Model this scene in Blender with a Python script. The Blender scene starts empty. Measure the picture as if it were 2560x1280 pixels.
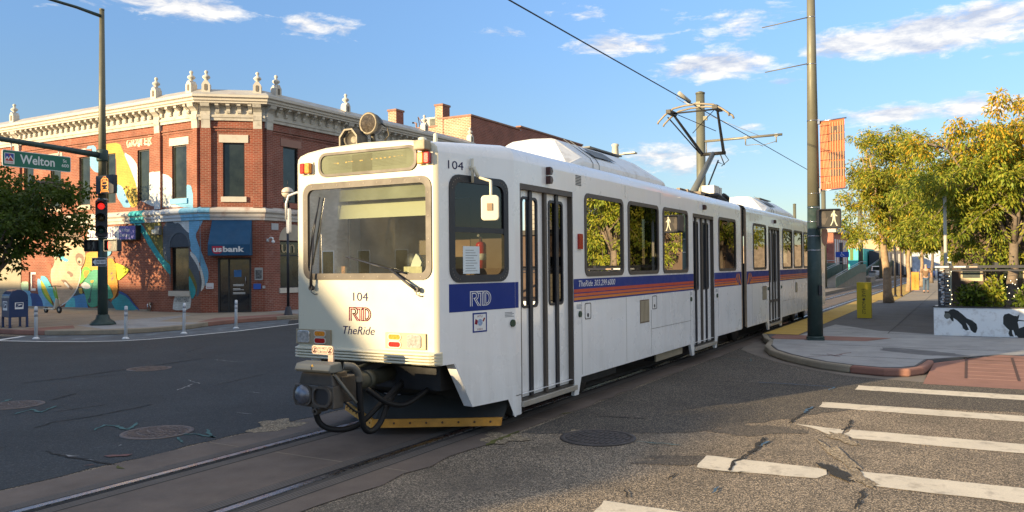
import bpy, bmesh, math, random
from math import sin, cos, pi, radians, sqrt, atan2
from mathutils import Vector, Matrix
import numpy as np
SC = bpy.context.scene
COL = SC.collection

# ------------------------------------------------------------------ camera
# World frame: +X runs along the tram's street away from the camera, +Y to its left, Z up, metres.
YAW, PITCH, ROLL = radians(29.5), math.atan(24/2020.0), radians(0.52)
fw = Vector((cos(YAW)*cos(PITCH), sin(YAW)*cos(PITCH), sin(PITCH)))
r0 = Vector((sin(YAW), -cos(YAW), 0)); u0 = r0.cross(fw)
rt = r0*cos(ROLL)-u0*sin(ROLL); up = u0*cos(ROLL)+r0*sin(ROLL)
cd = bpy.data.cameras.new('camera'); cam = bpy.data.objects.new('camera', cd); COL.objects.link(cam)
cd.sensor_width = 36; cd.lens = 36*2020/2560.0; cd.clip_end = 2000; cd.clip_start = 0.05
M = Matrix((rt, up, -fw)).transposed().to_4x4(); M.translation = (0, 0, 2.05); cam.matrix_world = M
SC.camera = cam

# ------------------------------------------------------------------ light
SUN_EL = radians(10.8); SUN_AZ = Vector((-0.902, 0.431, 0)).normalized()
sv = Vector((SUN_AZ.x*cos(SUN_EL), SUN_AZ.y*cos(SUN_EL), sin(SUN_EL)))
sd = bpy.data.lights.new('sun', 'SUN'); so = bpy.data.objects.new('sun', sd); COL.objects.link(so)
sd.energy = 5.0; sd.angle = radians(0.53); sd.color = (1.0, 0.76, 0.43)
so.rotation_mode = 'QUATERNION'; so.rotation_quaternion = (-sv).to_track_quat('-Z', 'Y'); so.location = (-60, 40, 60)

W = bpy.data.worlds.new('World'); SC.world = W; W.use_nodes = True
wn, wl = W.node_tree.nodes, W.node_tree.links
wn.clear()
def N(t, **k):
    n = wn.new(t)
    for a, b in k.items(): setattr(n, a, b)
    return n
def mth(op, a, b=None, c=None, clamp=False):
    n = N('ShaderNodeMath', operation=op); n.use_clamp = clamp
    for i, v in enumerate((a, b, c)):
        if v is None: continue
        if isinstance(v, (int, float)): n.inputs[i].default_value = v
        else: wl.new(v, n.inputs[i])
    return n.outputs[0]
sky = N('ShaderNodeTexSky', sky_type='NISHITA'); sky.sun_disc = False
sky.sun_elevation = SUN_EL; sky.sun_rotation = atan2(SUN_AZ.x, SUN_AZ.y); sky.altitude = 1600
sky.air_density = 1.0; sky.dust_density = 0.35; sky.ozone_density = 2.2
tc = N('ShaderNodeTexCoord'); sx = N('ShaderNodeSeparateXYZ'); wl.new(tc.outputs['Generated'], sx.inputs[0])
el = mth('ARCSINE', sx.outputs[2]); az = mth('ARCTAN2', sx.outputs[1], sx.outputs[0])
# cloud banks: azimuth, elevation, half width, half height (degrees)
CL = [(51.77,16.8,4.26,0.68,1.0),(42.77,16.26,2.45,0.72,0.75),(29.93,16.13,1.71,0.37,0.55),(22.01,15.06,3.05,0.68,0.95),(24.8,17.26,2.53,0.72,0.5),(14.91,13.36,3.41,0.78,1.1),(14.08,16.0,4.39,1.26,0.62),(2.52,14.03,5.97,0.95,1.25),(-1.41,14.53,3.23,0.91,1.05),(8.46,13.72,1.71,0.4,0.8),(4.19,9.43,3.38,0.55,1.0),(-0.71,9.45,2.68,0.72,0.95),(17.95,7.34,4.02,1.15,0.85),(12.85,9.19,1.55,0.27,0.6),(19.88,6.44,2.19,0.5,0.6),(10.75,12.01,1.27,0.21,0.7),(3.22,13.03,1.36,0.29,0.5),(-2.11,12.35,1.22,0.23,0.5),(49.05,16.32,1.53,0.3,0.4),(17.83,17.25,1.63,0.25,0.5),(59.34,15.87,2.64,0.32,0.45)]
acc = None
for (a0, e0, wa, we, st) in CL:
    d = mth('SUBTRACT', az, radians(a0)); d = mth('DIVIDE', d, radians(wa*1.3)); d = mth('MULTIPLY', d, d)
    e = mth('SUBTRACT', el, radians(e0)); e = mth('DIVIDE', e, radians(we*1.35)); e = mth('MULTIPLY', e, e)
    g = mth('EXPONENT', mth('MULTIPLY', mth('ADD', d, e), -1.0)); g = mth('MULTIPLY', g, st)
    acc = g if acc is None else mth('MAXIMUM', acc, g)
cv = N('ShaderNodeCombineXYZ'); wl.new(mth('MULTIPLY', az, 11.0), cv.inputs[0]); wl.new(mth('MULTIPLY', el, 34.0), cv.inputs[1])
nz = N('ShaderNodeTexNoise'); nz.inputs['Scale'].default_value = 1.7; nz.inputs['Detail'].default_value = 9; nz.inputs['Roughness'].default_value = 0.68
nz.inputs['Distortion'].default_value = 0.25
wl.new(cv.outputs[0], nz.inputs['Vector'])
cl = mth('ADD', mth('MULTIPLY', nz.outputs[0], 2.4), -1.75)
# cloud deck added out of view overhead and to the right for fill light
dk = N('ShaderNodeMapRange'); wl.new(el, dk.inputs[0]); dk.inputs[1].default_value = radians(27); dk.inputs[2].default_value = radians(48)
rgt = mth('MULTIPLY', mth('SUBTRACT', radians(-9), az), 3.0, clamp=True); rgt = mth('MULTIPLY', rgt, mth('MULTIPLY', mth('SUBTRACT', mth('ADD', az, radians(150)), 0), 3.0, clamp=True))
rgt = mth('MULTIPLY', rgt, mth('MULTIPLY', mth('SUBTRACT', el, radians(6)), 6.0, clamp=True))
deck = mth('MAXIMUM', dk.outputs[0], rgt)
cl = mth('ADD', cl, mth('MULTIPLY', mth('MAXIMUM', acc, mth('MULTIPLY', deck, .85)), 1.30))
cl = mth('MULTIPLY', cl, 1.75, clamp=True)
cl = mth('MULTIPLY', cl, 0.93)
# lit tops, greyer undersides
cv2 = N('ShaderNodeVectorMath', operation='ADD'); wl.new(cv.outputs[0], cv2.inputs[0]); cv2.inputs[1].default_value = (-0.06, 0.32, 0)
nz2 = N('ShaderNodeTexNoise'); nz2.inputs['Scale'].default_value = 1.7; nz2.inputs['Detail'].default_value = 5; wl.new(cv2.outputs[0], nz2.inputs['Vector'])
sh = mth('SUBTRACT', nz.outputs[0], nz2.outputs[0]); sh = mth('ADD', mth('MULTIPLY', sh, 3.2), 0.55, clamp=True)
cc = N('ShaderNodeMix', data_type='RGBA'); wl.new(sh, cc.inputs['Factor'])
cc.inputs['A'].default_value = (1.9, 2.1, 2.6, 1); cc.inputs['B'].default_value = (3.9, 3.75, 3.5, 1)
boost = N('ShaderNodeVectorMath', operation='SCALE'); wl.new(cc.outputs['Result'], boost.inputs[0]); wl.new(mth('ADD', mth('MULTIPLY', deck, 0.0), 1.0), boost.inputs['Scale'])
low = N('ShaderNodeMapRange'); wl.new(el, low.inputs[0]); low.inputs[1].default_value = radians(-2); low.inputs[2].default_value = radians(20); low.inputs[3].default_value = .38; low.inputs[4].default_value = 1.0
skl = N('ShaderNodeVectorMath', operation='SCALE'); wl.new(sky.outputs[0], skl.inputs[0]); wl.new(low.outputs[0], skl.inputs['Scale'])
skb = N('ShaderNodeVectorMath', operation='MULTIPLY'); wl.new(skl.outputs[0], skb.inputs[0]); 
hz = N('ShaderNodeMapRange'); wl.new(el, hz.inputs[0]); hz.inputs[1].default_value = radians(-1); hz.inputs[2].default_value = radians(15)
hc = N('ShaderNodeMix', data_type='RGBA'); wl.new(hz.outputs[0], hc.inputs['Factor']); hc.inputs['A'].default_value = (1.04, .91, .80, 1); hc.inputs['B'].default_value = (.90, .94, 1.0, 1); wl.new(hc.outputs['Result'], skb.inputs[1])
mx = N('ShaderNodeMix', data_type='RGBA'); wl.new(cl, mx.inputs['Factor']); wl.new(skb.outputs[0], mx.inputs['A']); wl.new(boost.outputs[0], mx.inputs['B'])
bg = N('ShaderNodeBackground'); bg.inputs[1].default_value = 0.13; wl.new(mx.outputs['Result'], bg.inputs[0])
wo = N('ShaderNodeOutputWorld'); wl.new(bg.outputs[0], wo.inputs[0])

SC.view_settings.view_transform = 'Standard'; SC.view_settings.look = 'None'
SC.view_settings.exposure = 1.22; SC.view_settings.gamma = 1.0
SC.render.engine = 'CYCLES'; SC.cycles.max_bounces = 6; SC.cycles.transparent_max_bounces = 16
SC.cycles.use_denoising = True; SC.cycles.caustics_reflective = False; SC.cycles.caustics_refractive = False

# ------------------------------------------------------------------ materials
MATS = {}
def nodes_of(name):
    m = bpy.data.materials.new(name); m.use_nodes = True; t = m.node_tree
    return m, t, t.nodes, t.links, t.nodes['Principled BSDF']
def mat(name, col, rough=.6, metal=0., var=.10, vs=1.6, bump=0., bs=60., spec=.5, stain=None, sts=.8, sta=.5, fine=0., coat=0., emit=None, es=1., film=0.):
    """painted / cast surface: base colour with broad mottling (var), fine grain, optional stain colour, optional bump"""
    if name in MATS: return MATS[name]
    m, t, n, l, p = nodes_of(name)
    p.inputs['Roughness'].default_value = rough; p.inputs['Metallic'].default_value = metal
    p.inputs['Specular IOR Level'].default_value = spec; p.inputs['Coat Weight'].default_value = coat
    g = n.new('ShaderNodeNewGeometry'); pos = g.outputs['Position']
    def noise(scale, det=5, ro=.6):
        x = n.new('ShaderNodeTexNoise'); x.inputs['Scale'].default_value = scale; x.inputs['Detail'].default_value = det
        x.inputs['Roughness'].default_value = ro; l.new(pos, x.inputs['Vector']); return x.outputs[0]
    def rng(v, a, b, c, d):
        x = n.new('ShaderNodeMapRange'); l.new(v, x.inputs[0])
        for i, k in enumerate((a, b, c, d)): x.inputs[i+1].default_value = k
        return x.outputs[0]
    cur = None
    f = rng(noise(vs), .3, .7, 1-var, 1+var)
    if fine:
        f2 = rng(noise(bs, 3, .7), .3, .7, 1-fine, 1+fine)
        mm = n.new('ShaderNodeMath'); mm.operation = 'MULTIPLY'; l.new(f, mm.inputs[0]); l.new(f2, mm.inputs[1]); f = mm.outputs[0]
    vm = n.new('ShaderNodeVectorMath'); vm.operation = 'SCALE'; vm.inputs[0].default_value = col[:3]; l.new(f, vm.inputs['Scale']); cur = vm.outputs[0]
    if stain:
        s = rng(noise(sts, 8, .7), .52, .72, 0, sta)
        mi = n.new('ShaderNodeMix'); mi.data_type = 'RGBA'; l.new(s, mi.inputs['Factor']); l.new(cur, mi.inputs['A']); mi.inputs['B'].default_value = (*stain, 1); cur = mi.outputs['Result']
    if film:                                                        # brake dust and rain streaks, thickest along the skirt
        mp = n.new('ShaderNodeMapping'); mp.inputs['Scale'].default_value = (5, 5, .55); l.new(pos, mp.inputs[0])
        x = n.new('ShaderNodeTexNoise'); x.inputs['Scale'].default_value = 1.4; x.inputs['Detail'].default_value = 8; x.inputs['Roughness'].default_value = .7; l.new(mp.outputs[0], x.inputs['Vector'])
        sp = n.new('ShaderNodeSeparateXYZ'); l.new(pos, sp.inputs[0]); zz = rng(sp.outputs[2], .2, 1.5, 1.0, .22)
        mm = n.new('ShaderNodeMath'); mm.operation = 'MULTIPLY'; l.new(rng(x.outputs[0], .42, .75, 0, film), mm.inputs[0]); l.new(zz, mm.inputs[1])
        mi = n.new('ShaderNodeMix'); mi.data_type = 'RGBA'; l.new(mm.outputs[0], mi.inputs['Factor']); l.new(cur, mi.inputs['A']); mi.inputs['B'].default_value = (.33, .28, .21, 1); cur = mi.outputs['Result']
    l.new(cur, p.inputs['Base Color'])
    rr = rng(noise(vs*2.3), .3, .7, max(rough-.08, .02), min(rough+.1, 1)); l.new(rr, p.inputs['Roughness'])
    if bump:
        b = n.new('ShaderNodeBump'); b.inputs['Strength'].default_value = bump; b.inputs['Distance'].default_value = .02
        l.new(noise(bs, 4, .65), b.inputs['Height']); l.new(b.outputs[0], p.inputs['Normal'])
    if emit:
        p.inputs['Emission Color'].default_value = (*emit, 1); p.inputs['Emission Strength'].default_value = es
    MATS[name] = m; return m
def brickmat(name, ux, uy, c1, c2, mortar, bw=.23, bh=.077, ms=.011, rough=.85, worn=None, wa=.5):
    if name in MATS: return MATS[name]
    m, t, n, l, p = nodes_of(name)
    g = n.new('ShaderNodeNewGeometry')
    d = n.new('ShaderNodeVectorMath'); d.operation = 'DOT_PRODUCT'; d.inputs[1].default_value = (ux, uy, 0); l.new(g.outputs['Position'], d.inputs[0])
    s = n.new('ShaderNodeSeparateXYZ'); l.new(g.outputs['Position'], s.inputs[0])
    c = n.new('ShaderNodeCombineXYZ'); l.new(d.outputs['Value'], c.inputs[0]); l.new(s.outputs[2], c.inputs[1])
    b = n.new('ShaderNodeTexBrick'); l.new(c.outputs[0], b.inputs['Vector'])
    b.inputs['Scale'].default_value = 1; b.inputs['Brick Width'].default_value = bw; b.inputs['Row Height'].default_value = bh
    b.inputs['Mortar Size'].default_value = ms; b.inputs['Mortar Smooth'].default_value = .3; b.inputs['Bias'].default_value = -.1
    b.inputs['Color1'].default_value = (*c1, 1); b.inputs['Color2'].default_value = (*c2, 1); b.inputs['Mortar'].default_value = (*mortar, 1)
    x = n.new('ShaderNodeTexNoise'); x.inputs['Scale'].default_value = .9; x.inputs['Detail'].default_value = 7; x.inputs['Roughness'].default_value = .65; l.new(g.outputs['Position'], x.inputs['Vector'])
    r = n.new('ShaderNodeMapRange'); l.new(x.outputs[0], r.inputs[0]); r.inputs[1].default_value = .3; r.inputs[2].default_value = .7; r.inputs[3].default_value = .72; r.inputs[4].default_value = 1.25
    vm = n.new('ShaderNodeVectorMath'); vm.operation = 'SCALE'; l.new(b.outputs[0], vm.inputs[0]); l.new(r.outputs[0], vm.inputs['Scale']); cur = vm.outputs[0]
    if worn:
        y = n.new('ShaderNodeTexNoise'); y.inputs['Scale'].default_value = 1.7; y.inputs['Detail'].default_value = 9; y.inputs['Roughness'].default_value = .75; l.new(g.outputs['Position'], y.inputs['Vector'])
        r2 = n.new('ShaderNodeMapRange'); l.new(y.outputs[0], r2.inputs[0]); r2.inputs[1].default_value = .56; r2.inputs[2].default_value = .7; r2.inputs[4].default_value = wa
        mi = n.new('ShaderNodeMix'); mi.data_type = 'RGBA'; l.new(r2.outputs[0], mi.inputs['Factor']); l.new(cur, mi.inputs['A']); mi.inputs['B'].default_value = (*worn, 1); cur = mi.outputs['Result']
    l.new(cur, p.inputs['Base Color']); p.inputs['Roughness'].default_value = rough
    bu = n.new('ShaderNodeBump'); bu.inputs['Strength'].default_value = .5; bu.inputs['Distance'].default_value = .008; bu.invert = True
    l.new(b.outputs['Fac'], bu.inputs['Height']); l.new(bu.outputs[0], p.inputs['Normal'])
    MATS[name] = m; return m
def glass(name, tint, refl=.08, rough=0.0, ior=1.5, dust_haze=0., dcol=(.5,.5,.38)):
    """pane: tinted see-through plus Fresnel mirror"""
    if name in MATS: return MATS[name]
    m, t, n, l, p = nodes_of(name); n.remove(p)
    tr = n.new('ShaderNodeBsdfTransparent'); tr.inputs[0].default_value = (*tint, 1)
    gl = n.new('ShaderNodeBsdfGlossy'); gl.inputs['Roughness'].default_value = rough; gl.inputs[0].default_value = (.95, .95, .95, 1)
    lw = n.new('ShaderNodeFresnel'); lw.inputs[0].default_value = ior
    a = n.new('ShaderNodeMath'); a.operation = 'ADD'; a.use_clamp = True; l.new(lw.outputs[0], a.inputs[0]); a.inputs[1].default_value = refl
    mi = n.new('ShaderNodeMixShader'); l.new(a.outputs[0], mi.inputs[0]); l.new(tr.outputs[0], mi.inputs[1]); l.new(gl.outputs[0], mi.inputs[2])
    out = mi.outputs[0]
    if dust_haze:                                                        # dusty veil on the pane, added for its pale-green reflected haze
        g = n.new('ShaderNodeNewGeometry'); x = n.new('ShaderNodeTexNoise'); x.inputs['Scale'].default_value = 2.2; x.inputs['Detail'].default_value = 7; l.new(g.outputs['Position'], x.inputs['Vector'])
        r = n.new('ShaderNodeMapRange'); l.new(x.outputs[0], r.inputs[0]); r.inputs[1].default_value = .3; r.inputs[2].default_value = .7; r.inputs[3].default_value = dust_haze*.45; r.inputs[4].default_value = dust_haze*1.5
        df = n.new('ShaderNodeBsdfDiffuse'); df.inputs[0].default_value = (*dcol, 1); m2 = n.new('ShaderNodeMixShader'); l.new(r.outputs[0], m2.inputs[0]); l.new(out, m2.inputs[1]); l.new(df.outputs[0], m2.inputs[2]); out = m2.outputs[0]
    l.new(out, n['Material Output'].inputs[0]); MATS[name] = m; return m
def leafmat(name, c1, c2, trans=.35):
    if name in MATS: return MATS[name]
    m, t, n, l, p = nodes_of(name)
    g = n.new('ShaderNodeNewGeometry'); x = n.new('ShaderNodeTexNoise'); x.inputs['Scale'].default_value = 1.3; x.inputs['Detail'].default_value = 3; l.new(g.outputs['Position'], x.inputs['Vector'])
    r = n.new('ShaderNodeMapRange'); l.new(x.outputs[0], r.inputs[0]); r.inputs[1].default_value = .35; r.inputs[2].default_value = .65
    a = n.new('ShaderNodeMath'); a.operation = 'MULTIPLY_ADD'; l.new(g.outputs['Random Per Island'], a.inputs[0]); a.inputs[1].default_value = .5; a.use_clamp = True
    h = n.new('ShaderNodeMath'); h.operation = 'MULTIPLY'; l.new(r.outputs[0], h.inputs[0]); h.inputs[1].default_value = .5; l.new(h.outputs[0], a.inputs[2])
    mi = n.new('ShaderNodeMix'); mi.data_type = 'RGBA'; l.new(a.outputs[0], mi.inputs['Factor']); mi.inputs['A'].default_value = (*c1, 1); mi.inputs['B'].default_value = (*c2, 1)
    l.new(mi.outputs['Result'], p.inputs['Base Color']); p.inputs['Roughness'].default_value = .55; p.inputs['Specular IOR Level'].default_value = .3
    tl = n.new('ShaderNodeBsdfTranslucent'); l.new(mi.outputs['Result'], tl.inputs[0])
    ms = n.new('ShaderNodeMixShader'); ms.inputs[0].default_value = trans; l.new(p.outputs[0], ms.inputs[1]); l.new(tl.outputs[0], ms.inputs[2]); l.new(ms.outputs[0], n['Material Output'].inputs[0])
    MATS[name] = m; return m

# ------------------------------------------------------------------ mesh builder
class B:
    """collects shapes; build() links them as ONE mesh object. world coordinates minus org"""
    def __init__(s): s.v = []; s.f = []; s.m = []; s.s = []
    def add(s, vs, fs, m=0, smooth=False):
        o = len(s.v); s.v += [tuple(x) for x in vs]
        for f in fs: s.f.append([i+o for i in f]); s.m.append(m); s.s.append(smooth)
    def box(s, x0, x1, y0, y1, z0, z1, m=0):
        s.add([(x0,y0,z0),(x1,y0,z0),(x1,y1,z0),(x0,y1,z0),(x0,y0,z1),(x1,y0,z1),(x1,y1,z1),(x0,y1,z1)],
              [(0,3,2,1),(4,5,6,7),(0,1,5,4),(1,2,6,5),(2,3,7,6),(3,0,4,7)], m)
    def pbox(s, P, a0, a1, b0, b1, d0, d1, m=0):
        s.add([P(a,b,d) for d in (d0,d1) for a,b in ((a0,b0),(a1,b0),(a1,b1),(a0,b1))],
              [(0,3,2,1),(4,5,6,7),(0,1,5,4),(1,2,6,5),(2,3,7,6),(3,0,4,7)], m)
    def poly(s, pts, m=0): s.add(pts, [tuple(range(len(pts)))], m)
    def prism(s, P, pts, d0, d1, m=0, smooth=False):
        n = len(pts); vs = [P(a,b,d0) for a,b in pts]+[P(a,b,d1) for a,b in pts]
        s.add(vs, [tuple(range(n))[::-1], tuple(range(n, 2*n))], m)
        s.add(vs, [(i,(i+1)%n,n+(i+1)%n,n+i) for i in range(n)], m, smooth)
    def ring(s, P, out, inn, d0, d1, m=0):
        n = len(out); vs = [P(a,b,d) for d in (d0,d1) for a,b in out]+[P(a,b,d) for d in (d0,d1) for a,b in inn]
        fs = []
        for i in range(n):
            j = (i+1)%n
            fs += [(i,j,n+j,n+i),(2*n+j,2*n+i,3*n+i,3*n+j),(n+i,n+j,3*n+j,3*n+i),(j,i,2*n+i,2*n+j)]
        s.add(vs, fs, m)
    def tube(s, pts, r, n=8, m=0, cap=True):
        pts = [Vector(p) for p in pts]; k = len(pts)
        rs = r if isinstance(r, (list, tuple)) else [r]*k
        vs = []; prev = None
        for i, p in enumerate(pts):
            t = (pts[min(i+1,k-1)]-pts[max(i-1,0)]).normalized()
            if prev is None:
                a = Vector((0,0,1)) if abs(t.z) < .9 else Vector((1,0,0)); x = t.cross(a).normalized()
            else:
                x = (prev-t*prev.dot(t)); x = x.normalized() if x.length > 1e-6 else t.orthogonal().normalized()
            prev = x; y = t.cross(x)
            vs += [p+(x*cos(2*pi*q/n)+y*sin(2*pi*q/n))*rs[i] for q in range(n)]
        s.add(vs, [(i*n+q, i*n+(q+1)%n, (i+1)*n+(q+1)%n, (i+1)*n+q) for i in range(k-1) for q in range(n)], m, True)
        if cap: s.add(vs[:n], [tuple(range(n))[::-1]], m); s.add(vs[-n:], [tuple(range(n))], m)
    def cyl(s, p0, p1, r0, r1=None, n=16, m=0): s.tube([p0, p1], [r0, r0 if r1 is None else r1], n, m)
    def lathe(s, prof, c=(0,0,0), n=16, m=0, ax=(0,0,1), cap=True):
        ax = Vector(ax).normalized(); x = ax.orthogonal().normalized(); y = ax.cross(x); c = Vector(c)
        vs = [c+ax*z+(x*cos(2*pi*q/n)+y*sin(2*pi*q/n))*max(r,1e-4) for r, z in prof for q in range(n)]
        k = len(prof)
        s.add(vs, [(i*n+q, i*n+(q+1)%n, (i+1)*n+(q+1)%n, (i+1)*n+q) for i in range(k-1) for q in range(n)], m, True)
        if cap: s.add(vs[:n], [tuple(range(n))[::-1]], m); s.add(vs[-n:], [tuple(range(n))], m)
    def ball(s, c, rx, ry, rz, n=12, k=8, m=0):
        c = Vector(c); vs = []
        for i in range(k+1):
            a = pi*i/k; r = max(sin(a), 1e-3)
            vs += [c+Vector((rx*r*cos(2*pi*q/n), ry*r*sin(2*pi*q/n), -rz*cos(a))) for q in range(n)]
        s.add(vs, [(i*n+q, i*n+(q+1)%n, (i+1)*n+(q+1)%n, (i+1)*n+q) for i in range(k) for q in range(n)], m, True)
    def build(s, name, mats, parent=None, org=(0,0,0), bevel=0, fix=True):
        me = bpy.data.meshes.new(name); ox, oy, oz = org
        me.from_pydata([(x-ox,y-oy,z-oz) for x,y,z in s.v], [], s.f)
        if not isinstance(mats, (list, tuple)): mats = [mats]
        for q in mats: me.materials.append(q)
        me.polygons.foreach_set('material_index', s.m); me.polygons.foreach_set('use_smooth', s.s)
        if fix and len(s.f) < 20000:
            bm = bmesh.new(); bm.from_mesh(me); bmesh.ops.remove_doubles(bm, verts=bm.verts, dist=1e-5); bmesh.ops.recalc_face_normals(bm, faces=bm.faces); bm.to_mesh(me); bm.free()
        me.update()
        o = bpy.data.objects.new(name, me); COL.objects.link(o)
        if parent is not None: o.parent = parent
        else: o.location = org
        if bevel:
            b = o.modifiers.new('bevel', 'BEVEL'); b.width = bevel; b.segments = 2; b.limit_method = 'ANGLE'; b.angle_limit = radians(40)
        return o
def tag(o, label=None, cat=None, group=None, kind=None):
    for k, v in (('label',label),('category',cat),('group',group),('kind',kind)):
        if v: o[k] = v
    return o
def thing(name, loc, label, cat, group=None, rz=0):
    o = bpy.data.objects.new(name, None); COL.objects.link(o); o.location = loc; o.rotation_euler = (0,0,rz); o.empty_display_size = .3
    return tag(o, label, cat, group)
def kids(o): return [c for c in bpy.data.objects if c.parent == o]
def copy_tree(o, parent=None):
    c = o.copy(); COL.objects.link(c)
    if parent is not None: c.parent = parent
    for ch in kids(o): copy_tree(ch, c)
    return c
def structure(name, b, mats, **k): return tag(b.build(name, mats, **k), kind='structure')
def plane(o, u, n, v=(0,0,1)):
    o, u, n, v = Vector(o), Vector(u), Vector(n), Vector(v)
    return lambda a, b, d=0: o+u*a+v*b+n*d
def rrect(a0, a1, b0, b1, r, k=5):
    out = []
    for ca, cb, t0 in ((a1-r,b0+r,-pi/2),(a1-r,b1-r,0),(a0+r,b1-r,pi/2),(a0+r,b0+r,pi)):
        for i in range(k+1):
            t = t0+pi/2*i/k; out.append((ca+r*cos(t), cb+r*sin(t)))
    return out
def circ(a, b, r, n=16, rb=None): return [(a+r*cos(2*pi*i/n), b+(rb or r)*sin(2*pi*i/n)) for i in range(n)]
def smooth(pts, k=5):
    P = [Vector(p) for p in pts]; out = []
    for i in range(len(P)-1):
        a, b_, c, d = P[max(i-1,0)], P[i], P[i+1], P[min(i+2,len(P)-1)]
        for j in range(k):
            t = j/k; out.append(.5*((2*b_)+(c-a)*t+(2*a-5*b_+4*c-d)*t*t+(3*b_-a-3*c+d)*t**3))
    return out+[P[-1]]
def arcpts(c, r, t0, t1, n): return [(c[0]+r*cos(t0+(t1-t0)*i/n), c[1]+r*sin(t0+(t1-t0)*i/n)) for i in range(n+1)]
def textmesh(s, bold=0., outline=0., shear=0., res=3, ext=0.):
    cu = bpy.data.curves.new('lettering', 'FONT'); cu.body = s; cu.resolution_u = res; cu.offset = bold; cu.shear = shear
    if outline: cu.fill_mode = 'NONE'; cu.bevel_depth = outline; cu.bevel_resolution = 0
    else: cu.extrude = ext
    o = bpy.data.objects.new('lettering', cu); COL.objects.link(o)
    bpy.context.view_layer.update()
    me = bpy.data.meshes.new_from_object(o.evaluated_get(bpy.context.evaluated_depsgraph_get()))
    bpy.data.objects.remove(o); return me
def lettering(s, P, a0, a1, b0, b1, material, parent, org, d=.004, bold=0., outline=0., shear=0., flip=False, name='lettering', into=None):
    """writing fitted to the rectangle a0..a1, b0..b1 on the plane P"""
    me = textmesh(s, bold, outline, shear)
    xs = [v.co.x for v in me.vertices]; ys = [v.co.y for v in me.vertices]
    x0, x1, y0, y1 = min(xs), max(xs), min(ys), max(ys)
    vs = [P(a0+(v.co.x-x0)/(x1-x0)*(a1-a0), b0+(v.co.y-y0)/(y1-y0)*(b1-b0), d+v.co.z*.3) for v in me.vertices]
    b = into or B(); b.add(vs, [tuple(p.vertices) for p in me.polygons], 0)
    bpy.data.meshes.remove(me)
    if into: return None
    return b.build(name, material, parent, org)

# ------------------------------------------------------------------ ground
def asphalt(name, base, stone, amount, scale, bump, var=.15, rough=.9, patch=None):
    m, t, n, l, p = nodes_of(name); g = n.new('ShaderNodeNewGeometry')
    v = n.new('ShaderNodeTexVoronoi'); v.inputs['Scale'].default_value = scale; v.inputs['Randomness'].default_value = 1; l.new(g.outputs['Position'], v.inputs['Vector'])
    sp = n.new('ShaderNodeSeparateColor'); l.new(v.outputs['Color'], sp.inputs[0])
    r = n.new('ShaderNodeMapRange'); l.new(sp.outputs[0], r.inputs[0]); r.inputs[1].default_value = 1-amount; r.inputs[2].default_value = 1; 
    mi = n.new('ShaderNodeMix'); mi.data_type = 'RGBA'; l.new(r.outputs[0], mi.inputs['Factor']); mi.inputs['A'].default_value = (*base, 1); mi.inputs['B'].default_value = (*stone, 1)
    x = n.new('ShaderNodeTexNoise'); x.inputs['Scale'].default_value = .55; x.inputs['Detail'].default_value = 8; x.inputs['Roughness'].default_value = .65; l.new(g.outputs['Position'], x.inputs['Vector'])
    r2 = n.new('ShaderNodeMapRange'); l.new(x.outputs[0], r2.inputs[0]); r2.inputs[1].default_value = .3; r2.inputs[2].default_value = .7; r2.inputs[3].default_value = 1-var; r2.inputs[4].default_value = 1+var
    vm = n.new('ShaderNodeVectorMath'); vm.operation = 'SCALE'; l.new(mi.outputs['Result'], vm.inputs[0]); l.new(r2.outputs[0], vm.inputs['Scale']); cur = vm.outputs[0]
    if patch:
        y = n.new('ShaderNodeTexNoise'); y.inputs['Scale'].default_value = .35; y.inputs['Detail'].default_value = 9; y.inputs['Roughness'].default_value = .7; l.new(g.outputs['Position'], y.inputs['Vector'])
        r3 = n.new('ShaderNodeMapRange'); l.new(y.outputs[0], r3.inputs[0]); r3.inputs[1].default_value = .5; r3.inputs[2].default_value = .64; r3.inputs[4].default_value = .6
        m2 = n.new('ShaderNodeMix'); m2.data_type = 'RGBA'; l.new(r3.outputs[0], m2.inputs['Factor']); l.new(cur, m2.inputs['A']); m2.inputs['B'].default_value = (*patch, 1); cur = m2.outputs['Result']
    l.new(cur, p.inputs['Base Color']); p.inputs['Roughness'].default_value = rough; p.inputs['Specular IOR Level'].default_value = .35
    b = n.new('ShaderNodeBump'); b.inputs['Strength'].default_value = bump; b.inputs['Distance'].default_value = .022
    z = n.new('ShaderNodeTexNoise'); z.inputs['Scale'].default_value = scale*.8; z.inputs['Detail'].default_value = 3; l.new(g.outputs['Position'], z.inputs['Vector'])
    l.new(z.outputs[0], b.inputs['Height']); l.new(b.outputs[0], p.inputs['Normal'])
    MATS[name] = m; return m
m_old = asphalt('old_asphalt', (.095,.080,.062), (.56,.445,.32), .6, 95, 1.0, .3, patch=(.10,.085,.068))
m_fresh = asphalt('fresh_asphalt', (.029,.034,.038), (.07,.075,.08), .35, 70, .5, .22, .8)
m_slab = mat('track_concrete', (.135,.105,.085), .85, var=.18, fine=.12, bs=90, bump=.15, stain=(.07,.06,.055), sta=.55, sts=.7)
m_conc = mat('pale_concrete', (.30,.30,.30), .9, var=.16, fine=.08, bump=.1, stain=(.17,.17,.17), sta=.6, sts=.9)
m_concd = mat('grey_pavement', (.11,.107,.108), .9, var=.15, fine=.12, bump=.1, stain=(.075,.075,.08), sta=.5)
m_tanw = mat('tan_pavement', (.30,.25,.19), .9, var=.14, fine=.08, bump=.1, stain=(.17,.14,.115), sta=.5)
m_kerb = mat('kerb_concrete', (.26,.225,.17), .9, var=.16, fine=.1, bump=.1, stain=(.13,.11,.085), sta=.5, sts=2)
m_red = mat('red_concrete', (.25,.125,.095), .9, var=.16, fine=.1, bump=.1, stain=(.18,.08,.06), sta=.5)
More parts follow.
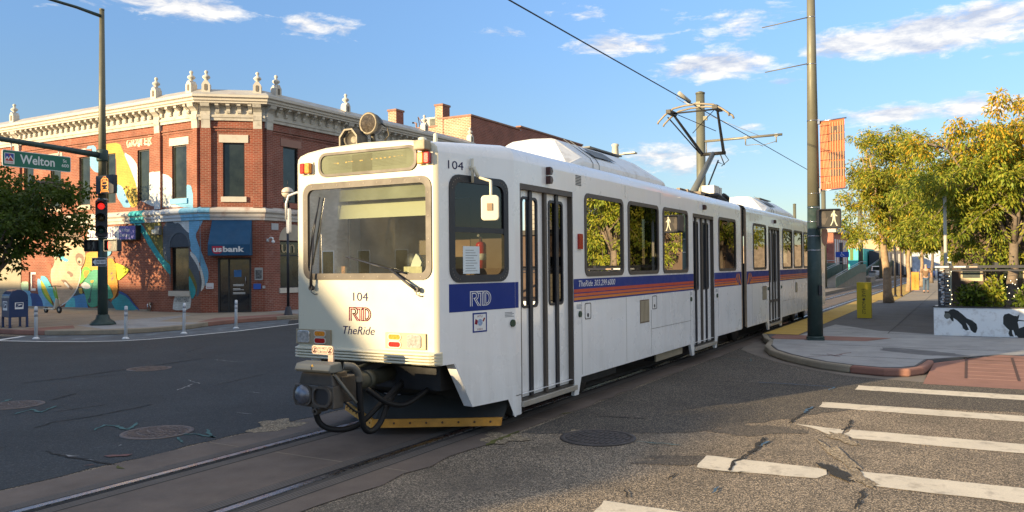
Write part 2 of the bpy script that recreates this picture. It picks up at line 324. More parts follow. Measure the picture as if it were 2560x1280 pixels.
m_yel = mat('yellow_tactile', (.50,.32,.06), .8, var=.12, fine=.1, bump=.4, bs=120, stain=(.3,.2,.06), sta=.4)
m_white = mat('road_paint', (.64,.565,.44), .8, var=.1, fine=.12, bs=90, bump=.2, stain=(.22,.18,.135), sta=.75, sts=5)
m_whitec = mat('road_paint_clean', (.72,.72,.70), .8, var=.06, stain=(.4,.4,.4), sta=.4, sts=3)
m_steel = mat('rail_steel', (.42,.42,.44), .28, 1.0, var=.1, vs=5)
m_rubber = mat('rubber_black', (.018,.018,.02), .6, var=.15)
m_groove = mat('groove_dark', (.012,.011,.011), .9)

g = B(); g.box(-400, 700, -500, 500, -.6, 0)
structure('ground', g, m_old)
def sheet(b, pts, z, m=0): b.poly([(x,y,z) for x,y in pts], m)
def jag(p, q, n, amp, seed):
    R = random.Random(seed); out = []
    for i in range(n):
        t = i/n; k = R.uniform(-amp, amp); out.append((p[0]+(q[0]-p[0])*t+k*.3, p[1]+(q[1]-p[1])*t+k))
    return out
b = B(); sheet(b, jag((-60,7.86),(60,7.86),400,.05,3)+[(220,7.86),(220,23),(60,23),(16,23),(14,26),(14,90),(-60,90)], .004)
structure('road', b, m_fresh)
def ribbon(b, pts, w, z, seed, m=0):
    R = random.Random(seed); P2 = []
    for i in range(len(pts)-1):
        p, q = Vector(pts[i]), Vector(pts[i+1]); n = max(2, int((q-p).length/.07))
        for k in range(n): P2.append(p+(q-p)*(k/n)+Vector((R.uniform(-.025,.025), R.uniform(-.025,.025))))
    P2.append(Vector(pts[-1])); L, Rr = [], []
    for i, p in enumerate(P2):
        t = (P2[min(i+1,len(P2)-1)]-P2[max(i-1,0)]).normalized(); nn = Vector((-t.y, t.x)); ww = w*R.uniform(.35,1)*(1 if 0 < i < len(P2)-1 else .1)
        L.append(p+nn*ww); Rr.append(p-nn*ww)
    for i in range(len(P2)-1): sheet(b, [tuple(L[i]),tuple(L[i+1]),tuple(Rr[i+1]),tuple(Rr[i])], z, m)
def blob(b, c, rx, ry, z, seed, m=0, n=36, a=.28, rot=0):
    R = random.Random(seed); k1, k2, k3 = R.uniform(0,6), R.uniform(0,6), R.uniform(0,6)
    pts = []
    for i in range(n):
        t = 2*pi*i/n; r = 1+a*sin(3*t+k1)*.5+a*sin(5*t+k2)*.4+a*R.uniform(-.4,.4)
        x, y = rx*r*cos(t), ry*r*sin(t); pts.append((c[0]+x*cos(rot)-y*sin(rot), c[1]+x*sin(rot)+y*cos(rot)))
    sheet(b, pts, z, m)
# track slab with joints
b = B(); sheet(b, jag((-60,4.85),(60,4.85),300,.05,4)+[(260,4.85),(260,7.82),(-60,7.82)], .008)
rl, rr_ = 7.0, 5.47
for i in range(-8, 60):
    x = i*3.05+.4
    for y0, y1, dx in ((4.9,5.2,0),(5.75,6.72,.0),(7.3,7.78,0)): b.box(x, x+.018, y0, y1, .008, .0105, 1)
structure('track_slab', b, [m_slab, mat('joint_sealant', (.24,.19,.14), .9)])
for y in (rl, rr_):
    b = B()
    b.box(-60, 240, y-.26, y+.26, .008, .011, 0)                     # boot and fill
    for k in range(4): b.box(-60, 240, y+.12+k*.035, y+.135+k*.035, .011, .0135, 2); b.box(-60, 240, y-.135-k*.035, y-.12-k*.035, .011, .0135, 2)
    b.box(-60, 240, y-.04, y+.04, .011, .022, 1)
    gy = y-.075 if y == rl else y+.075
    b.box(-60, 240, gy-.033, gy+.033, .011, .0125, 3)
    structure('rail', b, [mat('rail_fill', (.05,.045,.042), .8, var=.2), m_steel, mat('rail_ridge', (.15,.13,.115), .7), m_groove])

# left corner pavement and kerb
LK = [(14.55,90),(14.55,27.6),(14.6,26.2),(14.8,25.2),(15.2,24.3),(16.0,23.3),(17.2,22.85),(18.4,22.95),(19.6,23.45),(21,23.7),(23,23.6),(60,23.5),(240,23.5)]
def inset(pl, d):
    out = []
    for i, p in enumerate(pl):
        a = Vector(pl[max(i-1,0)]); c = Vector(pl[min(i+1,len(pl)-1)]); t = (c-a).normalized(); nn = Vector((-t.y, t.x)); out.append((p[0]+nn.x*d, p[1]+nn.y*d))
    return out
LI = inset(LK, .16)
Pz = lambda a, b, d=0: Vector((a, b, d))
b = B(); b.prism(Pz, LI+[(240,90)], .01, .148)
structure('pavement_left', b, m_tanw)
def kerb_run(pl, inn, i0, i1, z=.15):
    b = B(); q = pl[i0:i1+1]+inn[i0:i1+1][::-1]; b.prism(Pz, q, .005, z); return b
structure('kerb', kerb_run(LK, LI, 3, 8), m_kerb, bevel=.02)
structure('kerb', kerb_run(LK, LI, 0, 3), m_red, bevel=.02)
structure('kerb', kerb_run(LK, LI, 8, 10), m_red, bevel=.02)
structure('kerb', kerb_run(LK, LI, 10, 12), m_kerb, bevel=.02)
b = B()
sheet(b, [(14.9,26.6),(14.9,25.4),(15.8,25.2),(16.6,26.6)], .152); sheet(b, [(19.4,23.8),(21.2,23.95),(24.5,23.8),(24.2,24.6),(21.4,25.2)], .152)
structure('pavement_ramp', b, m_red)
b = B(); sheet(b, [(16.0,24.0),(17.2,23.2),(19.2,23.4),(19.2,25.6),(22.5,27.8),(19,27.6),(16.6,26.4)], .1505); sheet(b, [(24.6,23.9),(60,23.8),(60,26.5),(25.3,26.5)], .1505)
structure('pavement_light', b, m_conc)
# bulb-out paint and white edge line
b = B(); sheet(b, [(13.2,24.2),(14.3,21.2),(15.0,20.95),(16.2,20.8),(18.5,20.85),(21.3,21.35),(23.5,23.4),(21,23.65),(19.6,23.4),(18.4,22.9),(17.2,22.8),(16,23.2),(15.2,24.2),(14.4,25.8)], .008)
structure('painted_corner', b, mat('blue_grey_paint', (.085,.10,.115), .85, var=.3, vs=1.2, stain=(.26,.33,.37), sta=.7, sts=1.5))
EL = [(12.4,27),(12.85,25),(13.4,22.9),(13.9,21.7),(14.5,20.95),(15.2,20.66),(16.2,20.55),(18.5,20.62),(21.3,21.1),(26,21.9),(40,22.2)]
EI = inset(EL, .13); b = B()
for i in range(len(EL)-1): sheet(b, [EL[i],EL[i+1],EI[i+1],EI[i]], .012)
b.poly([(12.95,24.7,.012),(13.05,24.5,.012),(14.3,25.3,.012),(14.25,25.5,.012)])
structure('white_edge_line', b, m_whitec)
# smoother surface round the corner, coloured darker to deepen the tram's shade
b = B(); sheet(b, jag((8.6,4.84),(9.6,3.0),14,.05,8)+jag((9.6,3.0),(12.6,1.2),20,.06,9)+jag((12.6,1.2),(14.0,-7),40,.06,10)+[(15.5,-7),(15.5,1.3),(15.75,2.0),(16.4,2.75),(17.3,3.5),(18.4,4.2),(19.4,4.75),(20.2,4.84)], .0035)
structure('road', b, asphalt('smooth_shade_asphalt', (.058,.053,.048), (.30,.25,.19), .4, 100, 1.0, .22))

# right corner
RK = [(240,4.9),(22.3,4.9),(21.2,4.6),(20.6,4.35),(19.3,4.18),(18.3,3.85),(17.5,3.4),(16.9,2.95),(16.4,2.5),(16.05,1.95),(15.85,1.35),(16.0,.95),(16.4,.74),(17.0,.66),(17.6,.62),(18.9,-.5),(18.9,-6)]
RI = inset(RK, .15)
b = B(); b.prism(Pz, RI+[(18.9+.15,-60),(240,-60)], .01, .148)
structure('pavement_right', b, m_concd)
structure('kerb', kerb_run(RK, RI, 0, 2), m_kerb, bevel=.02)
structure('kerb', kerb_run(RK, RI, 2, 9), m_kerb, bevel=.035)
structure('kerb', kerb_run(RK, RI, 9, 14), m_red, bevel=.035)
b = B(); sheet(b, [(20.9,4.3),(19.4,4.02),(18.4,3.7),(17.6,3.25),(17,2.8),(16.55,2.4),(16.2,1.9),(16.05,1.4),(16.2,1.1),(16.5,.9),(17.7,.78),(19.2,-.5),(19.2,-14),(23.5,-14),(23.5,.2),(24.5,2.2),(26.5,3.6),(22.3,3.9),(21.6,3.9)], .153)
structure('pavement_light', b, m_conc)
b = B(); sheet(b, [(21.25,4.45),(20.9,4.25),(21.1,2.2),(22.2,1.7),(22.2,4.5)], .157)
structure('red_band', b, m_red)
b = B(); sheet(b, [(22.3,3.95),(44,3.95),(44,4.86),(22.3,4.86)], .157)
for k in range(28):
    for j in range(0): pass
sheet(b, [(44.2,3.2),(60,3.3),(60,4.85),(44.2,4.85)], .157); sheet(b, [(60.4,3.8),(140,3.8),(140,4.85),(60.4,4.85)], .157)
structure('tactile_strip', b, m_yel)
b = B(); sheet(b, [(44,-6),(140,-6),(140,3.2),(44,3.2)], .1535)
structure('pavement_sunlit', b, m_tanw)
# scored joints in the pavements
b = B()
for x in (17.6,19.9,23.6,26.5,29.4,32.3,35.2,38.1,41,47,53): b.box(x, x+.02, -6, (3.9 if x > 21 else 2.9), .1578, .1586)
for y in (-2.6,-.2,1.9): b.box(23.6, 60, y, y+.02, .1578, .1586)
for x in (17.5,20.5,24.5,27.5,30.5): b.box(x, x+.025, 23.9, 27.2, .1532, .1540)
for y in (27.3,30.3,33.3,36.3): b.box(14.8, 23.4, y, y+.025, .1532, .1540)
b.box(14.8,23.4,29.0,29.025,.1532,.154)
structure('pavement_joint', b, mat('joint_dark', (.06,.06,.06), .95))
b = B(); blob(b, (19.0,.9), 1.0, .42, .1545, 5, rot=1.0, a=.2); blob(b, (26.2,1.6), .5, .2, .1545, 8, rot=.4, a=.3)
structure('pavement_stain', b, mat('stain_damp', (.12,.12,.125), .9, var=.35, vs=2))
b = B(); ribbon(b, [(17.2,2.9),(17.7,2.4),(18.4,2.2)], .03, .1546, 3); ribbon(b, [(17.4,2.3),(17.9,2.6)], .03, .1546, 4)
structure('utility_mark', b, mat('red_utility_paint', (.13,.05,.04)))
# gutter apron
b = B(); sheet(b, [(22.3,4.86),(20.2,4.85),(19.4,4.75),(18.4,4.2),(17.3,3.5),(16.4,2.75),(15.75,2.0),(15.5,1.3),(15.4,.7),(16.4,.7),(16.1,1.0),(15.9,1.4),(16.1,2.0),(16.45,2.5),(17.5,3.4),(18.3,3.85),(19.3,4.2),(20.6,4.4),(21.2,4.65),(22.3,4.88)], .006)
structure('gutter', b, mat('gutter_concrete', (.17,.145,.12), .9, var=.2, bump=.1))
# red paver ramp with joints
b = B(); z0, z1 = .012, .156
def rp(x, y, d=0): return (x, y, z0+(z1-z0)*max(0, min(1, (x-15.5)/3.5))+d)
b.add([rp(15.5,.7),rp(17.6,.62),rp(19.05,-.5),rp(19.05,-7),rp(15.5,-7)], [(0,1,2,3,4)], 0)
b.add([rp(15.5,.7),rp(15.5,-7),(15.2,-7,.006),(15.2,.7,.006)], [(0,1,2,3)], 0)
for k in range(9):
    y = .1-k*.78
    b.add([rp(16.0,y,.004),rp(18.7,y,.004),rp(18.7,y-.045,.004),rp(16.0,y-.045,.004)], [(0,1,2,3)], 1)
for x in (16.0,16.35,16.75,17.2,17.7,18.2,18.7): b.add([rp(x,.1,.003),rp(x+.04,.1,.003),rp(x+.04,-6.9,.003),rp(x,-6.9,.003)], [(0,1,2,3)], 2 if x < 18 else 1)
structure('ramp', b, [m_red, mat('ramp_joint', (.07,.035,.03), .9), mat('ramp_score', (.42,.24,.18), .9)])

# crossing bars: worn thermoplastic, bars run across the street
def bar(poly, seed, z=.006):
    R = random.Random(seed); out = []
    for i, p in enumerate(poly):
        q = poly[(i+1)%len(poly)]; L = math.dist(p, q); n = max(1, int(L/.12))
        for k in range(n):
            t = k/n; out.append((p[0]+(q[0]-p[0])*t+R.uniform(-.012,.012), p[1]+(q[1]-p[1])*t+R.uniform(-.012,.012)))
    b = B(); sheet(b, out, z); return b
bars = [[(14.55,1.63),(14.05,1.63),(14.05,-7),(14.58,-7)], [(12.6,1.9),(12.14,1.88),(12.16,-7),(12.66,-7)],
        [(10.66,1.28),(10.35,1.33),(10.14,1.2),(10.22,-7),(10.74,-7)], [(10.74,1.97),(10.62,1.36),(10.32,1.36),(10.25,1.48),(10.55,1.72)],
        [(8.55,2.48),(7.99,2.42),(7.98,2.2),(8.10,1.3),(8.3,1.22),(8.52,1.27)], [(8.58,1.05),(8.3,.95),(8.06,.8),(8.16,-7),(8.7,-7)],
        [(6.5,2.78),(5.98,2.7),(6.0,-7),(6.5,-7)], [(4.5,3.1),(4.0,3.1),(4.0,-7),(4.5,-7)]]
for i, q in enumerate(bars): structure('crossing_stripe', bar(q, i), m_white)
# cracks, pothole and patches
GP = {'cracks':[([(9.73,2.12),(9.2,2.09),(8.74,2.09),(8.43,2.14),(8.0,2.08)],0.03),([(12.1,1.99),(11.37,1.99),(10.74,2.03)],0.02),([(7.94,0.87),(7.63,0.86),(7.22,0.85)],0.018),([(11.35,1.36),(10.84,1.33),(10.56,1.39)],0.02),([(8.33,14.93),(9.15,14.84),(10.05,14.96),(10.61,15.0),(11.33,15.03),(12.5,15.18)],0.03),([(9.34,14.65),(9.82,14.29)],0.02),([(13.23,16.61),(14.45,17.46)],0.02),([(7.48,12.56),(8.08,12.85)],0.03),([(6.04,10.56),(6.46,10.73),(6.94,10.64),(7.98,10.74)],0.02),([(5.19,9.71),(5.3,9.72)],0.03),([(5.35,9.11),(5.3,8.65),(5.31,8.03),(5.3,7.76)],0.02),([(6.87,11.47),(7.67,11.36)],0.015),([(9.65,11.49),(11.32,11.84)],0.015),([(7.72,2.51),(7.43,2.52)],0.015),([(6.93,2.78),(6.64,2.61)],0.01),([(10.08,4.39),(10.2,3.73)],0.02),([(7.88,2.3),(8.04,1.88)],0.015),([(14.01,4.0),(14.05,2.48)],0.012)],'tan':[((8.33,0.96),0.1,0.32,-1.06),((9.12,1.21),0.08,0.7,-1.17),((10.09,1.32),0.1,0.32,-1.06),((8.29,4.84),0.25,0.29,-1.12),((7.62,7.83),0.28,0.4,-1.09),((8.98,4.23),0.07,0.15,-1.11)],'dark':[((10.12,2.36),0.52,0.35,-1.12),((8.2,2.64),0.42,0.22,-1.08)],'hole':[((8.41,1.16),0.08,0.33,-1.05)],'teal':[([(6.3,9.68),(6.59,9.87),(6.63,9.7),(6.54,9.3),(6.9,9.65)],0.03),([(6.62,8.53),(6.76,8.34),(6.73,7.97),(7.02,8.44)],0.03),([(6.53,8.37),(6.36,8.04)],0.03),([(6.48,11.78),(6.85,11.99),(6.75,11.59),(7.19,11.94)],0.03),([(6.97,13.04),(7.28,13.27)],0.03),([(17.46,4.82),(17.13,3.98),(17.63,4.13)],0.012),([(8.82,3.39),(8.87,2.85)],0.02)],'bluep':[([(14.17,3.22),(14.19,2.61),(14.15,1.97),(13.72,1.97)],0.02),([(12.11,1.98),(11.49,1.99)],0.03),([(7.13,2.01),(7.39,2.02)],0.03),([(9.2,2.07),(9.56,2.02)],0.02)],'redp':[([(5.49,8.28),(5.61,8.12),(5.71,8.06)],0.06),([(5.13,8.07),(5.21,7.98)],0.04)],'whitep':[([(9.02,11.59),(9.42,11.79),(9.68,11.98)],0.02),([(9.97,12.52),(9.73,11.87)],0.015),([(8.02,9.05),(8.06,8.75)],0.012),([(5.32,8.68),(5.37,8.5)],0.03),([(5.28,8.28),(5.32,8.15)],0.02),([(12.43,14.71),(12.36,13.69)],0.015),([(9.46,10.36),(9.45,10.07)],0.012),([(5.86,8.56),(5.95,8.62)],0.02),([(8.58,13.69),(8.67,13.68)],0.01)],'moss':[([(5.3,7.76),(5.25,7.54)],0.03),([(7.85,4.83),(8.58,4.85),(8.75,4.87)],0.04),([(9.99,4.91),(10.15,4.82)],0.03)]}
b = B()
for i, (pts, w) in enumerate(GP['cracks']): ribbon(b, pts, w, .0100, 40+i)
structure('road_crack', b, mat('crack_dark', (.018,.017,.016), 1, var=.3))
b = B()
for i, (c, rx, ry, rot) in enumerate(GP['tan']): blob(b, c, rx, ry, .0085+.0006*i, i, rot=rot, a=.4, n=48)
structure('road_grit', b, asphalt('loose_grit', (.17,.135,.09), (.48,.385,.27), .6, 60, 1.0, .3))
b = B()
for i, (c, rx, ry, rot) in enumerate(GP['dark']): blob(b, c, rx, ry, .0042+.0007*i, 60+i, rot=rot, a=.35, n=60)
structure('road_patch', b, asphalt('patch_asphalt', (.07,.06,.05), (.24,.2,.155), .5, 95, .7, .25))
b = B()
for i, (c, rx, ry, rot) in enumerate(GP['hole']): blob(b, c, rx, ry, .0130, 80+i, rot=rot, a=.35)
structure('pothole', b, mat('pothole_tar', (.022,.021,.02), .9, var=.4, bump=.5))
for key, mm in (('teal', mat('teal_utility_paint', (.05,.125,.125), .8, var=.4, vs=6)), ('bluep', mat('blue_utility_paint', (.055,.115,.18), .8, var=.3, vs=6)), ('redp', mat('red_utility_paint', (.13,.05,.04), .8, var=.4, vs=4)), ('whitep', mat('pale_scuff', (.22,.22,.22), .9, var=.4, vs=6)), ('moss', mat('kerb_moss', (.10,.10,.02), 1, var=.5, vs=9))):
    b = B()
    for i, (pts, w) in enumerate(GP[key]): ribbon(b, pts, w, .0125, 140+i)
    structure('utility_mark' if key in ('teal','bluep','redp') else ('road_scuff' if key == 'whitep' else 'moss_strip'), b, mm)
# manhole covers
m_iron = mat('cast_iron', (.15,.125,.115), .55, .6, var=.25, vs=7, stain=(.2,.14,.1), sta=.5, sts=5)
def manhole(x, y, r, lab, mm, bars=True):
    o = thing('manhole_cover', (x, y, .002), lab, 'manhole cover')
    b = B(); b.lathe([(r+.07,0),(r+.07,.010),(r+.012,.0125),(r+.012,.004)], n=40); b.build('cover_frame', mm, o)
    b = B(); b.lathe([(r,0),(r,.010)], n=40)
    k = int(2*r/.06)
    for i in range(k):
        yy = -r+.03+i*.06; hw = sqrt(max(r*r-yy*yy, 0))*.93
        j = 0; xx = -hw
        while xx < hw: b.box(xx, min(xx+.11, hw), yy-.017, yy+.017, .010, .0155); xx += .15
    b.build('lid', mm, o)
    return o
m_irond = mat('cast_iron_dark', (.075,.065,.062), .6, .5, var=.2, vs=7)
manhole(10.76, 14.65, .36, 'oval looking manhole cover farthest up the dark road towards the white bollards', m_iron)
manhole(6.62, 8.86, .36, 'worn manhole cover beside the rails with teal spray paint around it', m_iron)
manhole(6.95, 12.62, .34, 'manhole cover cut off by the left edge of the picture on the dark road', m_iron)
manhole(8.83, 3.85, .38, 'dark manhole cover in the grey asphalt below the tram door', m_irond)
MURAL=[('mustard',[(35.3,7.91),(34.05,7.9),(33.74,7.39),(33.24,6.52),(32.8,5.79),(32.75,4.89),(33.25,4.85),(33.6,5.45),(34.06,5.89),(34.26,6.0),(34.31,7.4),(35.04,7.43),(35.15,6.58),(35.26,6.59)]),('white',[(37.38,7.81),(36.49,7.84),(36.27,7.39),(37.15,7.38)]),('skyblue',[(36.6,7.92),(35.84,7.92),(35.73,7.41),(35.2,7.31),(35.2,6.58),(35.84,6.62),(36.28,6.92),(36.33,7.39)]),('white',[(33.79,7.46),(33.14,7.15),(32.74,6.74),(32.7,5.91),(31.96,6.44),(30.72,6.2),(30.34,5.96),(30.3,5.09),(29.52,4.99),(29.71,4.71),(31.58,4.79),(32.55,5.14),(32.7,5.14),(32.8,5.79),(33.24,6.58)]),('skyblue',[(29.47,5.69),(29.16,5.64),(29.07,5.28),(28.8,4.96),(28.76,4.67),(29.8,4.71),(30.35,4.91),(30.26,5.09),(29.48,5.08)]),('skyblue',[(34.26,6.0),(33.85,5.85),(33.65,5.51),(33.45,5.18),(33.2,4.86),(33.76,4.88),(33.86,5.01),(34.27,5.41)]),('grey',[(31.01,4.24),(29.3,4.18),(29.25,1.38),(30.57,1.38),(30.57,1.75),(31.02,2.41)]),('teal',[(33.76,4.39),(33.03,4.34),(32.43,4.05),(31.99,3.56),(31.49,2.98),(30.99,2.5),(30.49,2.17),(30.53,1.75),(30.85,1.99),(31.42,2.51),(32.0,3.09),(32.51,3.72),(33.11,4.17)]),('olive',[(32.43,4.29),(31.62,4.29),(31.05,4.1),(31.02,2.5),(30.56,2.36),(30.49,2.17),(30.99,2.5),(31.49,2.98),(31.99,3.56)]),('white',[(30.51,4.27),(29.3,4.23),(29.24,3.54),(29.52,3.7),(29.96,4.06),(30.26,4.02)]),('skyblue',[(29.3,4.23),(28.61,4.33),(28.61,3.84),(28.91,3.49),(28.67,3.0),(28.62,2.91),(28.62,2.19),(28.85,2.57),(29.21,2.82),(29.31,3.45)]),('white',[(29.24,2.82),(28.85,2.57),(28.62,2.19),(28.63,1.88),(28.82,2.23),(29.24,2.62)]),('grey',[(29.31,2.72),(28.82,2.23),(28.63,1.88),(28.63,1.01),(28.86,0.78),(28.82,1.31),(28.96,1.55),(29.32,1.94)]),('olive',[(29.32,2.14),(28.96,1.65),(28.79,1.31),(28.82,1.02),(28.93,1.17),(29.11,1.46),(29.32,1.7)]),('teal',[(29.32,1.8),(29.07,1.46),(28.89,1.17),(28.9,0.93),(29.11,0.71),(29.25,0.92),(29.32,1.26)]),('white',[(30.16,1.06),(29.32,1.07),(29.15,0.73),(29.26,0.27),(30.39,0.22),(30.35,0.52)]),('skyblue',[(42.0,1.11),(41.04,0.97),(40.98,0.1),(42.0,0.08)]),('navyblue',[(41.24,0.89),(40.46,0.86),(40.14,0.56),(40.01,0.14),(41.05,0.14),(41.08,0.59)]),('skyblue',[(40.59,1.64),(40.26,1.57),(39.95,0.97),(39.32,0.39),(39.2,0.13),(40.01,0.12),(40.17,0.56),(40.52,0.86)]),('palegreen',[(42.0,1.47),(41.3,1.47),(41.37,0.96),(41.57,1.04),(41.97,1.0)]),('green',[(40.3,1.46),(40.2,1.16),(39.95,0.86),(39.32,0.39),(39.19,0.24),(39.82,0.6),(40.2,0.97)]),('yellow',[(40.3,1.57),(39.95,1.31),(39.57,0.83),(39.29,0.39),(39.38,0.39),(39.95,0.86),(40.2,1.16)]),('aqua',[(40.26,1.76),(39.82,1.72),(39.32,1.2),(38.88,0.8),(38.76,0.4),(39.04,0.28),(39.57,0.83),(39.95,1.31),(40.28,1.57)]),('green',[(39.32,1.13),(39.07,1.06),(38.82,0.4),(38.95,0.39)]),('red',[(39.88,2.46),(39.56,2.39),(39.31,2.27),(39.44,1.79),(39.69,2.09)]),('brown',[(38.5,4.06),(38.07,4.12),(37.47,3.96),(36.99,3.69),(36.7,3.4),(36.59,2.79),(36.71,2.36),(37.47,3.16),(38.07,3.32),(39.06,3.08),(39.37,3.38),(38.93,3.74)]),('tan',[(39.31,2.94),(39.06,3.19),(38.69,3.4),(38.07,3.54),(37.47,3.52),(37.0,3.3),(36.7,3.04),(36.59,2.79),(36.71,2.36),(37.0,2.07),(37.06,1.64),(37.24,1.25),(37.54,0.89),(38.09,0.52),(38.58,0.33),(38.82,0.47),(38.88,0.8),(39.32,1.24),(39.38,1.5),(39.44,1.76),(39.38,2.09),(39.19,2.23),(39.06,2.53),(39.25,2.75)]),('white',[(37.0,2.07),(36.94,2.04),(37.0,1.61),(37.18,1.21),(37.48,0.85),(38.06,0.47),(38.56,0.27),(38.58,0.33),(38.09,0.52),(37.54,0.89),(37.24,1.25),(37.06,1.64)]),('aqua',[(39.18,2.88),(38.94,2.93),(38.5,2.81),(38.26,2.63),(37.9,2.52),(38.08,2.41),(38.38,2.48),(38.69,2.67),(39.06,2.68),(39.22,2.75)]),('brown',[(37.41,2.73),(37.18,2.85),(36.88,2.79),(36.7,2.61),(36.82,2.22),(37.12,2.22),(37.36,2.44)]),('tan',[(37.3,2.53),(37.12,2.65),(36.88,2.54),(36.94,2.29),(37.18,2.33)]),('dark',[(37.21,2.44),(37.09,2.51),(36.97,2.43),(37.0,2.34),(37.15,2.34)]),('brown',[(38.11,1.94),(37.9,1.99),(37.6,1.86),(37.57,1.77),(37.78,1.66),(37.84,1.79),(38.02,1.86)]),('brown',[(38.63,1.57),(38.2,1.57),(37.9,1.35),(37.57,1.17),(37.69,1.03),(38.08,1.24),(38.51,1.5)]),('white',[(38.26,1.46),(38.08,1.39),(37.87,1.21),(37.96,1.17),(38.33,1.39)]),('mustard',[(36.59,2.79),(36.29,2.89),(35.04,2.87),(35.04,1.92),(36.42,2.04),(36.82,2.07),(36.59,2.43)]),('green',[(36.82,2.11),(36.59,2.21),(36.24,2.11),(36.18,1.93),(36.59,1.64),(36.95,1.39),(37.09,1.36),(36.94,1.75)]),('orange',[(36.77,2.0),(36.24,2.0),(36.65,1.57)]),('slate',[(37.48,0.81),(37.12,1.25),(36.86,1.21),(36.77,0.86),(37.18,0.78)]),('mustard',[(37.15,1.14),(36.86,1.18),(36.82,0.89),(37.1,0.91)]),('blue',[(37.42,0.78),(36.83,0.89),(36.65,0.89),(36.48,0.43),(36.34,0.15),(38.39,0.11),(38.09,0.44),(37.54,0.79)]),('aqua',[(38.09,0.48),(37.48,0.78),(37.37,0.17),(38.33,0.15)]),('seagreen',[(36.89,1.36),(36.53,1.64),(36.13,2.0),(35.78,2.05),(35.04,1.92),(34.93,1.5),(34.6,1.02),(34.44,0.71),(35.05,0.66),(35.73,0.3),(36.19,0.24),(36.48,0.43),(36.65,0.89),(36.83,1.18)]),('white',[(36.98,1.32),(36.65,1.46),(36.3,1.36),(36.16,1.18),(36.54,1.11),(36.83,1.18)]),('slate',[(36.05,1.47),(36.0,1.47),(36.22,0.7),(36.13,0.61),(36.19,0.49),(36.34,0.45),(36.43,0.54),(36.41,0.65),(36.28,0.7)]),('mustard',[(36.21,1.52),(35.95,1.57),(35.98,1.43),(36.19,1.41)]),('skyblue',[(35.15,2.9),(34.59,2.9),(34.7,2.72),(34.98,2.62),(35.1,2.45)]),('brown',[(35.07,2.48),(34.87,2.67),(34.48,2.65),(34.4,2.48),(34.7,2.58),(34.9,2.48),(34.99,2.13),(35.07,1.92)]),('orange',[(34.93,2.52),(34.7,2.58),(34.48,2.51),(34.26,2.2),(34.27,1.71),(34.16,1.47),(34.16,1.02),(34.44,0.67),(34.71,0.63),(34.44,0.78),(34.6,1.12),(34.99,1.47),(35.07,1.71),(34.88,1.99),(34.99,2.2)]),('brown',[(34.71,1.85),(34.54,1.92),(34.49,1.87),(34.65,1.78)]),('brown',[(34.65,1.57),(34.49,1.75),(34.44,1.64),(34.6,1.5)]),('acid',[(34.32,2.35),(33.83,2.23),(33.29,2.05),(33.39,1.92),(33.99,1.57),(34.16,1.54),(34.26,2.2)]),('slate',[(35.05,0.63),(34.66,0.56),(34.27,0.15),(35.05,0.14)]),('tealdeep',[(34.66,0.56),(34.11,0.81),(34.05,0.95),(33.51,0.82),(33.03,0.42),(32.66,0.19),(34.27,0.15),(34.44,0.32)]),('navyblue',[(34.11,0.99),(34.0,1.06),(33.4,0.86),(32.98,0.49),(32.55,0.19),(32.69,0.18),(33.51,0.8),(34.05,0.93)])]
MURAL2=[('skyblue',[(0.01,4.33),(0.07,4.35),(0.23,4.35),(0.02,3.86),(0.0,3.84),(0.0,2.91),(0.19,2.37),(0.34,1.94),(0.33,1.55),(0.19,1.26),(0.19,1.55),(0.06,2.04),(-0.0,2.19)]),('white',[(-0.0,2.19),(0.06,2.04),(0.18,1.55),(0.18,1.26),(0.01,1.03),(0.08,1.46),(0.01,1.84),(-0.0,1.88)]),('grey',[(-0.0,1.88),(0.01,1.84),(0.08,1.46),(0.01,1.03),(-0.01,1.01)])]

# ------------------------------------------------------------------ corner building
m_pane = mat('window_pane', (.020,.026,.022), .05, spec=.55, var=.7, vs=1.1)
m_stone = mat('cream_stone', (.55,.51,.44), .85, var=.12, fine=.06, stain=(.33,.27,.21), sta=.6, sts=1.6)
m_stoned = mat('weathered_trim', (.50,.47,.41), .85, var=.15, stain=(.20,.17,.14), sta=.75, sts=2.6)
m_belt = mat('belt_paint', (.52,.48,.43), .85, var=.12, stain=(.30,.14,.10), sta=.8, sts=1.8)
m_roofm = mat('cornice_roof_metal', (.42,.41,.38), .55, .2, var=.15, stain=(.34,.22,.17), sta=.6, sts=1.5)
m_black = mat('black_frame', (.015,.015,.016), .45, var=.1)
m_dcem = mat('tan_render', (.33,.29,.21), .9, var=.1)
bm_mural = brickmat('brick_mural_side', 0, 1, (.255,.075,.040), (.20,.058,.032), (.31,.17,.12), worn=(.5,.38,.30), wa=.22)
bm_cham = brickmat('brick_corner', cos(radians(-50)), sin(radians(-50)), (.25,.062,.033), (.19,.048,.026), (.31,.18,.13), worn=(.5,.38,.30), wa=.25)
bm_right = brickmat('brick_street_side', 1, 0, (.23,.062,.038), (.18,.048,.03), (.30,.19,.15), worn=(.36,.29,.26), wa=.35)
ORG = (23.5, 28.62, .15)
DC = Vector((cos(radians(-50)), sin(radians(-50)), 0)); NC = Vector((DC.y, -DC.x, 0))
EC = Vector((23.5, 28.62, 0))+DC*2.65
PM = plane((23.5,0,0), (0,1,0), (-1,0,0)); PC = plane((23.5,28.62,0), DC, NC); FY = EC.y; PR = plane((0,FY,0), (1,0,0), (0,-1,0))
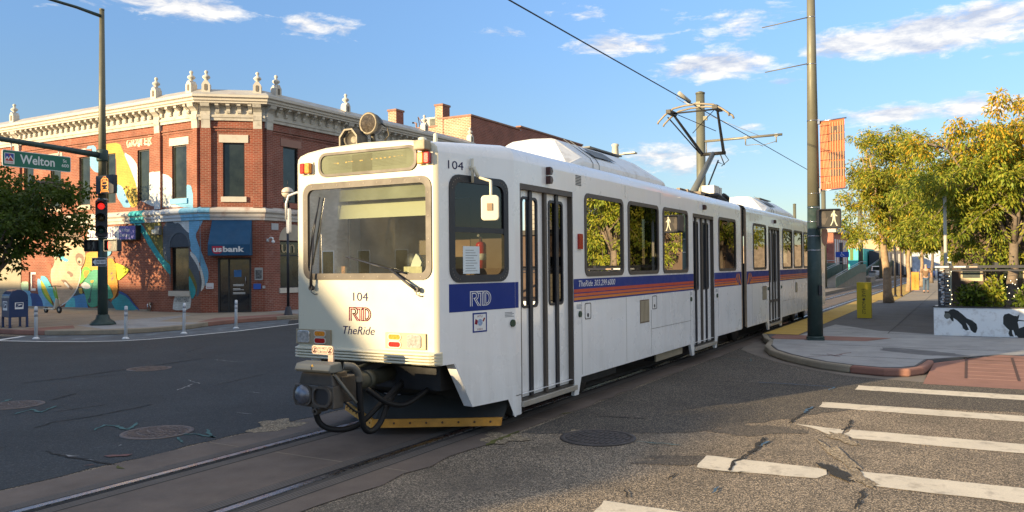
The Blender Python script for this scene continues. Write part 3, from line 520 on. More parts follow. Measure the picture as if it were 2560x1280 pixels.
def wall(b, P, a0, a1, z0, z1, holes, dep=.18, m=0):
    av = sorted({a0,a1,*[h[0] for h in holes],*[h[1] for h in holes]}); zv = sorted({z0,z1,*[h[2] for h in holes],*[h[3] for h in holes]})
    for i in range(len(av)-1):
        for j in range(len(zv)-1):
            ca, cz = (av[i]+av[i+1])/2, (zv[j]+zv[j+1])/2
            if any(h[0] < ca < h[1] and h[2] < cz < h[3] for h in holes): continue
            b.add([P(av[i],zv[j]),P(av[i+1],zv[j]),P(av[i+1],zv[j+1]),P(av[i],zv[j+1])], [(0,1,2,3)], m)
    for h in holes:
        c = [(h[0],h[2]),(h[1],h[2]),(h[1],h[3]),(h[0],h[3])]
        for k in range(4):
            p, q = c[k], c[(k+1)%4]; b.add([P(*p),P(*q),P(*q,-dep),P(*p,-dep)], [(0,1,2,3)], m)
def molding(b, path, prof, m=0, close_back=True):
    path = [Vector((x,y,0)) for x,y in path]; n = len(path); rows = []
    for i, p in enumerate(path):
        ds = []
        if i: ds.append((p-path[i-1]).normalized())
        if i < n-1: ds.append((path[i+1]-p).normalized())
        ns = [Vector((d.y,-d.x,0)) for d in ds]
        o = ns[0] if len(ns) == 1 else (ns[0]+ns[1])/(1+ns[0].dot(ns[1]))
        rows.append([p+o*d+Vector((0,0,z)) for d, z in prof])
    k = len(prof); vs = [v for r in rows for v in r]
    b.add(vs, [(i*k+j, i*k+(j+1)%k, (i+1)*k+(j+1)%k, (i+1)*k+j) for i in range(n-1) for j in range(k)], m)
    b.add(rows[0], [tuple(range(k))], m); b.add(rows[-1], [tuple(range(k))], m)
cb = thing('corner_building', ORG, 'two storey red brick corner bank with cream cornice, urn finials and a painted mural', 'building')
MH = [(29.45,30.40,5.10,7.43),(31.94,32.76,5.12,7.43),(34.34,35.14,5.12,7.43),(36.27,37.12,5.12,7.43),(38.6,39.45,5.12,7.43),(40.9,41.75,5.12,7.43),(29.32,30.52,1.08,2.98),(40.75,41.35,1.0,1.95)]
CH = [(.95,1.84,5.13,7.46),(.72,2.10,.15,2.50)]
RH = [(26.33,27.26,4.95,7.47),(29.2,30.1,4.95,7.47),(32.2,33.1,4.95,7.47),(35.2,36.1,4.95,7.47),(38.6,39.5,4.95,7.47),(26.12,27.75,1.15,3.25)]
b = B(); wall(b, PM, 28.62, 60, .15, 8.5, MH); wall(b, PC, 0, 2.65, .15, 8.5, CH, m=1); wall(b, PR, EC.x, 42, .15, 8.5, RH, m=2)
b.build('wall', [bm_mural, bm_cham, bm_right], cb, ORG, fix=False)
b = B(); b.prism(Pz, [(23.4,60),(23.4,28.6),(EC.x-.03,EC.y-.1),(42,EC.y-.1),(42,60)], 9.42, 9.47); b.build('roof', m_roofm, cb, ORG)
PATH = [(23.5,60),(23.5,28.62),(EC.x,EC.y),(42,EC.y)]
b = B(); molding(b, PATH, [(0,8.40),(.09,8.40),(.09,8.5),(.13,8.54),(.13,8.62),(.05,8.66),(.05,9.1),(0,9.1)]); b.build('frieze', m_stoned, cb, ORG)
b = B(); molding(b, PATH, [(.05,9.06),(.40,9.10),(.40,9.16),(.46,9.20),(.46,9.28),(.55,9.33),(.55,9.42),(.02,9.42),(.02,9.08)], 0)
molding(b, PATH, [(.53,9.42),(.53,9.45),(.02,9.74),(-.12,9.74),(-.12,9.42)], 1); b.build('cornice', [m_stone, m_roofm], cb, ORG)
b = B(); molding(b, PATH, [(0,4.12),(.06,4.12),(.06,4.22),(.10,4.27),(.10,4.38),(.19,4.46),(.19,4.54),(.12,4.62),(.0,4.68)]); b.build('belt_course', m_belt, cb, ORG)
b = B()
for P, l in ((PM, [(31.06,31.47,4.66),(28.66,28.92,4.66),(41.95,42.4,4.66)]), (PC, [(.06,.48,4.66),(2.2,2.60,4.66)]), (PR, [(EC.x+.06,EC.x+.42,4.66),(30.35,30.75,4.66),(36.7,37.1,4.66),(41.5,41.9,4.66)])):
    mi = {PM:0, PC:1, PR:2}[P]
    for a0, a1, z in l: b.pbox(P, a0, a1, z, 8.12, 0, .11, mi)
b.build('pilaster', [bm_mural, bm_cham, bm_right], cb, ORG)
b = B()
for k, z in enumerate((7.95, 8.07)):
    for P, l in ((PM, [(28.95,31.03),(31.5,41.9)]), (PC, [(.5,2.18)]), (PR, [(EC.x+.45,30.3),(30.8,36.6)])):
        for a0, a1 in l: b.pbox(P, a0, a1, z+.0, z+.07, 0, .035+.03*k, {PM:0,PC:1,PR:2}[P])
b.build('brick_corbelling', [bm_mural, bm_cham, bm_right], cb, ORG)
# scrolled corbels over pilasters and small frieze brackets
def corbel(P, a, w, big):
    b = B(); S = [(0,8.06),(.12,8.06),(.14,8.4),(.16,8.44),(.16,8.62),(.14,8.66),(.13,8.78),(.22,8.88),(.34,8.96),(.38,9.1),(0,9.1)] if big else [(.05,8.7),(.13,8.72),(.16,8.8),(.14,8.88),(.26,8.96),(.34,9.0),(.34,9.09),(.05,9.09)]
    k = len(S); vs = [P(a-w/2,z,d) for d,z in S]+[P(a+w/2,z,d) for d,z in S]
    b.add(vs, [tuple(range(k)), tuple(range(k,2*k))]+[(i,(i+1)%k,k+(i+1)%k,k+i) for i in range(k)])
    return b
corb = [(PM,31.26),(PM,28.80),(PM,42.18),(PC,.27),(PC,2.40),(PR,EC.x+.24),(PR,30.55),(PR,36.9),(PR,41.6)]
for P, a in corb: corbel(P, a, .36, True).build('corbel', m_stoned, cb, ORG)
for P, a0, a1, st in ((PM,29.2,30.95,.44),(PM,31.7,41.9,.44),(PM,42.6,47,.44),(PC,.75,2.1,.42),(PR,EC.x+.7,30.2,.5),(PR,31,36.6,.5),(PR,37.3,41.3,.5)):
    k = int((a1-a0)/st)
    for i in range(k+1): corbel(P, a0+(a1-a0)*i/max(k,1), .15, False).build('bracket', m_stoned, cb, ORG)
def finial(x, y, rz):
    b = B(); P = lambda a, bb, d=0: Vector((x+a*cos(rz)-d*sin(rz), y+a*sin(rz)+d*cos(rz), bb))
    b.prism(P, [(-.17,9.45),(.17,9.45),(.17,9.90),(.06,10.06),(-.06,10.06),(-.17,9.90)], -.16, .16)
    b.prism(P, rrect(-.06,.06,9.62,9.9,.055), .16, .175, 1); b.prism(P, rrect(-.06,.06,9.62,9.9,.055), -.175, -.16, 1)
    b.lathe([(.07,0),(.06,.05),(.15,.13),(.17,.17),(.14,.22),(.06,.27),(.05,.33),(.085,.38),(.06,.44),(.0,.47)], (x,y,10.05), 14)
    return b
m_niche = mat('finial_niche', (.16,.14,.11), .9)
mu, mc = 23.28, 26.4
for x, y, rz in ((mu,42.2,pi/2),(mu,31.15,pi/2),(mu,28.85,pi/2),(*(Vector((23.5,28.62,0))+DC*.32+NC*.18).xy,radians(-50)),(*(Vector((23.5,28.62,0))+DC*2.42+NC*.18).xy,radians(-50)),(25.75,mc,0),(30.3,mc,0),(36.85,mc,0),(41.6,mc,0)):
    finial(x, y, rz).build('finial', [m_stone, m_niche], cb, ORG)
def window(parent, P, h, org, fw_=.055, rec=.1, frame=m_black, pane=m_pane, bar=None, sill=None, lintel=None, name='window'):
    a0, a1, z0, z1 = h; b = B()
    o4 = [(a0+.002,z0+.002),(a1-.002,z0+.002),(a1-.002,z1-.002),(a0+.002,z1-.002)]; i4 = [(a0+fw_,z0+fw_),(a1-fw_,z0+fw_),(a1-fw_,z1-fw_),(a0+fw_,z1-fw_)]
    b.ring(P, o4, i4, -rec-.04, -rec+.02)
    if bar: b.pbox(P, a0+fw_, a1-fw_, bar-.03, bar+.03, -rec-.03, -rec+.01)
    w = b.build(name, frame, parent, org)
    b = B(); b.pbox(P, a0+fw_-.01, a1-fw_+.01, z0+fw_-.01, z1-fw_+.01, -rec-.03, -rec-.015); b.build('pane', pane, w, org)
    if sill: b = B(); b.pbox(P, a0-.08, a1+.08, z0-.23, z0-.002, -.05, .07); b.build('sill', sill, w, org)
    if lintel: b = B(); b.pbox(P, a0-.16, a1+.16, z1+.002, z1+.34, -.03, .03); b.build('lintel', lintel, w, org)
    return w
m_musty = None
PAL = dict(mustard=(.48,.33,.045), skyblue=(.17,.42,.62), white=(.62,.64,.62), grey=(.085,.105,.13), teal=(.03,.34,.37), olive=(.17,.15,.025), aqua=(.10,.50,.55), navyblue=(.025,.07,.24), palegreen=(.42,.60,.40), green=(.16,.45,.06), yellow=(.62,.52,.03), red=(.50,.10,.05), brown=(.22,.145,.10), tan=(.52,.38,.25), dark=(.03,.025,.02), orange=(.68,.28,.03), slate=(.055,.085,.09), blue=(.06,.24,.48), seagreen=(.07,.33,.20), acid=(.66,.66,.02), tealdeep=(.03,.27,.31))
lin = [m_stone, mat('pale_lintel',(.5,.42,.33),.9), mat('brick_lintel',(.33,.13,.09),.9)]
for i, h in enumerate(MH[:6]): window(cb, PM, h, ORG, rec=.09, lintel=[lin[0], None, None, lin[2], lin[1], lin[2]][i], sill=[mat('sky_sill',PAL['skyblue'],.8), None, None, lin[1], lin[1], lin[1]][i])
w = window(cb, PM, MH[6], ORG, rec=.12, sill=m_stone)
b = B(); b.prism(PM, [(29.30,3.0)]+[(29.92+.62*cos(t), 3.0+.62*sin(t)) for t in np.linspace(0,pi,14)]+[(30.54,3.0)], -.02, .012); b.build('arch_panel', mat('mural_grey_panel',(.06,.075,.095),.85), w, ORG)
b = B(); b.ring(PM, [(29.92+.72*cos(t), 3.0+.72*sin(t)) for t in np.linspace(0,pi,16)]+[(29.2,2.9),(30.64,2.9)][:0], [(29.92+.62*cos(t), 3.0+.62*sin(t)) for t in np.linspace(0,pi,16)], 0, .03); b.build('arch_moulding', mat('mural_grey_trim',(.10,.125,.15),.85), w, ORG)
window(cb, PM, MH[7], ORG, fw_=.12, frame=m_whitec, pane=mat('poster_pane',(.18,.07,.06),.2,var=.6,vs=9))
window(cb, PC, CH[0], ORG, rec=.1, lintel=m_stone, sill=m_stone)
for h in RH[:5]: window(cb, PR, h, ORG, rec=.1, sill=lin[2], lintel=mat('worn_lintel',(.32,.18,.14),.9))
w = window(cb, PR, RH[5], ORG, rec=.12, bar=2.6, sill=m_stone)
b = B(); b.prism(PR, [(26.05,3.27)]+[(26.93-.88*cos(t), 3.27+.72*sin(t)) for t in np.linspace(0,pi,14)]+[(27.81,3.27)], -.02, .014); b.build('arch_panel', mat('arch_beige',(.42,.36,.28),.8), w, ORG)
lettering('un', PR, 26.3, 27.1, 2.72, 3.1, mat('window_lettering',(.42,.33,.18),.5), w, ORG, d=-.1)
b = B(); b.pbox(PR, 25.6, 26.0, 3.72, 4.0, 0, .03); b.build('plaque', mat('grey_plaque',(.42,.43,.45),.7), cb, ORG)
# mural: painted shapes following the brick, each a hair proud of the one below
def mural(lst, P, u):
    b = B(); names = sorted({c for c, _ in lst}); ms = [brickmat('mural_'+c+u[0], u[1], u[2], PAL[c], tuple(x*.9 for x in PAL[c]), tuple(x*.72 for x in PAL[c]), ms=.009, rough=.7) for c in names]
    R = random.Random(5)
    for k, (c, pts) in enumerate(lst):
        out = []
        for i, p in enumerate(pts):                                # rounded, brushed outline
            q = pts[(i+1)%len(pts)]; out += [(p[0]*.8+q[0]*.2, p[1]*.8+q[1]*.2), (p[0]*.2+q[0]*.8, p[1]*.2+q[1]*.8)]
        b.poly([P(a, max(z, .17), .003+k*.0009) for a, z in out], names.index(c))
    o = b.build('mural', ms, cb, ORG, fix=False); me = o.data
    bm = bmesh.new(); bm.from_mesh(me); bmesh.ops.triangulate(bm, faces=bm.faces)
    for h in (MH if P is PM else CH):                              # leave the openings unpainted
        for pt, nn in ((P(h[0],0),P(1,0)-P(0,0)),(P(h[1],0),P(1,0)-P(0,0)),(P(0,h[2]),Vector((0,0,1))),(P(0,h[3]),Vector((0,0,1)))):
            bmesh.ops.bisect_plane(bm, geom=bm.verts[:]+bm.edges[:]+bm.faces[:], plane_co=pt-Vector(ORG), plane_no=nn)
    ua = P(1,0)-P(0,0); oa = (P(0,0)-Vector(ORG)).dot(ua); kill = []
    for f in bm.faces:
        c = f.calc_center_median(); a = c.dot(ua)-oa; z = c.z+ORG[2]
        if any(h[0] < a < h[1] and h[2] < z < h[3] for h in (MH if P is PM else CH)): kill.append(f)
    bmesh.ops.delete(bm, geom=kill, context='FACES'); bm.to_mesh(me); bm.free(); return o
mural(MURAL, PM, ('', 0, 1)); mural(MURAL2, PC, ('_corner', DC.x, DC.y))
b = B(); b.pbox(PM, 31.06, 31.47, 4.69, 6.35, .11, .115)
b.build('mural', mat('mural_white_paint', (.6,.62,.62), .8, var=.15), cb, ORG)
BP = [(.065,4.125),(.065,4.225),(.105,4.275),(.105,4.385),(.195,4.463),(.195,4.544),(.125,4.625),(.005,4.686),(0,4.12)]
b = B(); molding(b, [(23.5,29.75),(23.5,28.62),(23.5+DC.x*.42,28.62+DC.y*.42)], BP); b.build('mural', mat('mural_blue_paint', (.20,.47,.66), .8, var=.25, vs=5, stain=(.55,.62,.64), sta=.7, sts=3), cb, ORG)
b = B(); molding(b, [(23.5,31.7),(23.5,29.75)], BP); b.build('mural', mat('mural_white_paint', (.6,.62,.62), .8, var=.15), cb, ORG)
b = B(); molding(b, [(23.5,33.2),(23.5,32.2)], BP); b.build('mural', mat('mural_teal_paint', (.05,.40,.42), .8, var=.2), cb, ORG)
lettering('CONNECT HEALT', PM, 30.2, 29.25, .62, .80, m_black, cb, ORG, d=.06)
lettering('CRATER', PM, 33.55, 31.75, 7.62, 8.0, mat('ghost_lettering',(.60,.47,.36),.9,var=.4,vs=4), cb, ORG, d=.004, bold=.03)
b = B(); R = random.Random(11)
for k in range(16):
    a, z = R.uniform(31.8,33.5), R.uniform(7.62,8.0); b.poly([PM(a+R.uniform(.05,.14)*cos(t), z+R.uniform(.03,.09)*sin(t), .005+k*.0004) for t in np.linspace(0,2*pi,11)[:-1]])
b.build('ghost_paint', mat('ghost_lettering',(.6,.47,.36)), cb, ORG)
# the tan rendered end and pipes
b = B(); b.pbox(PM, 42.0, 60, .15, 4.1, 0, .03); b.build('rendered_base', m_dcem, cb, ORG)
b = B(); b.pbox(PM, 31.9, 59, .15, .24, 0, .05); b.build('plinth', m_tanw, cb, ORG)
b = B(); b.tube([PM(31.75,.2,.1),PM(31.75,.52,.1)],.03); b.tube([PM(31.95,.2,.1),PM(31.95,.5,.1)],.03); b.pbox(PM, 31.7, 31.8, .42, .55, .05, .15); b.build('standpipe', m_steel, cb, ORG)
# bank sign on the mural wall
b = B(); b.pbox(PM, 32.52, 36.1, 3.36, 4.02, .02, .26); sg = b.build('bank_sign', m_black, cb, ORG)
b = B(); b.pbox(PM, 33.72, 36.08, 3.40, 4.0, .26, .27); b.build('sign_panel', mat('sign_white',(.75,.74,.68),.5), sg, ORG)
b = B(); b.pbox(PM, 32.56, 33.70, 3.40, 4.0, .26, .27); b.build('sign_panel', mat('sign_violet',(.10,.085,.33),.5), sg, ORG)
lettering('usbank', PM, 35.9, 33.85, 3.5, 3.86, mat('sign_navy',(.05,.05,.16),.5), sg, ORG, d=.274, bold=.02)
lettering('24 Hour', PM, 33.62, 32.95, 3.74, 3.92, m_whitec, sg, ORG, d=.274); lettering('Banking', PM, 33.62, 32.95, 3.47, 3.68, m_whitec, sg, ORG, d=.274)
b = B(); b.pbox(PM, 31.1, 31.45, 3.55, 3.95, .0, .12); lm = b.build('wall_lamp', mat('lamp_grey',(.2,.2,.2),.5), cb, ORG)
b = B(); b.pbox(PM, 31.12, 31.43, 3.58, 3.78, .12, .3); b.build('lens', mat('lamp_lens',(.75,.7,.55),.3), lm, ORG, bevel=.03)
# awning, door, notices
m_awn = mat('awning_blue', (.008,.068,.15), .75, var=.12, vs=2)
b = B(); vs = [PC(.50,4.14,.02),PC(2.14,4.14,.02),PC(2.16,3.05,.85),PC(.46,3.05,.85),PC(.46,2.58,.86),PC(2.16,2.58,.86),PC(.46,2.60,.02),PC(2.16,2.60,.02)]
b.add(vs, [(0,1,2,3),(3,2,5,4),(0,3,4,6),(1,7,5,2),(6,4,5,7)]); aw = b.build('awning', m_awn, cb, ORG, bevel=.012)
b = B(); pts = [(.63,2.98),(1.06,2.98),(1.05,2.78)]+[(.85+.2*cos(t), 2.78-.13*sin(t)) for t in np.linspace(0,pi,8)]+[(.64,2.78)]
b.prism(PC, pts, .862, .866); b.build('sign_shield', mat('shield_red',(.42,.015,.05),.6), aw, ORG)
lettering('us', PC, .68, 1.03, 2.73, 2.90, m_whitec, aw, ORG, d=.872, bold=.035); lettering('bank', PC, 1.07, 1.93, 2.73, 2.97, m_whitec, aw, ORG, d=.872, bold=.035)
b = B(); b.ring(PC, [(.722,.15),(2.098,.15),(2.098,2.498),(.722,2.498)], [(.80,.2),(2.02,.2),(2.02,2.42),(.80,2.42)], -.16, .0); b.pbox(PC, 1.14, 1.20, .2, 2.42, -.12, -.03)
dr = b.build('door', m_black, cb, ORG)
b = B(); b.pbox(PC, .79, 1.15, .2, 2.42, -.11, -.09); b.pbox(PC, 1.19, 2.03, .2, 2.42, -.11, -.09); b.build('pane', mat('door_glass',(.010,.012,.016),.05,spec=.8), dr, ORG)
b = B(); b.tube([PC(1.86,1.35,-.08),PC(1.86,1.35,.0),PC(1.86,1.68,.0),PC(1.86,1.68,-.08)], .016); b.build('handle', m_steel, dr, ORG)
b = B(); b.pbox(PC, 1.37, 1.68, 1.67, 1.97, -.09, -.085); b.build('notice', mat('notice_blue',(.03,.14,.36),.4), dr, ORG)
for k, (z, w_) in enumerate(((1.33,.45),(1.28,.45),(1.15,.3),(1.10,.45),(.98,.5),(.93,.5))):
    b = B(); b.pbox(PC, 1.33, 1.33+w_, z, z+.022, -.089, -.085); b.build('notice', m_whitec, dr, ORG)
for a0, a1, z0, z1, c in ((2.24,2.58,1.52,2.06,(.36,.36,.35)),(2.19,2.50,1.13,1.37,(.02,.09,.42)),(2.56,2.68,1.16,1.28,(.4,.4,.4)),(.24,.55,1.17,1.42,(.6,.6,.62))):
    P = PC
    b = B(); b.prism(P, rrect(a0,a1,z0,z1,.03), .0, .05); n_ = b.build('notice_board', mat('board_%d'%int(c[0]*100+c[2]*1000), c, .5, var=.1), cb, ORG)
    if a0 == 2.24: b = B(); b.pbox(P, a0+.04, a1-.04, z0+.06, z1-.1, .05, .055); b.build('poster', mat('poster_print',(.12,.12,.12),.5,var=.9,vs=14), n_, ORG)
lettering('bank', PC, .29, .5, 1.21, 1.27, mat('shield_red',(.4,.02,.05)), cb, ORG, d=.055)
b = B(); b.lathe([(.05,0),(.05,.06)], PC(2.72,3.3,0), 12, ax=NC) if False else b.pbox(PR, EC.x+.12, EC.x+.22, 3.2, 3.32, 0, .06)
q = PR(EC.x+.17,3.26,0); b.tube([q+Vector((0,-.05,0)), q+Vector((0,-.2,.1)), q+Vector((0,-.32,.08)), q+Vector((0,-.35,-.02))], .035); b.ball(q+Vector((0,-.35,-.08)), .075, .075, .075)
b.build('security_camera', mat('camera_white',(.7,.7,.68),.4), cb, ORG)

# ------------------------------------------------------------------ tall brick building behind
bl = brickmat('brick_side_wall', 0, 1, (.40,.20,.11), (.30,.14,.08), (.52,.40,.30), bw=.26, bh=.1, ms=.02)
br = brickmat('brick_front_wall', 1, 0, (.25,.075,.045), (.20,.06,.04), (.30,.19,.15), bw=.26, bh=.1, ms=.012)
TO = (42, 26.59, .15)
tb_ = thing('tall_brick_building', TO, 'taller plain brown brick building with chimneys rising behind the corner bank', 'building')
b = B(); b.add([(42.01,26.59,.15),(42.01,29.0,.15),(42.01,29.0,11.3),(42.01,26.59,11.3)], [(0,1,2,3)], 0); b.add([(42.01,29.0,.15),(42.01,50,.15),(42.01,50,10.85),(42.01,29,10.85)], [(0,1,2,3)], 0)
b.add([(42.01,26.59,.15),(48.4,26.59,.15),(48.4,26.59,11.3),(42.01,26.59,11.3)], [(0,1,2,3)], 1); b.add([(48.4,26.59,.15),(58.5,26.59,.15),(58.5,26.59,11.52),(48.4,26.59,11.52)], [(0,1,2,3)], 1)
b.add([(42.3,29,10.85),(42.3,29,11.3),(42.01,29,11.3),(42.01,29,10.85)], [(0,1,2,3)], 1); b.add([(42.3,26.9,9),(42.3,29,9),(42.3,29,11.3),(42.3,26.9,11.3)], [(0,1,2,3)], 0)
b.add([(58.5,26.59,.15),(58.5,50,.15),(58.5,50,11.3),(58.5,26.59,11.3)], [(0,1,2,3)], 0); b.add([(42.3,26.9,9),(58.5,26.9,9),(58.5,26.9,11.3),(42.3,26.9,11.3)], [(0,1,2,3)], 1)
b.build('wall', [bl, br], tb_, TO, fix=False)
b = B(); b.box(42.2, 58.5, 26.8, 50, 10.2, 10.3); b.build('roof', m_concd, tb_, TO)
b = B(); b.box(41.95,42.36,26.53,29.05,11.3,11.4); b.box(42.36,48.3,26.53,26.95,11.3,11.4); b.box(48.3,58.55,26.53,26.95,11.52,11.62); b.box(41.95,42.36,29.05,50,10.85,10.95); b.build('coping', mat('clay_coping',(.26,.14,.10),.8,var=.2), tb_, TO)
for y0, y1, z1 in ((28.65,29.22,12.15),(32.3,32.95,12.2)):
    b = B(); b.box(41.96, 42.75, y0, y1, 10.2, z1); ch = b.build('chimney', [bl], tb_, TO)
    b = B(); b.box(41.9, 42.8, y0-.05, y1+.05, z1, z1+.12); b.build('chimney_cap', mat('clay_coping',(.3,.15,.1)), ch, TO)
    b = B(); b.box(41.965, 42.74, y0-.006, y0, 10.2, z1-.01); b.build('chimney_side', br, ch, TO)
b = B(); b.box(43.6,44.9,30.2,31.3,10.95,11.85); ac = b.build('air_conditioner', mat('unit_cream',(.5,.48,.38),.6,var=.15), tb_, TO)
b = B(); b.box(43.58,43.6,30.3,30.8,11.05,11.75); b.build('grille', mat('unit_dark',(.05,.06,.05),.6), ac, TO)
b = B(); b.tube([(43.2,31.6,10.3),(43.2,31.6,11.5),(43.2,31.9,11.55)],.06); b.tube([(43.2,31.2,10.6),(43.2,31.45,11.9),(43.2,31.1,11.4)],.03); b.tube([(43.2,29.9,10.3),(43.2,29.9,11.75),(43.2,29.7,11.85)],.06); b.tube([(43.2,29.6,10.3),(43.2,29.6,11.15)],.14); b.tube([(43.2,31.9,11.1),(43.2,30.2,11.15)],.05); b.build('roof_pipes', mat('pipe_rust',(.25,.15,.11),.6,var=.3), tb_, TO)

# ------------------------------------------------------------------ light rail tram
TR = (7.4, 6.2, 0)
tram = thing('tram', TR, 'white two section light rail tram with blue and orange stripe and raised pantograph', 'tram')
YC, HW = 6.2, 1.29
m_tw = mat('tram_white', (.81,.82,.83), .28, var=.015, vs=.5, coat=.35, stain=(.72,.69,.62), sta=.08, sts=.6, film=.32)
m_tf = mat('tram_front_white', (.58,.555,.44), .35, var=.03, coat=.2, stain=(.60,.53,.42), sta=.25, sts=1.3)
m_frame = mat('window_rubber', (.065,.052,.042), .5, var=.1)
m_fb = mat('window_frame_black', (.016,.017,.024), .45, var=.1)
m_blue = mat('stripe_blue', (.006,.026,.20), .5, var=.05, spec=.25)
m_sr = mat('stripe_red', (.48,.045,.015), .4, var=.05); m_so = mat('stripe_vermilion', (.58,.10,.012), .4, var=.05); m_sy = mat('stripe_orange', (.62,.18,.012), .4, var=.05)
m_navy = mat('letter_navy', (.012,.011,.07), .6, spec=.2); m_lw = mat('letter_white', (.75,.75,.75), .5); m_lr = mat('letter_red', (.20,.006,.03), .6, spec=.2)
m_tg = glass('tram_window_glass', (.10,.105,.09), .035); m_wg = glass('windscreen_glass', (.76,.80,.70), .08, dust_haze=.035)
m_cg = glass('cab_window_glass', (.42,.40,.36), .0); m_dg = glass('door_glass_tinted', (.015,.016,.015), .03)
m_und = mat('underframe_black', (.014,.014,.015), .7, var=.3); m_int = mat('interior_grey', (.10,.085,.075), .8); m_intl = mat('interior_pale', (.32,.30,.25), .7)
m_cast = mat('coupler_cast', (.085,.073,.062), .5, .35, var=.2, vs=8, stain=(.07,.055,.045), sta=.6, sts=6)
m_hose = mat('hose_rubber', (.007,.007,.008), .55, spec=.3); m_plow = mat('plow_yellow', (.52,.24,.03), .7, var=.25, vs=5, stain=(.25,.13,.03), sta=.5, sts=8)
m_rivet = mat('rivet_grey', (.16,.14,.12), .5, .2); m_step = mat('step_metal', (.42,.39,.34), .45, .5, var=.15)
PS = plane((0,YC-HW,0), (1,0,0), (0,-1,0)); PL = plane((0,YC+HW,0), (1,0,0), (0,1,0)); PF = plane((7.4,0,0), (0,1,0), (-1,0,0))
TAP = .1778; CW = 1.05
def cabplane(sgn):
    n = Vector((-TAP, sgn, 0)).normalized()
    return lambda a, b, d=0: Vector((a, YC+sgn*(CW+TAP*(a-7.4)), b))+n*d
PK, PKL = cabplane(-1), cabplane(1)
D1, D2, D3, D4 = (8.89,10.45), (16.2,17.74), (23.32,24.88), (30.62,32.18)
WN1 = [(10.84,12.37),(12.57,14.09),(14.32,15.85),(18.12,19.67)]; WN2 = [(21.46,23.03),(25.29,26.81),(27.09,28.61),(28.83,30.35)]
ins = .045
def holes(doors, wins): return [(d[0],d[1],.43,3.09) for d in doors]+[(w[0]+ins,w[1]-ins,1.88+ins,3.11-ins) for w in wins]
PROF = [(HW,3.36),(HW-.012,3.44),(HW-.06,3.51),(HW-.2,3.56),(.7,3.61),(0,3.64)]
PROFF = [(CW,3.33),(CW-.01,3.39),(CW-.05,3.43),(CW-.17,3.465),(.6,3.50),(0,3.52)]
def roofstrip(b, rows, m=0):
    full = [(x, [(y,z) for y,z in pr_]+[(-y,z) for y,z in pr_[-2::-1]]) for x, pr_ in rows]; k = len(full[0][1])
    vs = [(x, YC-y, z) for x, pr_ in full for y, z in pr_]
    b.add(vs, [(i*k+j, i*k+j+1, (i+1)*k+j+1, (i+1)*k+j) for i in range(len(full)-1) for j in range(k-1)], m, True)
def apron(b, P, d):
    b.prism(P, [(d[0],.432),(d[0]-.26,.432),(d[0]-.12,.19),(d[0],.19)], -.05, 0); b.prism(P, [(d[1],.432),(d[1],.19),(d[1]+.14,.19),(d[1]+.24,.432)], -.05, 0)
def section(name, x0, x1, doors, wins):
    b = B()
    for P in (PS, PL): wall(b, P, x0, x1, .43, 3.36, holes(doors, wins), dep=.05)
    for d in doors: apron(b, PS, d) if d[0] > 9 else b.prism(PS, [(d[1],.432),(d[1],.19),(d[1]+.14,.19),(d[1]+.24,.432)], -.05, 0)
    roofstrip(b, [(x0,PROF),(x1,PROF)])
    return b
b = section('a', 8.75, 20.2, [D1,D2], WN1)
# tapered cab: side skins with a window hole, notched skirt, nose
for P in (PK, PKL):
    wall(b, P, 7.44, 8.75, .94, 3.33, [(7.60+ins,8.62-ins,1.86+ins,3.10-ins)], dep=.05)
    b.poly([P(*q) for q in ((7.68,.94),(7.98,.41),(8.60,.41),(8.74,.18),(8.885,.18),(8.885,.44),(8.75,.44),(8.75,.94))][:3]+[P(8.60,.41), P(8.72,.18), P(8.75,.18), P(8.75,.94)])
    b.prism(P, [(7.66,.945),(7.965,.41),(7.98,.41),(7.675,.945)], -.14, .0)
b.prism(PS, [(8.75,.19),(8.885,.19),(8.885,.44),(8.75,.44)], -.05, 0)
roofstrip(b, [(7.44,PROFF),(8.75,[(y,z-.0) for y,z in PROF])])
b.add([P(8.75,z) for P in (PK,) for z in (3.33,)]+[PS(8.75,3.36),PK(7.44,3.33)], [(0,1,2)])
body = b.build('body', m_tw, tram, TR, fix=False)
def roundnose(pr_): return [(max(y-.045,0), z-.03) for y, z in pr_]
b = B()
wall(b, PF, YC-CW+.04, YC+CW-.04, .94, 3.12, [(5.22+ins,7.12-ins,1.93+ins,3.06-ins)], dep=.05)
top = [(YC-CW+.04,3.12),(YC+CW-.04,3.12)]+[(YC+y,z) for y,z in roundnose(PROFF)]+[(YC-y,z) for y,z in roundnose(PROFF)[-2::-1]]
b.poly([PF(*q) for q in top])
roofstrip(b, [(7.4,roundnose(PROFF)),(7.412,[(y-.012 if y else 0,z-.008) for y,z in PROFF]),(7.44,PROFF)])
for s in (-1, 1):
    c = [(7.4, YC+s*(CW-.04)),(7.412, YC+s*(CW-.012)),(7.44, YC+s*(CW+TAP*.04))]
    vs = [(x,y,z) for z in (.94,3.33) for x,y in c]; b.add(vs, [(0,1,4,3),(1,2,5,4)], 0, True)
b.build('front_panel', m_tf, tram, TR, fix=False)
b = section('b', 20.72, 33.5, [D3,D4], WN2); b.add([(33.5,YC-HW,.5),(33.5,YC+HW,.5),(33.5,YC+HW,3.36),(33.5,YC-HW,3.36)], [(0,1,2,3)]); b.build('body', m_tw, tram, TR, fix=False)
# articulation
b = B()
for k in range(9): x = 20.2+k*.058; b.box(x, x+.034, YC-HW+.07-(k%2)*.0, YC+HW-.07, .5, 3.5)
b.box(20.2, 20.72, YC-HW+.12, YC+HW-.12, .45, 3.46); b.build('bellows', m_rubber, tram, TR)
b = B(); b.box(20.19, 20.24, YC-HW-.004, YC-HW+.05, .45, 3.42); b.box(20.69, 20.72, YC-HW-.004, YC-HW+.05, .45, 3.42); b.build('end_trim', mat('rust_trim', (.35,.25,.17), .6, var=.3), tram, TR)
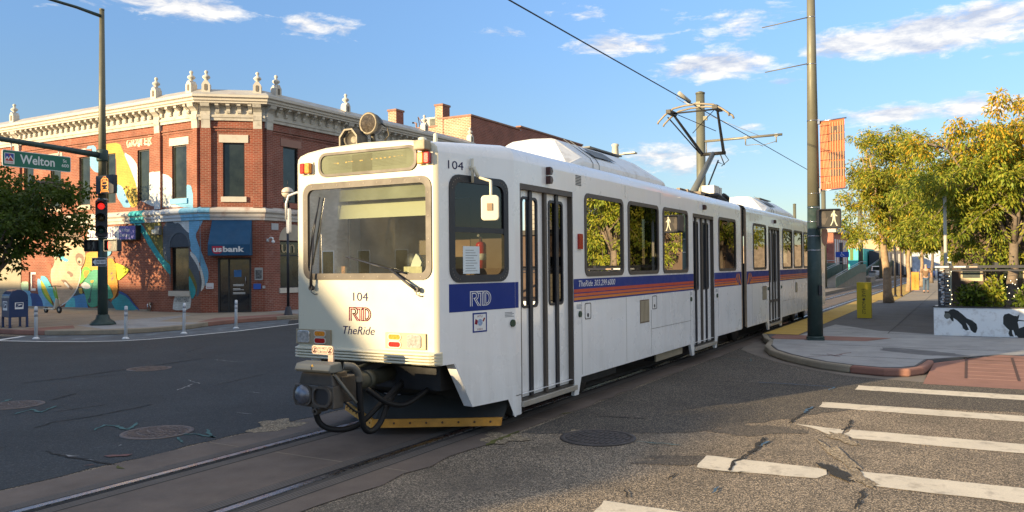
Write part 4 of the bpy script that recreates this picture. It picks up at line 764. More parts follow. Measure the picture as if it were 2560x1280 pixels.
# windows
def tramwin(P, a0, a1, z0, z1, r, fw_, fm, gm, bar=None, name='window'):
    b = B(); b.ring(P, rrect(a0,a1,z0,z1,r), rrect(a0+fw_,a1-fw_,z0+fw_,z1-fw_,max(r-.05,.03)), -.03, .014)
    if bar: b.pbox(P, a0+fw_-.01, a1-fw_+.01, bar-.03, bar+.03, -.025, .010)
    w = b.build(name, fm, tram, TR)
    b = B(); q = rrect(a0+fw_-.02,a1-fw_+.02,z0+fw_-.02,z1-fw_+.02,max(r-.05,.03)); b.poly([P(*k,-.008) for k in q]); b.build('pane', gm, w, TR)
    return w
for P in (PS, PL):
    for a0, a1 in WN1+WN2: tramwin(P, a0, a1, 1.88, 3.11, .12, .062, m_frame, m_tg)
cw = tramwin(PK, 7.60, 8.62, 1.86, 3.10, .15, .085, m_fb, m_cg, bar=2.47); tramwin(PKL, 7.60, 8.62, 1.86, 3.10, .15, .085, m_fb, m_tg, bar=2.47)
b = B()
for t in range(24):
    q = rrect(7.64,8.58,1.90,3.06,.12,5)[t]; b = B(); b.prism(PK, circ(q[0],q[1],.007,6), .014, .017); b.build('rivet', m_rivet, cw, TR)
b = B(); b.pbox(PK, 7.83, 8.11, 1.96, 2.28, -.0075, -.005); b.build('paper_notice', mat('paper_blue', (.66,.74,.78), .8, var=.05), cw, TR)
b = B()
for k in range(9): b.pbox(PK, 7.87, 8.07-(k%3)*.03, 1.99+k*.03, 1.997+k*.03, -.0049, -.0045)
b.build('paper_print', mat('print_grey', (.2,.22,.25), .8), cw, TR)
ws = tramwin(PF, 5.21, 7.13, 1.90, 3.07, .13, .075, m_frame, m_wg, name='windscreen')
b = B()
for k in range(26):
    q = (5.36+k%9*.203, 1.937 if k < 9 else 3.033) if k < 18 else (5.247 if k < 22 else 7.093, 2.1+(k-18)%4*.26)
    b = B(); b.prism(PF, circ(q[0],q[1],.008,6), .014, .017); b.build('rivet', m_rivet, ws, TR)
# destination sign
b = B(); b.ring(PF, rrect(5.40,6.87,3.14,3.43,.11), rrect(5.435,6.835,3.172,3.398,.085), -.01, .02); ds = b.build('destination_sign', m_frame, tram, TR)
b = B(); b.poly([PF(*q,.003) for q in rrect(5.42,6.85,3.155,3.415,.1)]); b.build('sign_back', mat('sign_back', (.27,.27,.235), .6, var=.2), ds, TR)
b = B()
for k in range(10): b.pbox(PF, 5.55, 6.72, 3.22+k*.016, 3.2235+k*.016, .0032, .004)
b.pbox(PF, 6.05, 6.35, 3.18, 3.38, .0042, .0046, 1); b.build('sign_louvre', [mat('sign_louvre', (.14,.135,.10), .6), mat('sign_shade', (.16,.15,.12), .6)], ds, TR)
b = B(); R = random.Random(2)
for y in (6.62,6.60,6.57,6.44,6.40,6.36,6.35,6.22,6.20,6.05,5.98,5.92,5.86,5.79,5.72,5.66,5.61): b.pbox(PF, y-.012, y+.012, 3.292+R.uniform(-.006,.006)+(6.62-y)*.02, 3.300+(6.62-y)*.02, .005, .006)
b.build('sign_leds', mat('led_amber', (.6,.3,.05), .5, emit=(1,.5,.12), es=.5), ds, TR)
b = B(); b.poly([PF(*q,.012) for q in rrect(5.43,6.84,3.167,3.403,.085)]); b.build('pane', m_wg, ds, TR)
# bumper
b = B(); S = []
for k in range(4): z = .952+k*.034; S += [(.035,z),(.075,z+.006),(.075,z+.024),(.035,z+.030)]
S = [(0,.945)]+S+[(0,1.092)]
vs = []; ys = [(YC-CW-.03,.0),(YC-CW+.01,.8),(YC-CW+.06,1.),(YC+CW-.06,1.),(YC+CW-.01,.8),(YC+CW+.03,.0)]
for y, f in ys: vs += [PF(y, z, d*f-(1-f)*.06) for d, z in S]
k = len(S); b.add(vs, [(i*k+j,i*k+(j+1)%k,(i+1)*k+(j+1)%k,(i+1)*k+j) for i in range(5) for j in range(k)])
b.build('bumper', m_tf, tram, TR, bevel=.006)
# lamps
m_plate = mat('lamp_plate', (.34,.28,.19), .5, .3, var=.12); m_lens = mat('lamp_clear', (.58,.57,.54), .12, .5, var=.35, vs=34, stain=(.2,.18,.14), sta=.6, sts=16); m_amb = mat('lamp_amber', (.62,.22,.02), .25, var=.3, vs=40); m_redl = mat('lamp_red', (.36,.015,.012), .2, var=.3, vs=40); m_rim = mat('lamp_rim', (.55,.50,.42), .5)
for y0, y1, L0, L1, S0, S1 in ((6.69,7.25,7.02,7.22,6.76,6.95),(5.29,5.86,5.35,5.55,5.63,5.82)):
    b = B(); b.pbox(PF, y0, y1, 1.115, 1.295, 0, .022); hl = b.build('headlight', m_plate, tram, TR, bevel=.004)
    b = B(); b.prism(PF, rrect(L0,L1,1.13,1.28,.035), .022, .034); b.build('lens', m_lens, hl, TR, bevel=.006)
    for z0, z1, mm in ((1.21,1.285,m_amb),(1.125,1.20,m_redl)):
        b = B(); b.ring(PF, rrect(S0,S1,z0-.003,z1+.003,.038), rrect(S0+.014,S1-.014,z0+.010,z1-.010,.026), .02, .03); b.build('lamp_rim', m_rim, hl, TR)
        b = B(); b.prism(PF, rrect(S0+.013,S1-.013,z0+.009,z1-.009,.026), .02, .032); b.build('lens', mm, hl, TR)
for a0, a1, q0, q1 in ((5.275,5.36,5.195,5.272),(6.97,7.05,7.055,7.13)):
    b = B(); b.pbox(PF, min(a0,q0)-.015, max(a1,q1)+.012, 3.185, 3.335, 0, .02); ml = b.build('marker_lamp', m_rim, tram, TR)
    b = B(); b.prism(PF, rrect(a0,a1,3.195,3.325,.02), .02, .075); b.build('lens', m_amb, ml, TR, bevel=.012)
    b = B(); b.prism(PF, rrect(q0,q1,3.195,3.325,.02), .02, .075); b.build('lens', m_redl, ml, TR, bevel=.012)
b = B(); b.prism(PF, rrect(5.21,5.365,3.345,3.455,.015), 0, .13); b.build('beacon', mat('beacon_grey', (.30,.26,.18), .6, var=.3, vs=12), tram, TR, bevel=.015)
# roof spotlight and horn
b = B(); c = Vector((7.62,6.265,3.775)); b.lathe([(.06,.16),(.10,.14),(.128,.06),(.132,0),(.132,-.02),(.115,-.03)], c, 24, ax=(1,0,0)); b.tube([c+Vector((.05,0,-.1)), (7.68,6.25,3.54)], .03); b.box(7.6,7.76,6.15,6.34,3.5,3.545); b.tube([c+Vector((.08,-.12,0)),c+Vector((.1,-.19,-.05)),c+Vector((.12,-.2,-.14)),c+Vector((.12,-.13,-.2))],.01)
sl = b.build('spotlight', mat('lamp_shell', (.075,.065,.045), .5, .3, var=.5, vs=16), tram, TR)
b = B(); b.lathe([(.118,-.034),(.10,-.03),(.0,-.022)], c, 24, ax=(1,0,0)); b.build('lens', mat('spot_glass', (.055,.042,.026), .10, .1, var=.4, vs=26), sl, TR)
b = B(); b.lathe([(.137,-.005),(.137,-.03),(.128,-.042),(.112,-.036)], c, 24, ax=(1,0,0), cap=False); b.build('lamp_rim', mat('spot_rim', (.17,.145,.10), .5, .2, var=.3, vs=20), sl, TR)
b = B(); c = Vector((7.55,6.46,3.59)); b.lathe([(.045,.14),(.05,.04),(.085,-.05),(.10,-.06),(.07,-.03),(.04,.0)], c, 18, ax=(1,0,0)); b.prism(plane((7.45,0,0),(0,1,0),(1,0,0)), [(6.32,3.50),(6.32,3.62),(6.40,3.71),(6.52,3.71),(6.60,3.62),(6.60,3.5),(6.58,3.5),(6.58,3.61),(6.51,3.69),(6.41,3.69),(6.34,3.61),(6.34,3.5)], 0, .2); b.build('horn', mat('horn_metal', (.13,.115,.09), .5, .3, var=.3, vs=9), tram, TR)
b = B(); b.lathe([(.05,0),(.05,.07),(.03,.08)], (7.8,5.62,3.5), 12); b.lathe([(.03,0),(.025,.12),(.015,.13)], (7.9,5.5,3.5), 10); b.build('aerial', m_tf, tram, TR)
# wipers
def wiper(piv, mid, b0, b1):
    b = B(); b.tube([PF(*piv,.03),PF(*piv,.075)], .03, 10); b.tube([PF(*piv,.06),PF((piv[0]*.7+mid[0]*.3),(piv[1]*.7+mid[1]*.3),.075),PF(*mid,.05)], [.022,.016,.008], 6)
    b.tube([PF(*b0,.03),PF(*b1,.03)], .009, 6); mm = ((b0[0]+b1[0])/2,(b0[1]+b1[1])/2)
    b.tube([PF(b0[0]*.8+b1[0]*.2,b0[1]*.8+b1[1]*.2,.035),PF(*mm,.06),PF(b0[0]*.2+b1[0]*.8,b0[1]*.2+b1[1]*.8,.035)], .006, 5)
    b.tube([PF(*piv,.05),PF(piv[0]+.03,piv[1]-.05,.03),PF(piv[0]-.02,piv[1]-.08,.02),PF(piv[0]-.05,piv[1]-.07,.01)], .005, 5); b.build('wiper', m_fb, tram, TR)
wiper((6.96,1.80), (6.92,2.45), (7.03,2.08), (6.84,2.90)); wiper((5.38,1.79), (5.78,2.03), (5.55,1.97), (6.43,2.17))
# lettering
for P, a0, a1, z0, z1, mm in ((PF,6.42,6.08,1.42,1.575,m_lr),(PK,7.925,8.30,1.585,1.755,m_lw)):
    # the three letters drawn as parallel strokes
    sx_, sz = (a1-a0), (z1-z0); bb = B(); T = lambda p: (a0+p[0]*sx_, z0+p[1]*sz)
    def stroke(pts, w=.085 if P is PF else .06):
        for i in range(len(pts)-1):
            p, q = Vector(pts[i]), Vector(pts[i+1]); asp = abs(sx_)/sz; d = Vector(((q-p).x*asp, (q-p).y)).normalized(); nn = Vector((-d.y/asp, d.x))*w/2; e = Vector((d.x/asp, d.y))*w/2
            bb.poly([P(*T(k), .004) for k in (p+nn-e, p-nn-e, q-nn+e, q+nn+e)])
    stroke([(.03,0),(.03,.97),(.62,.97)]); stroke([(.11,0),(.11,.85),(.24,.85)]+[(.24+.07*sin(t), .68+.17*cos(t)) for t in np.linspace(0,pi,7)]+[(.19,.51),(.38,0)])
    stroke([(.24,.97)]+[(.26+.14*sin(t), .69+.28*cos(t)) for t in np.linspace(0,pi,8)][:-2]+[(.30,.42),(.46,0)])
    stroke([(.40,.85),(.50,.85),(.50,0)]); stroke([(.62,.97),(.62,.85),(.58,.85),(.58,0)]); stroke([(.66,0),(.66,.97),(.76,.97)]+[(.76+.22*sin(t), .485+.485*cos(t)) for t in np.linspace(0,pi,12)]+[(.58,0)])
    stroke([(.74,.12),(.74,.85)]+[(.77+.13*sin(t), .485+.365*cos(t)) for t in np.linspace(0,pi,10)]+[(.74,.12)])
    bb.build('lettering', mm, tram, TR, fix=False)
lettering('104', PF, 6.35, 6.125, 1.65, 1.75, m_navy, tram, TR); lettering('TheRide', PF, 6.51, 6.03, 1.255, 1.35, m_navy, tram, TR, shear=.25)
b = B(); b.pbox(PK, 7.59, 8.745, 1.525, 1.845, .0, .003); b.pbox(PS, 8.752, 8.83, 1.525, 1.845, 0, .003); b.build('stripe', m_blue, tram, TR)
lettering('104', PK, 7.59, 7.84, 3.155, 3.25, m_navy, tram, TR, d=.003)
b = B(); b.pbox(PK, 7.975, 8.22, 1.27, 1.5, 0, .003); st = b.build('sticker', m_blue, tram, TR)
b = B(); b.pbox(PK, 7.995, 8.20, 1.288, 1.482, .003, .004); b.build('sticker_white', m_lw, st, TR)
lettering('ATU', PK, 8.05, 8.14, 1.445, 1.472, m_lr, st, TR, d=.005); lettering('1001', PK, 8.05, 8.14, 1.296, 1.318, m_lr, st, TR, d=.005)
b = B(); b.prism(PK, circ(8.1,1.385,.042,14), .004, .005); b.build('sticker_globe', mat('sticker_cyan', (.25,.35,.55), .5, var=.4, vs=60), st, TR)
b = B(); b.prism(PK, [(8.005,1.37),(8.05,1.36),(8.06,1.41),(8.02,1.43)], .004, .005); b.prism(PK, [(8.14,1.40),(8.17,1.44),(8.19,1.43),(8.16,1.39)], .004, .005); b.build('sticker_flag', m_lr, st, TR)
# side stripe
def stripe(x0, x1, tip=0):
    b = B(); b.pbox(PS, x0, x1, 1.52, 1.85, 0, .003, 0)
    xa, xb = (x0+(.62 if tip == -1 else 0), x1-(.62 if tip == 1 else 0))
    for k, (z0, z1) in enumerate(((1.652,1.702),(1.598,1.638),(1.545,1.585))): b.pbox(PS, xa, xb, z0, z1, .003, .005, k+1)
    if tip:
        X = lambda t: x1-.62+t if tip == 1 else x0+.62-t
        for k, (o, zt, c) in enumerate(((0,1.80,1),(.10,1.80,2),(.20,1.80,3))):
            z = (1.677,1.618,1.565)[k]; l = [(0,z),(.05+o,z),(.19+o,zt),(.19+o+.055,zt-.02)]
            for i in range(2): b.prism(PS, [(X(l[i][0]),l[i][1]-.03),(X(l[i+1][0]),l[i+1][1]-.03),(X(l[i+1][0]),l[i+1][1]+.022),(X(l[i][0]),l[i][1]+.022)], .003, .0052+k*.0004, 3 if i else c)
        b.prism(PS, [(X(.39),1.80),(X(.33),1.80),(X(.44),1.56),(X(.50),1.56),(X(.46),1.66)], .003, .0066, 3); b.prism(PS, [(X(.30),1.60),(X(.26),1.53),(X(.33),1.53)], .003, .0068, 3)
        b.prism(PS, [(X(.41),1.78),(X(.59),1.53),(X(.53),1.53),(X(.40),1.72)], .003, .007, 3)
    return b.build('stripe', [m_blue, m_sr, m_so, m_sy], tram, TR, fix=False)
stripe(10.455, 16.19); stripe(17.75, 20.19, 1); stripe(20.73, 23.31, -1); stripe(24.89, 30.6)
lettering('TheRide 303.299.6000', PS, 10.62, 12.0, 1.735, 1.825, m_lw, tram, TR, shear=.25)
# doors: two folding leaves each
def door(d):
    P = PS; x0, x1 = d; L = x1-x0; xm = (x0+x1)/2
    b = B(); b.ring(P, [(x0,.36),(x1,.36),(x1,3.09),(x0,3.09)], [(x0+.03,.362),(x1-.03,.362),(x1-.03,3.02),(x0+.03,3.02)], -.10, -.004)
    dr = b.build('door', m_frame, tram, TR)
    for s in (0, 1):
        l0, l1 = (x0+.03, xm-.02) if s == 0 else (xm+.02, x1-.03); c = (l0+l1)/2-.02; hw_ = .225
        b = B(); Pd = lambda a, z, dd=0: P(a, z, dd-.075); wall(b, Pd, l0, l1, .37, 3.02, [(c-hw_+.015,c+hw_-.015,1.515,2.925)], dep=.03); lf = b.build('leaf', m_tw, dr, TR, fix=False)
        b = B(); b.ring(Pd, rrect(c-hw_,c+hw_,1.50,2.94,.07), rrect(c-hw_+.035,c+hw_-.035,1.535,2.905,.05), -.02, .012); b.pbox(Pd, c-.035, c+.045, .37, 3.03, .0, .028); b.build('rubber_seal', m_fb, dr, TR)
        b = B(); b.poly([Pd(*q,-.004) for q in rrect(c-hw_+.03,c+hw_-.03,1.53,2.91,.05)]); b.build('pane', m_dg, dr, TR)
    b = B(); b.pbox(P, xm-.035, xm+.035, .36, 3.02, -.08, -.035); b.build('door_edge', m_frame, dr, TR)
    b = B(); b.pbox(P, x0-.0, x1+.04, .275, .345, -.12, .035); b.build('step', m_step, dr, TR, bevel=.006)
for d in (D1, D2, D3, D4): door(d)
# small side fittings
def fit(name, P, a0, a1, z0, z1, d, mm, r=.01): b = B(); b.prism(P, rrect(a0,a1,z0,z1,r), 0, d); return b.build(name, mm, tram, TR)
m_green = mat('button_green', (.02,.05,.025), .5); m_vent = mat('vent_cream', (.45,.38,.26), .7)
for P, x in ((PK,8.69),(PS,10.65),(PS,16.01),(PS,17.95),(PS,23.2),(PS,25.05)): b = B(); b.prism(P, circ(x,1.34,.045,16), 0, .02); b.build('door_button', m_green, tram, TR)
for P, x in ((PK,8.55),(PS,10.55),(PS,15.95),(PS,17.85)):
    b = B()
    for k in range(4): b.pbox(P, x, x+.17-(k%2)*.03, 1.42+k*.017, 1.428+k*.017, 0, .002)
    b.build('small_print', mat('print_grey', (.25,.25,.28), .8), tram, TR)
for a0, a1, z0, z1 in ((10.83,11.05,1.25,1.49),(13.72,13.96,1.25,1.49)):
    b = B(); b.ring(PS, rrect(a0,a1,z0,z1,.03), rrect(a0+.012,a1-.012,z0+.012,z1-.012,.025), 0, .004); b.prism(PS, circ((a0+a1)/2,z0+.06,.03,10), 0, .006); b.build('hatch', m_fb, tram, TR)
for a0, a1, z0, z1 in ((13.1,13.55,1.04,1.44),(22.5,23.02,1.05,1.42),(27.3,27.6,1.1,1.42)):
    b = B(); b.pbox(PS, a0, a1, z0, z1, 0, .004, 1)
    for k in range(7): b.pbox(PS, a0+.02+k*(a1-a0)/7, a0+.05+k*(a1-a0)/7, z0+.02, z1-.02, .004, .012, 0)
    b.build('vent', [m_vent, mat('vent_brown', (.16,.12,.08), .8)], tram, TR)
b = B(); b.pbox(PS, 13.67, 15.99, .905, .912, 0, .003); b.pbox(PS, 13.665, 13.672, .45, 1.24, 0, .002); b.pbox(PS, 25.3, 27.2, .905, .912, 0, .003)
for x in (10.72,12.47,15.97,18.06,21.3,25.15,27.0): b.pbox(PS, x, x+.006, .46, 1.515, 0, .0015)
for x in (12.47,14.2,16.9,21.2,25.1): b.pbox(PS, x, x+.006, 3.14, 3.35, 0, .0015)
b.build('panel_seam', m_frame, tram, TR)
for x in (9.66, 16.95, 24.1):
    for z in ((3.31,3.19) if x < 10 else (3.25,)):
        b = B(); b.prism(PS, [(x-.045,z+.055),(x+.02,z+.05),(x+.05,z),(x+.02,z-.05),(x-.045,z-.055)], 0, .07); b.build('indicator_lamp', mat('lamp_dark_red', (.05,.012,.01), .25), tram, TR, bevel=.008)
b = B()
for k in range(7): b.pbox(PS, 10.55, 10.74, 3.2+k*.022, 3.212+k*.022, 0, .004)
b.build('louvre', m_fb, tram, TR)
fit('reflector', PS, 10.6, 10.73, 2.28, 2.5, .03, m_redl)
# mirrors
b = B(); b.tube([PK(7.95,3.19,0),PK(7.96,3.19,.06),PK(7.98,3.08,.1)], .022); mr = PK(7.98,3.08,.1)
b.tube([PK(7.96,3.30,.03),PK(7.96,3.02,.03)], .018); b.tube([mr,(7.84,4.74,3.02),(7.70,4.62,2.99),(7.67,4.60,2.92),(7.67,4.60,2.70)], .017); m1 = b.build('mirror', m_tf, tram, TR)
Pm = plane((7.65,4.60,0), Vector((.35,-.94,0)).normalized(), Vector((-.94,-.35,0)).normalized())
b = B(); b.prism(Pm, rrect(-.10,.10,2.55,2.83,.04), -.03, .02); b.build('mirror_shell', m_tf, m1, TR, bevel=.01); b = B(); b.prism(Pm, [(-.03,2.66),(.03,2.66),(.03,2.74),(-.03,2.74)], .02, .032); b.build('mirror_clamp', mat('clamp_brown', (.25,.17,.10), .6), m1, TR)
b = B(); b.tube([PKL(7.6,2.98,0),PKL(7.58,3.0,.12),PKL(7.55,2.96,.22),PKL(7.54,2.86,.25),PKL(7.54,2.66,.25)], .017); m2 = b.build('mirror', mat('mirror_arm', (.45,.45,.46), .4, .3), tram, TR)
b = B(); b.prism(plane((7.52,7.50,0), Vector((.5,.866,0)), Vector((-.866,.5,0))), rrect(-.06,.06,2.48,2.80,.04), -.02, .02); b.build('mirror_shell', mat('mirror_grey', (.42,.43,.45), .4), m2, TR, bevel=.01)
# underframe, bogies, plow
b = B(); b.box(8.3, 33, YC-1.0, YC+1.0, .42, .98); b.box(7.75, 8.3, YC-.85, YC+.85, .6, .98); b.box(14.2,15.75,YC-1.12,YC-.95,.27,.44); b.box(11.2,12.6,YC-1.05,YC-.9,.25,.5); b.box(25.5,27.5,YC-1.05,YC-.9,.25,.5); b.build('underframe', m_und, tram, TR)
b = B(); b.box(14.15,15.7,YC-1.20,YC-1.17,.27,.42); b.build('equipment_box', mat('box_beige', (.28,.24,.17), .7, var=.3), tram, TR)
for x in (9.6, 11.6, 19.5, 21.4, 29.4, 31.4):
    b = B()
    for y in (5.47, 7.0): b.lathe([(.10,-.06),(.36,-.06),(.36,.05),(.39,.06),(.39,.08),(.1,.08)], (x,y,.385), 24, ax=(0,1 if y > 6 else -1,0))
    b.tube([(x,5.3,.385),(x,7.1,.385)], .07); b.build('wheelset', mat('wheel_steel', (.10,.09,.085), .5, .7, var=.2), tram, TR)
ap, wr, wl_ = Vector((7.64,6.3,0)), Vector((8.46,4.98,0)), Vector((8.46,7.42,0))
b = B()
for e in (wr, wl_):
    d = (e-ap); n = Vector((-abs(d.y),0,0)).normalized(); b.add([ap+Vector((.08,0,.19)),e+Vector((.06,0,.19)),e+Vector((.27,0,.46)),ap+Vector((.3,0,.46)), ap+Vector((.12,0,.19)),e+Vector((.10,0,.19)),e+Vector((.31,0,.46)),ap+Vector((.34,0,.46))], [(0,1,2,3),(7,6,5,4),(0,4,5,1),(1,5,6,2),(3,2,6,7)])
pl = b.build('plow', mat('plow_rubber', (.018,.02,.02), .75, var=.3), tram, TR)
b = B(); b2 = B()
for e in (wr, wl_):
    b.add([ap+Vector((0,0,.11)),e+Vector((0,0,.11)),e+Vector((.03,0,.205)),ap+Vector((.03,0,.205)),ap+Vector((.04,0,.11)),e+Vector((.04,0,.11)),e+Vector((.07,0,.205)),ap+Vector((.07,0,.205))], [(0,1,2,3),(7,6,5,4),(0,4,5,1),(3,2,6,7),(1,5,6,2),(0,3,7,4)])
    for k in range(8): q = ap+(e-ap)*((k+.4)/8); b2.ball(q+Vector((.012,0,.16)), .014, .014, .014, 8, 5)
b.build('plow_edge', m_plow, pl, TR); b2.build('bolts', mat('bolt_dark', (.10,.05,.02), .6), pl, TR)
# coupler
PX = plane((6.42,0,0), (0,1,0), (-1,0,0)); b = B(); b.prism(PX, [(5.80,.56),(5.99,.56),(6.02,.51),(6.06,.51),(6.09,.56),(6.36,.57),(6.355,.80),(5.81,.80)], -.18, -.02)
b.prism(PX, [(5.83,.79),(6.33,.79),(6.28,.93),(5.86,.93)], -.3, -.05); b.box(6.6, 6.85, 5.83, 6.2, .60, .88); b.build('coupler', m_cast, tram, TR, bevel=.012); cp = bpy.data.objects[-1] if False else [o for o in kids(tram) if o.name.startswith('coupler')][0]
b = B(); b.ring(PX, rrect(5.82,6.08,.58,.795,.08), rrect(5.85,6.05,.605,.77,.06), -.04, .012); b.ring(PX, rrect(6.09,6.345,.58,.795,.08), rrect(6.11,6.325,.60,.775,.07), -.04, .012); b.ring(PX, circ(6.04,.525,.035,14), circ(6.04,.525,.018,14), -.06, .01); b.build('coupler_face', m_cast, cp, TR)
b = B(); b.prism(PX, rrect(5.85,6.05,.605,.77,.06), -.03, -.015); b.build('cup', mat('cup_dark', (.02,.02,.022), .5), cp, TR)
b = B(); b.lathe([(.112,.0),(.105,.025),(.06,.06),(.0,.068)], PX(6.215,.69,-.01), 20, ax=(-1,0,0)); b.build('cone', mat('cone_steel', (.17,.18,.21), .32, .7, var=.3, vs=10), cp, TR)
b = B(); b.prism(plane((0,5.80,0), (1,0,0), (0,1,0)), [(6.40,.94),(6.37,.97),(6.40,1.03),(6.56,1.045),(6.60,.94)], 0, .49); b.build('cover', mat('cover_grey', (.16,.165,.15), .5, .1, var=.12), cp, TR, bevel=.012)
b = B(); b.pbox(plane((6.37,0,0),(0,1,0),(-1,0,0)), 0,0,0,0,0,0) if False else b.poly([(6.378,6.10,.965),(6.378,6.0,.965),(6.392,6.05,1.03)]); b.build('warning_triangle', mat('warning_yellow', (.65,.36,.02), .5), cp, TR)
b = B(); b.tube([(6.375,6.05,1.012),(6.373,6.056,.995),(6.372,6.044,.993),(6.372,6.05,.975)], .004, 5); b.build('warning_bolt', m_fb, cp, TR)
b = B(); b.tube([(6.8,5.98,.75),(7.9,6.1,.78)], [.085,.095], 16); b.tube([(7.2,6.02,.76),(7.32,6.03,.765)], .105, 16); b.tube([(6.75,6.05,.88),(7.6,6.15,.93)], .02); b.build('drawbar', mat('drawbar_olive', (.075,.075,.055), .6, .2, var=.3, vs=5), cp, TR)
b = B(); b.tube(smooth([(6.60,5.80,1.0),(6.68,5.74,.98),(6.74,5.72,.9),(6.75,5.72,.82)]), .042, 12); b.tube(smooth([(6.5,5.86,.93),(6.62,5.74,.7),(6.7,5.72,.6)]), .018); b.build('elbow_pipe', mat('pipe_grey', (.13,.125,.11), .45, .3, var=.2), cp, TR)
b = B(); b.tube(smooth([(6.75,5.72,.84),(6.76,5.72,.6),(6.82,5.72,.33),(6.92,5.70,.26),(7.05,5.68,.33),(7.25,5.7,.55),(7.6,5.8,.66)]), .034, 10); b.tube(smooth([(6.5,6.12,.56),(6.55,6.1,.38),(6.65,5.98,.30),(6.85,5.84,.32),(7.1,5.74,.5),(7.5,5.72,.72)]), .032, 10); b.tube(smooth([(6.9,5.74,.72),(7.1,5.62,.55),(7.35,5.55,.5),(7.7,5.5,.62)]), .03, 8); b.tube(smooth([(6.6,5.8,.62),(6.7,5.7,.5),(6.85,5.78,.55)]), .012, 6); b.build('hose', m_hose, cp, TR)
b = B(); P6 = plane((6.56,0,0),(0,1,0),(-1,0,0)); b.prism(P6, rrect(5.905,6.205,1.115,1.21,.03), -.01, .01); b.pbox(P6, 5.905, 5.975, .95, 1.12, -.01, .01); sgn = b.build('warning_plate', mat('plate_pink_tan', (.50,.36,.28), .6, var=.1), cp, TR)
lettering('DO NOT', P6, 6.12, 5.99, 1.168, 1.196, m_fb, sgn, TR, d=.012); lettering('CROSS', P6, 6.12, 5.99, 1.128, 1.156, m_fb, sgn, TR, d=.012)
for y in (6.163, 5.947):
    b = B(); b.ring(P6, circ(y,1.163,.036,18), circ(y,1.163,.030,18), .01, .012); b.tube([P6(y,1.185,.012),P6(y,1.16,.012),P6(y+.012,1.137,.012)], .005, 5); b.tube([P6(y,1.16,.012),P6(y-.012,1.14,.012)], .005, 5); b.tube([P6(y-.025,1.188,.012),P6(y+.025,1.138,.012)], .003, 4); b.build('no_crossing_mark', mat('mark_maroon', (.10,.03,.03), .6), sgn, TR)
# roof units
def pod(x0, x1):
    C = [(.95,3.58),(.95,3.68),(.90,3.75),(.44,4.07),(.36,4.10),(0,4.12)]
    sc = lambda f, dz, w: [(y*w, 3.58+(z-3.58)*f+dz) for y, z in C]
    b = B(); rows = [(x0,sc(.12,0,.95)),(x0+.03,sc(.16,0,.97)),(x0+.50,sc(.95,0,.99)),(x0+.56,sc(1,0,1)),(x1-1.0,sc(1,0,1)),(x1-.5,sc(.95,0,1)),(x1-.15,sc(.75,0,.99)),(x1,sc(.3,0,.96)),(x1+.01,sc(.0,0,.95))]
    roofstrip(b, rows); b.s = [False]*len(b.s); p = b.build('roof_unit', mat('roof_unit_white', (.72,.72,.70), .4, var=.05, stain=(.25,.19,.12), sta=.5, sts=3.5), tram, TR, bevel=.02)
    b = B(); S = Vector((0,-.81,.585)); 
    for q0, q1 in ((x0+1.25,x0+2.2),):
        pts = [(q0,YC-.80,3.835),(q1,YC-.80,3.835),(q1-.1,YC-.58,4.0),(q0-.02,YC-.58,4.0)]; b.poly([Vector(p_)+Vector((0,-.008,.012)) for p_ in pts])
    for x in (x0+.85, x0+1.1): b.tube([(x,YC-.952,3.60),(x,YC-.952,3.68),(x,YC-.905,3.765),(x,YC-.43,4.12)], .006, 4)
    b.build('grille', mat('grille_grey', (.13,.14,.14), .6, var=.2, vs=20), p, TR)
    b = B(); b.box(x0+2.2,x1-.8,YC-.30,YC+.3,4.16,4.185); b.build('top_grille', mat('grille_grey', (.13,.14,.14)), p, TR)
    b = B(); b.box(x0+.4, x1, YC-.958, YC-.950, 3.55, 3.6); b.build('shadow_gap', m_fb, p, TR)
pod(11.1, 15.65); pod(24.6, 29.3)
b = B(); b.box(17.6,20.1,5.62,5.70,3.68,3.76); b.box(17.6,20.1,6.7,6.78,3.68,3.76); b.box(19.4,19.5,5.5,6.9,3.66,3.74); b.box(17.8,17.9,5.5,6.9,3.66,3.74); b.box(18.3,19.2,5.35,5.6,3.6,3.72); b.build('pantograph_base', mat('base_brown', (.15,.12,.09), .6, .3, var=.3), tram, TR)
b = B(); b.box(19.05,19.5,5.25,5.55,3.70,3.92); b.box(19.55,19.75,5.25,5.55,3.70,3.9); b.build('resistor_box', mat('resistor_white', (.55,.54,.50), .5, var=.1), tram, TR)
b = B(); b.tube([(18.6,5.3,3.62),(19.2,5.22,3.68),(19.9,5.3,3.66),(20.3,5.3,3.6)], .06, 8); b.tube([(19.8,5.4,3.6),(20.1,5.3,3.74),(20.4,5.3,3.7),(20.7,5.4,3.58)], .07, 8); b.tube([(19.7,5.6,3.7),(20.2,5.6,3.80),(20.8,5.7,3.62)], .05, 8); b.build('roof_cable', m_hose, tram, TR)
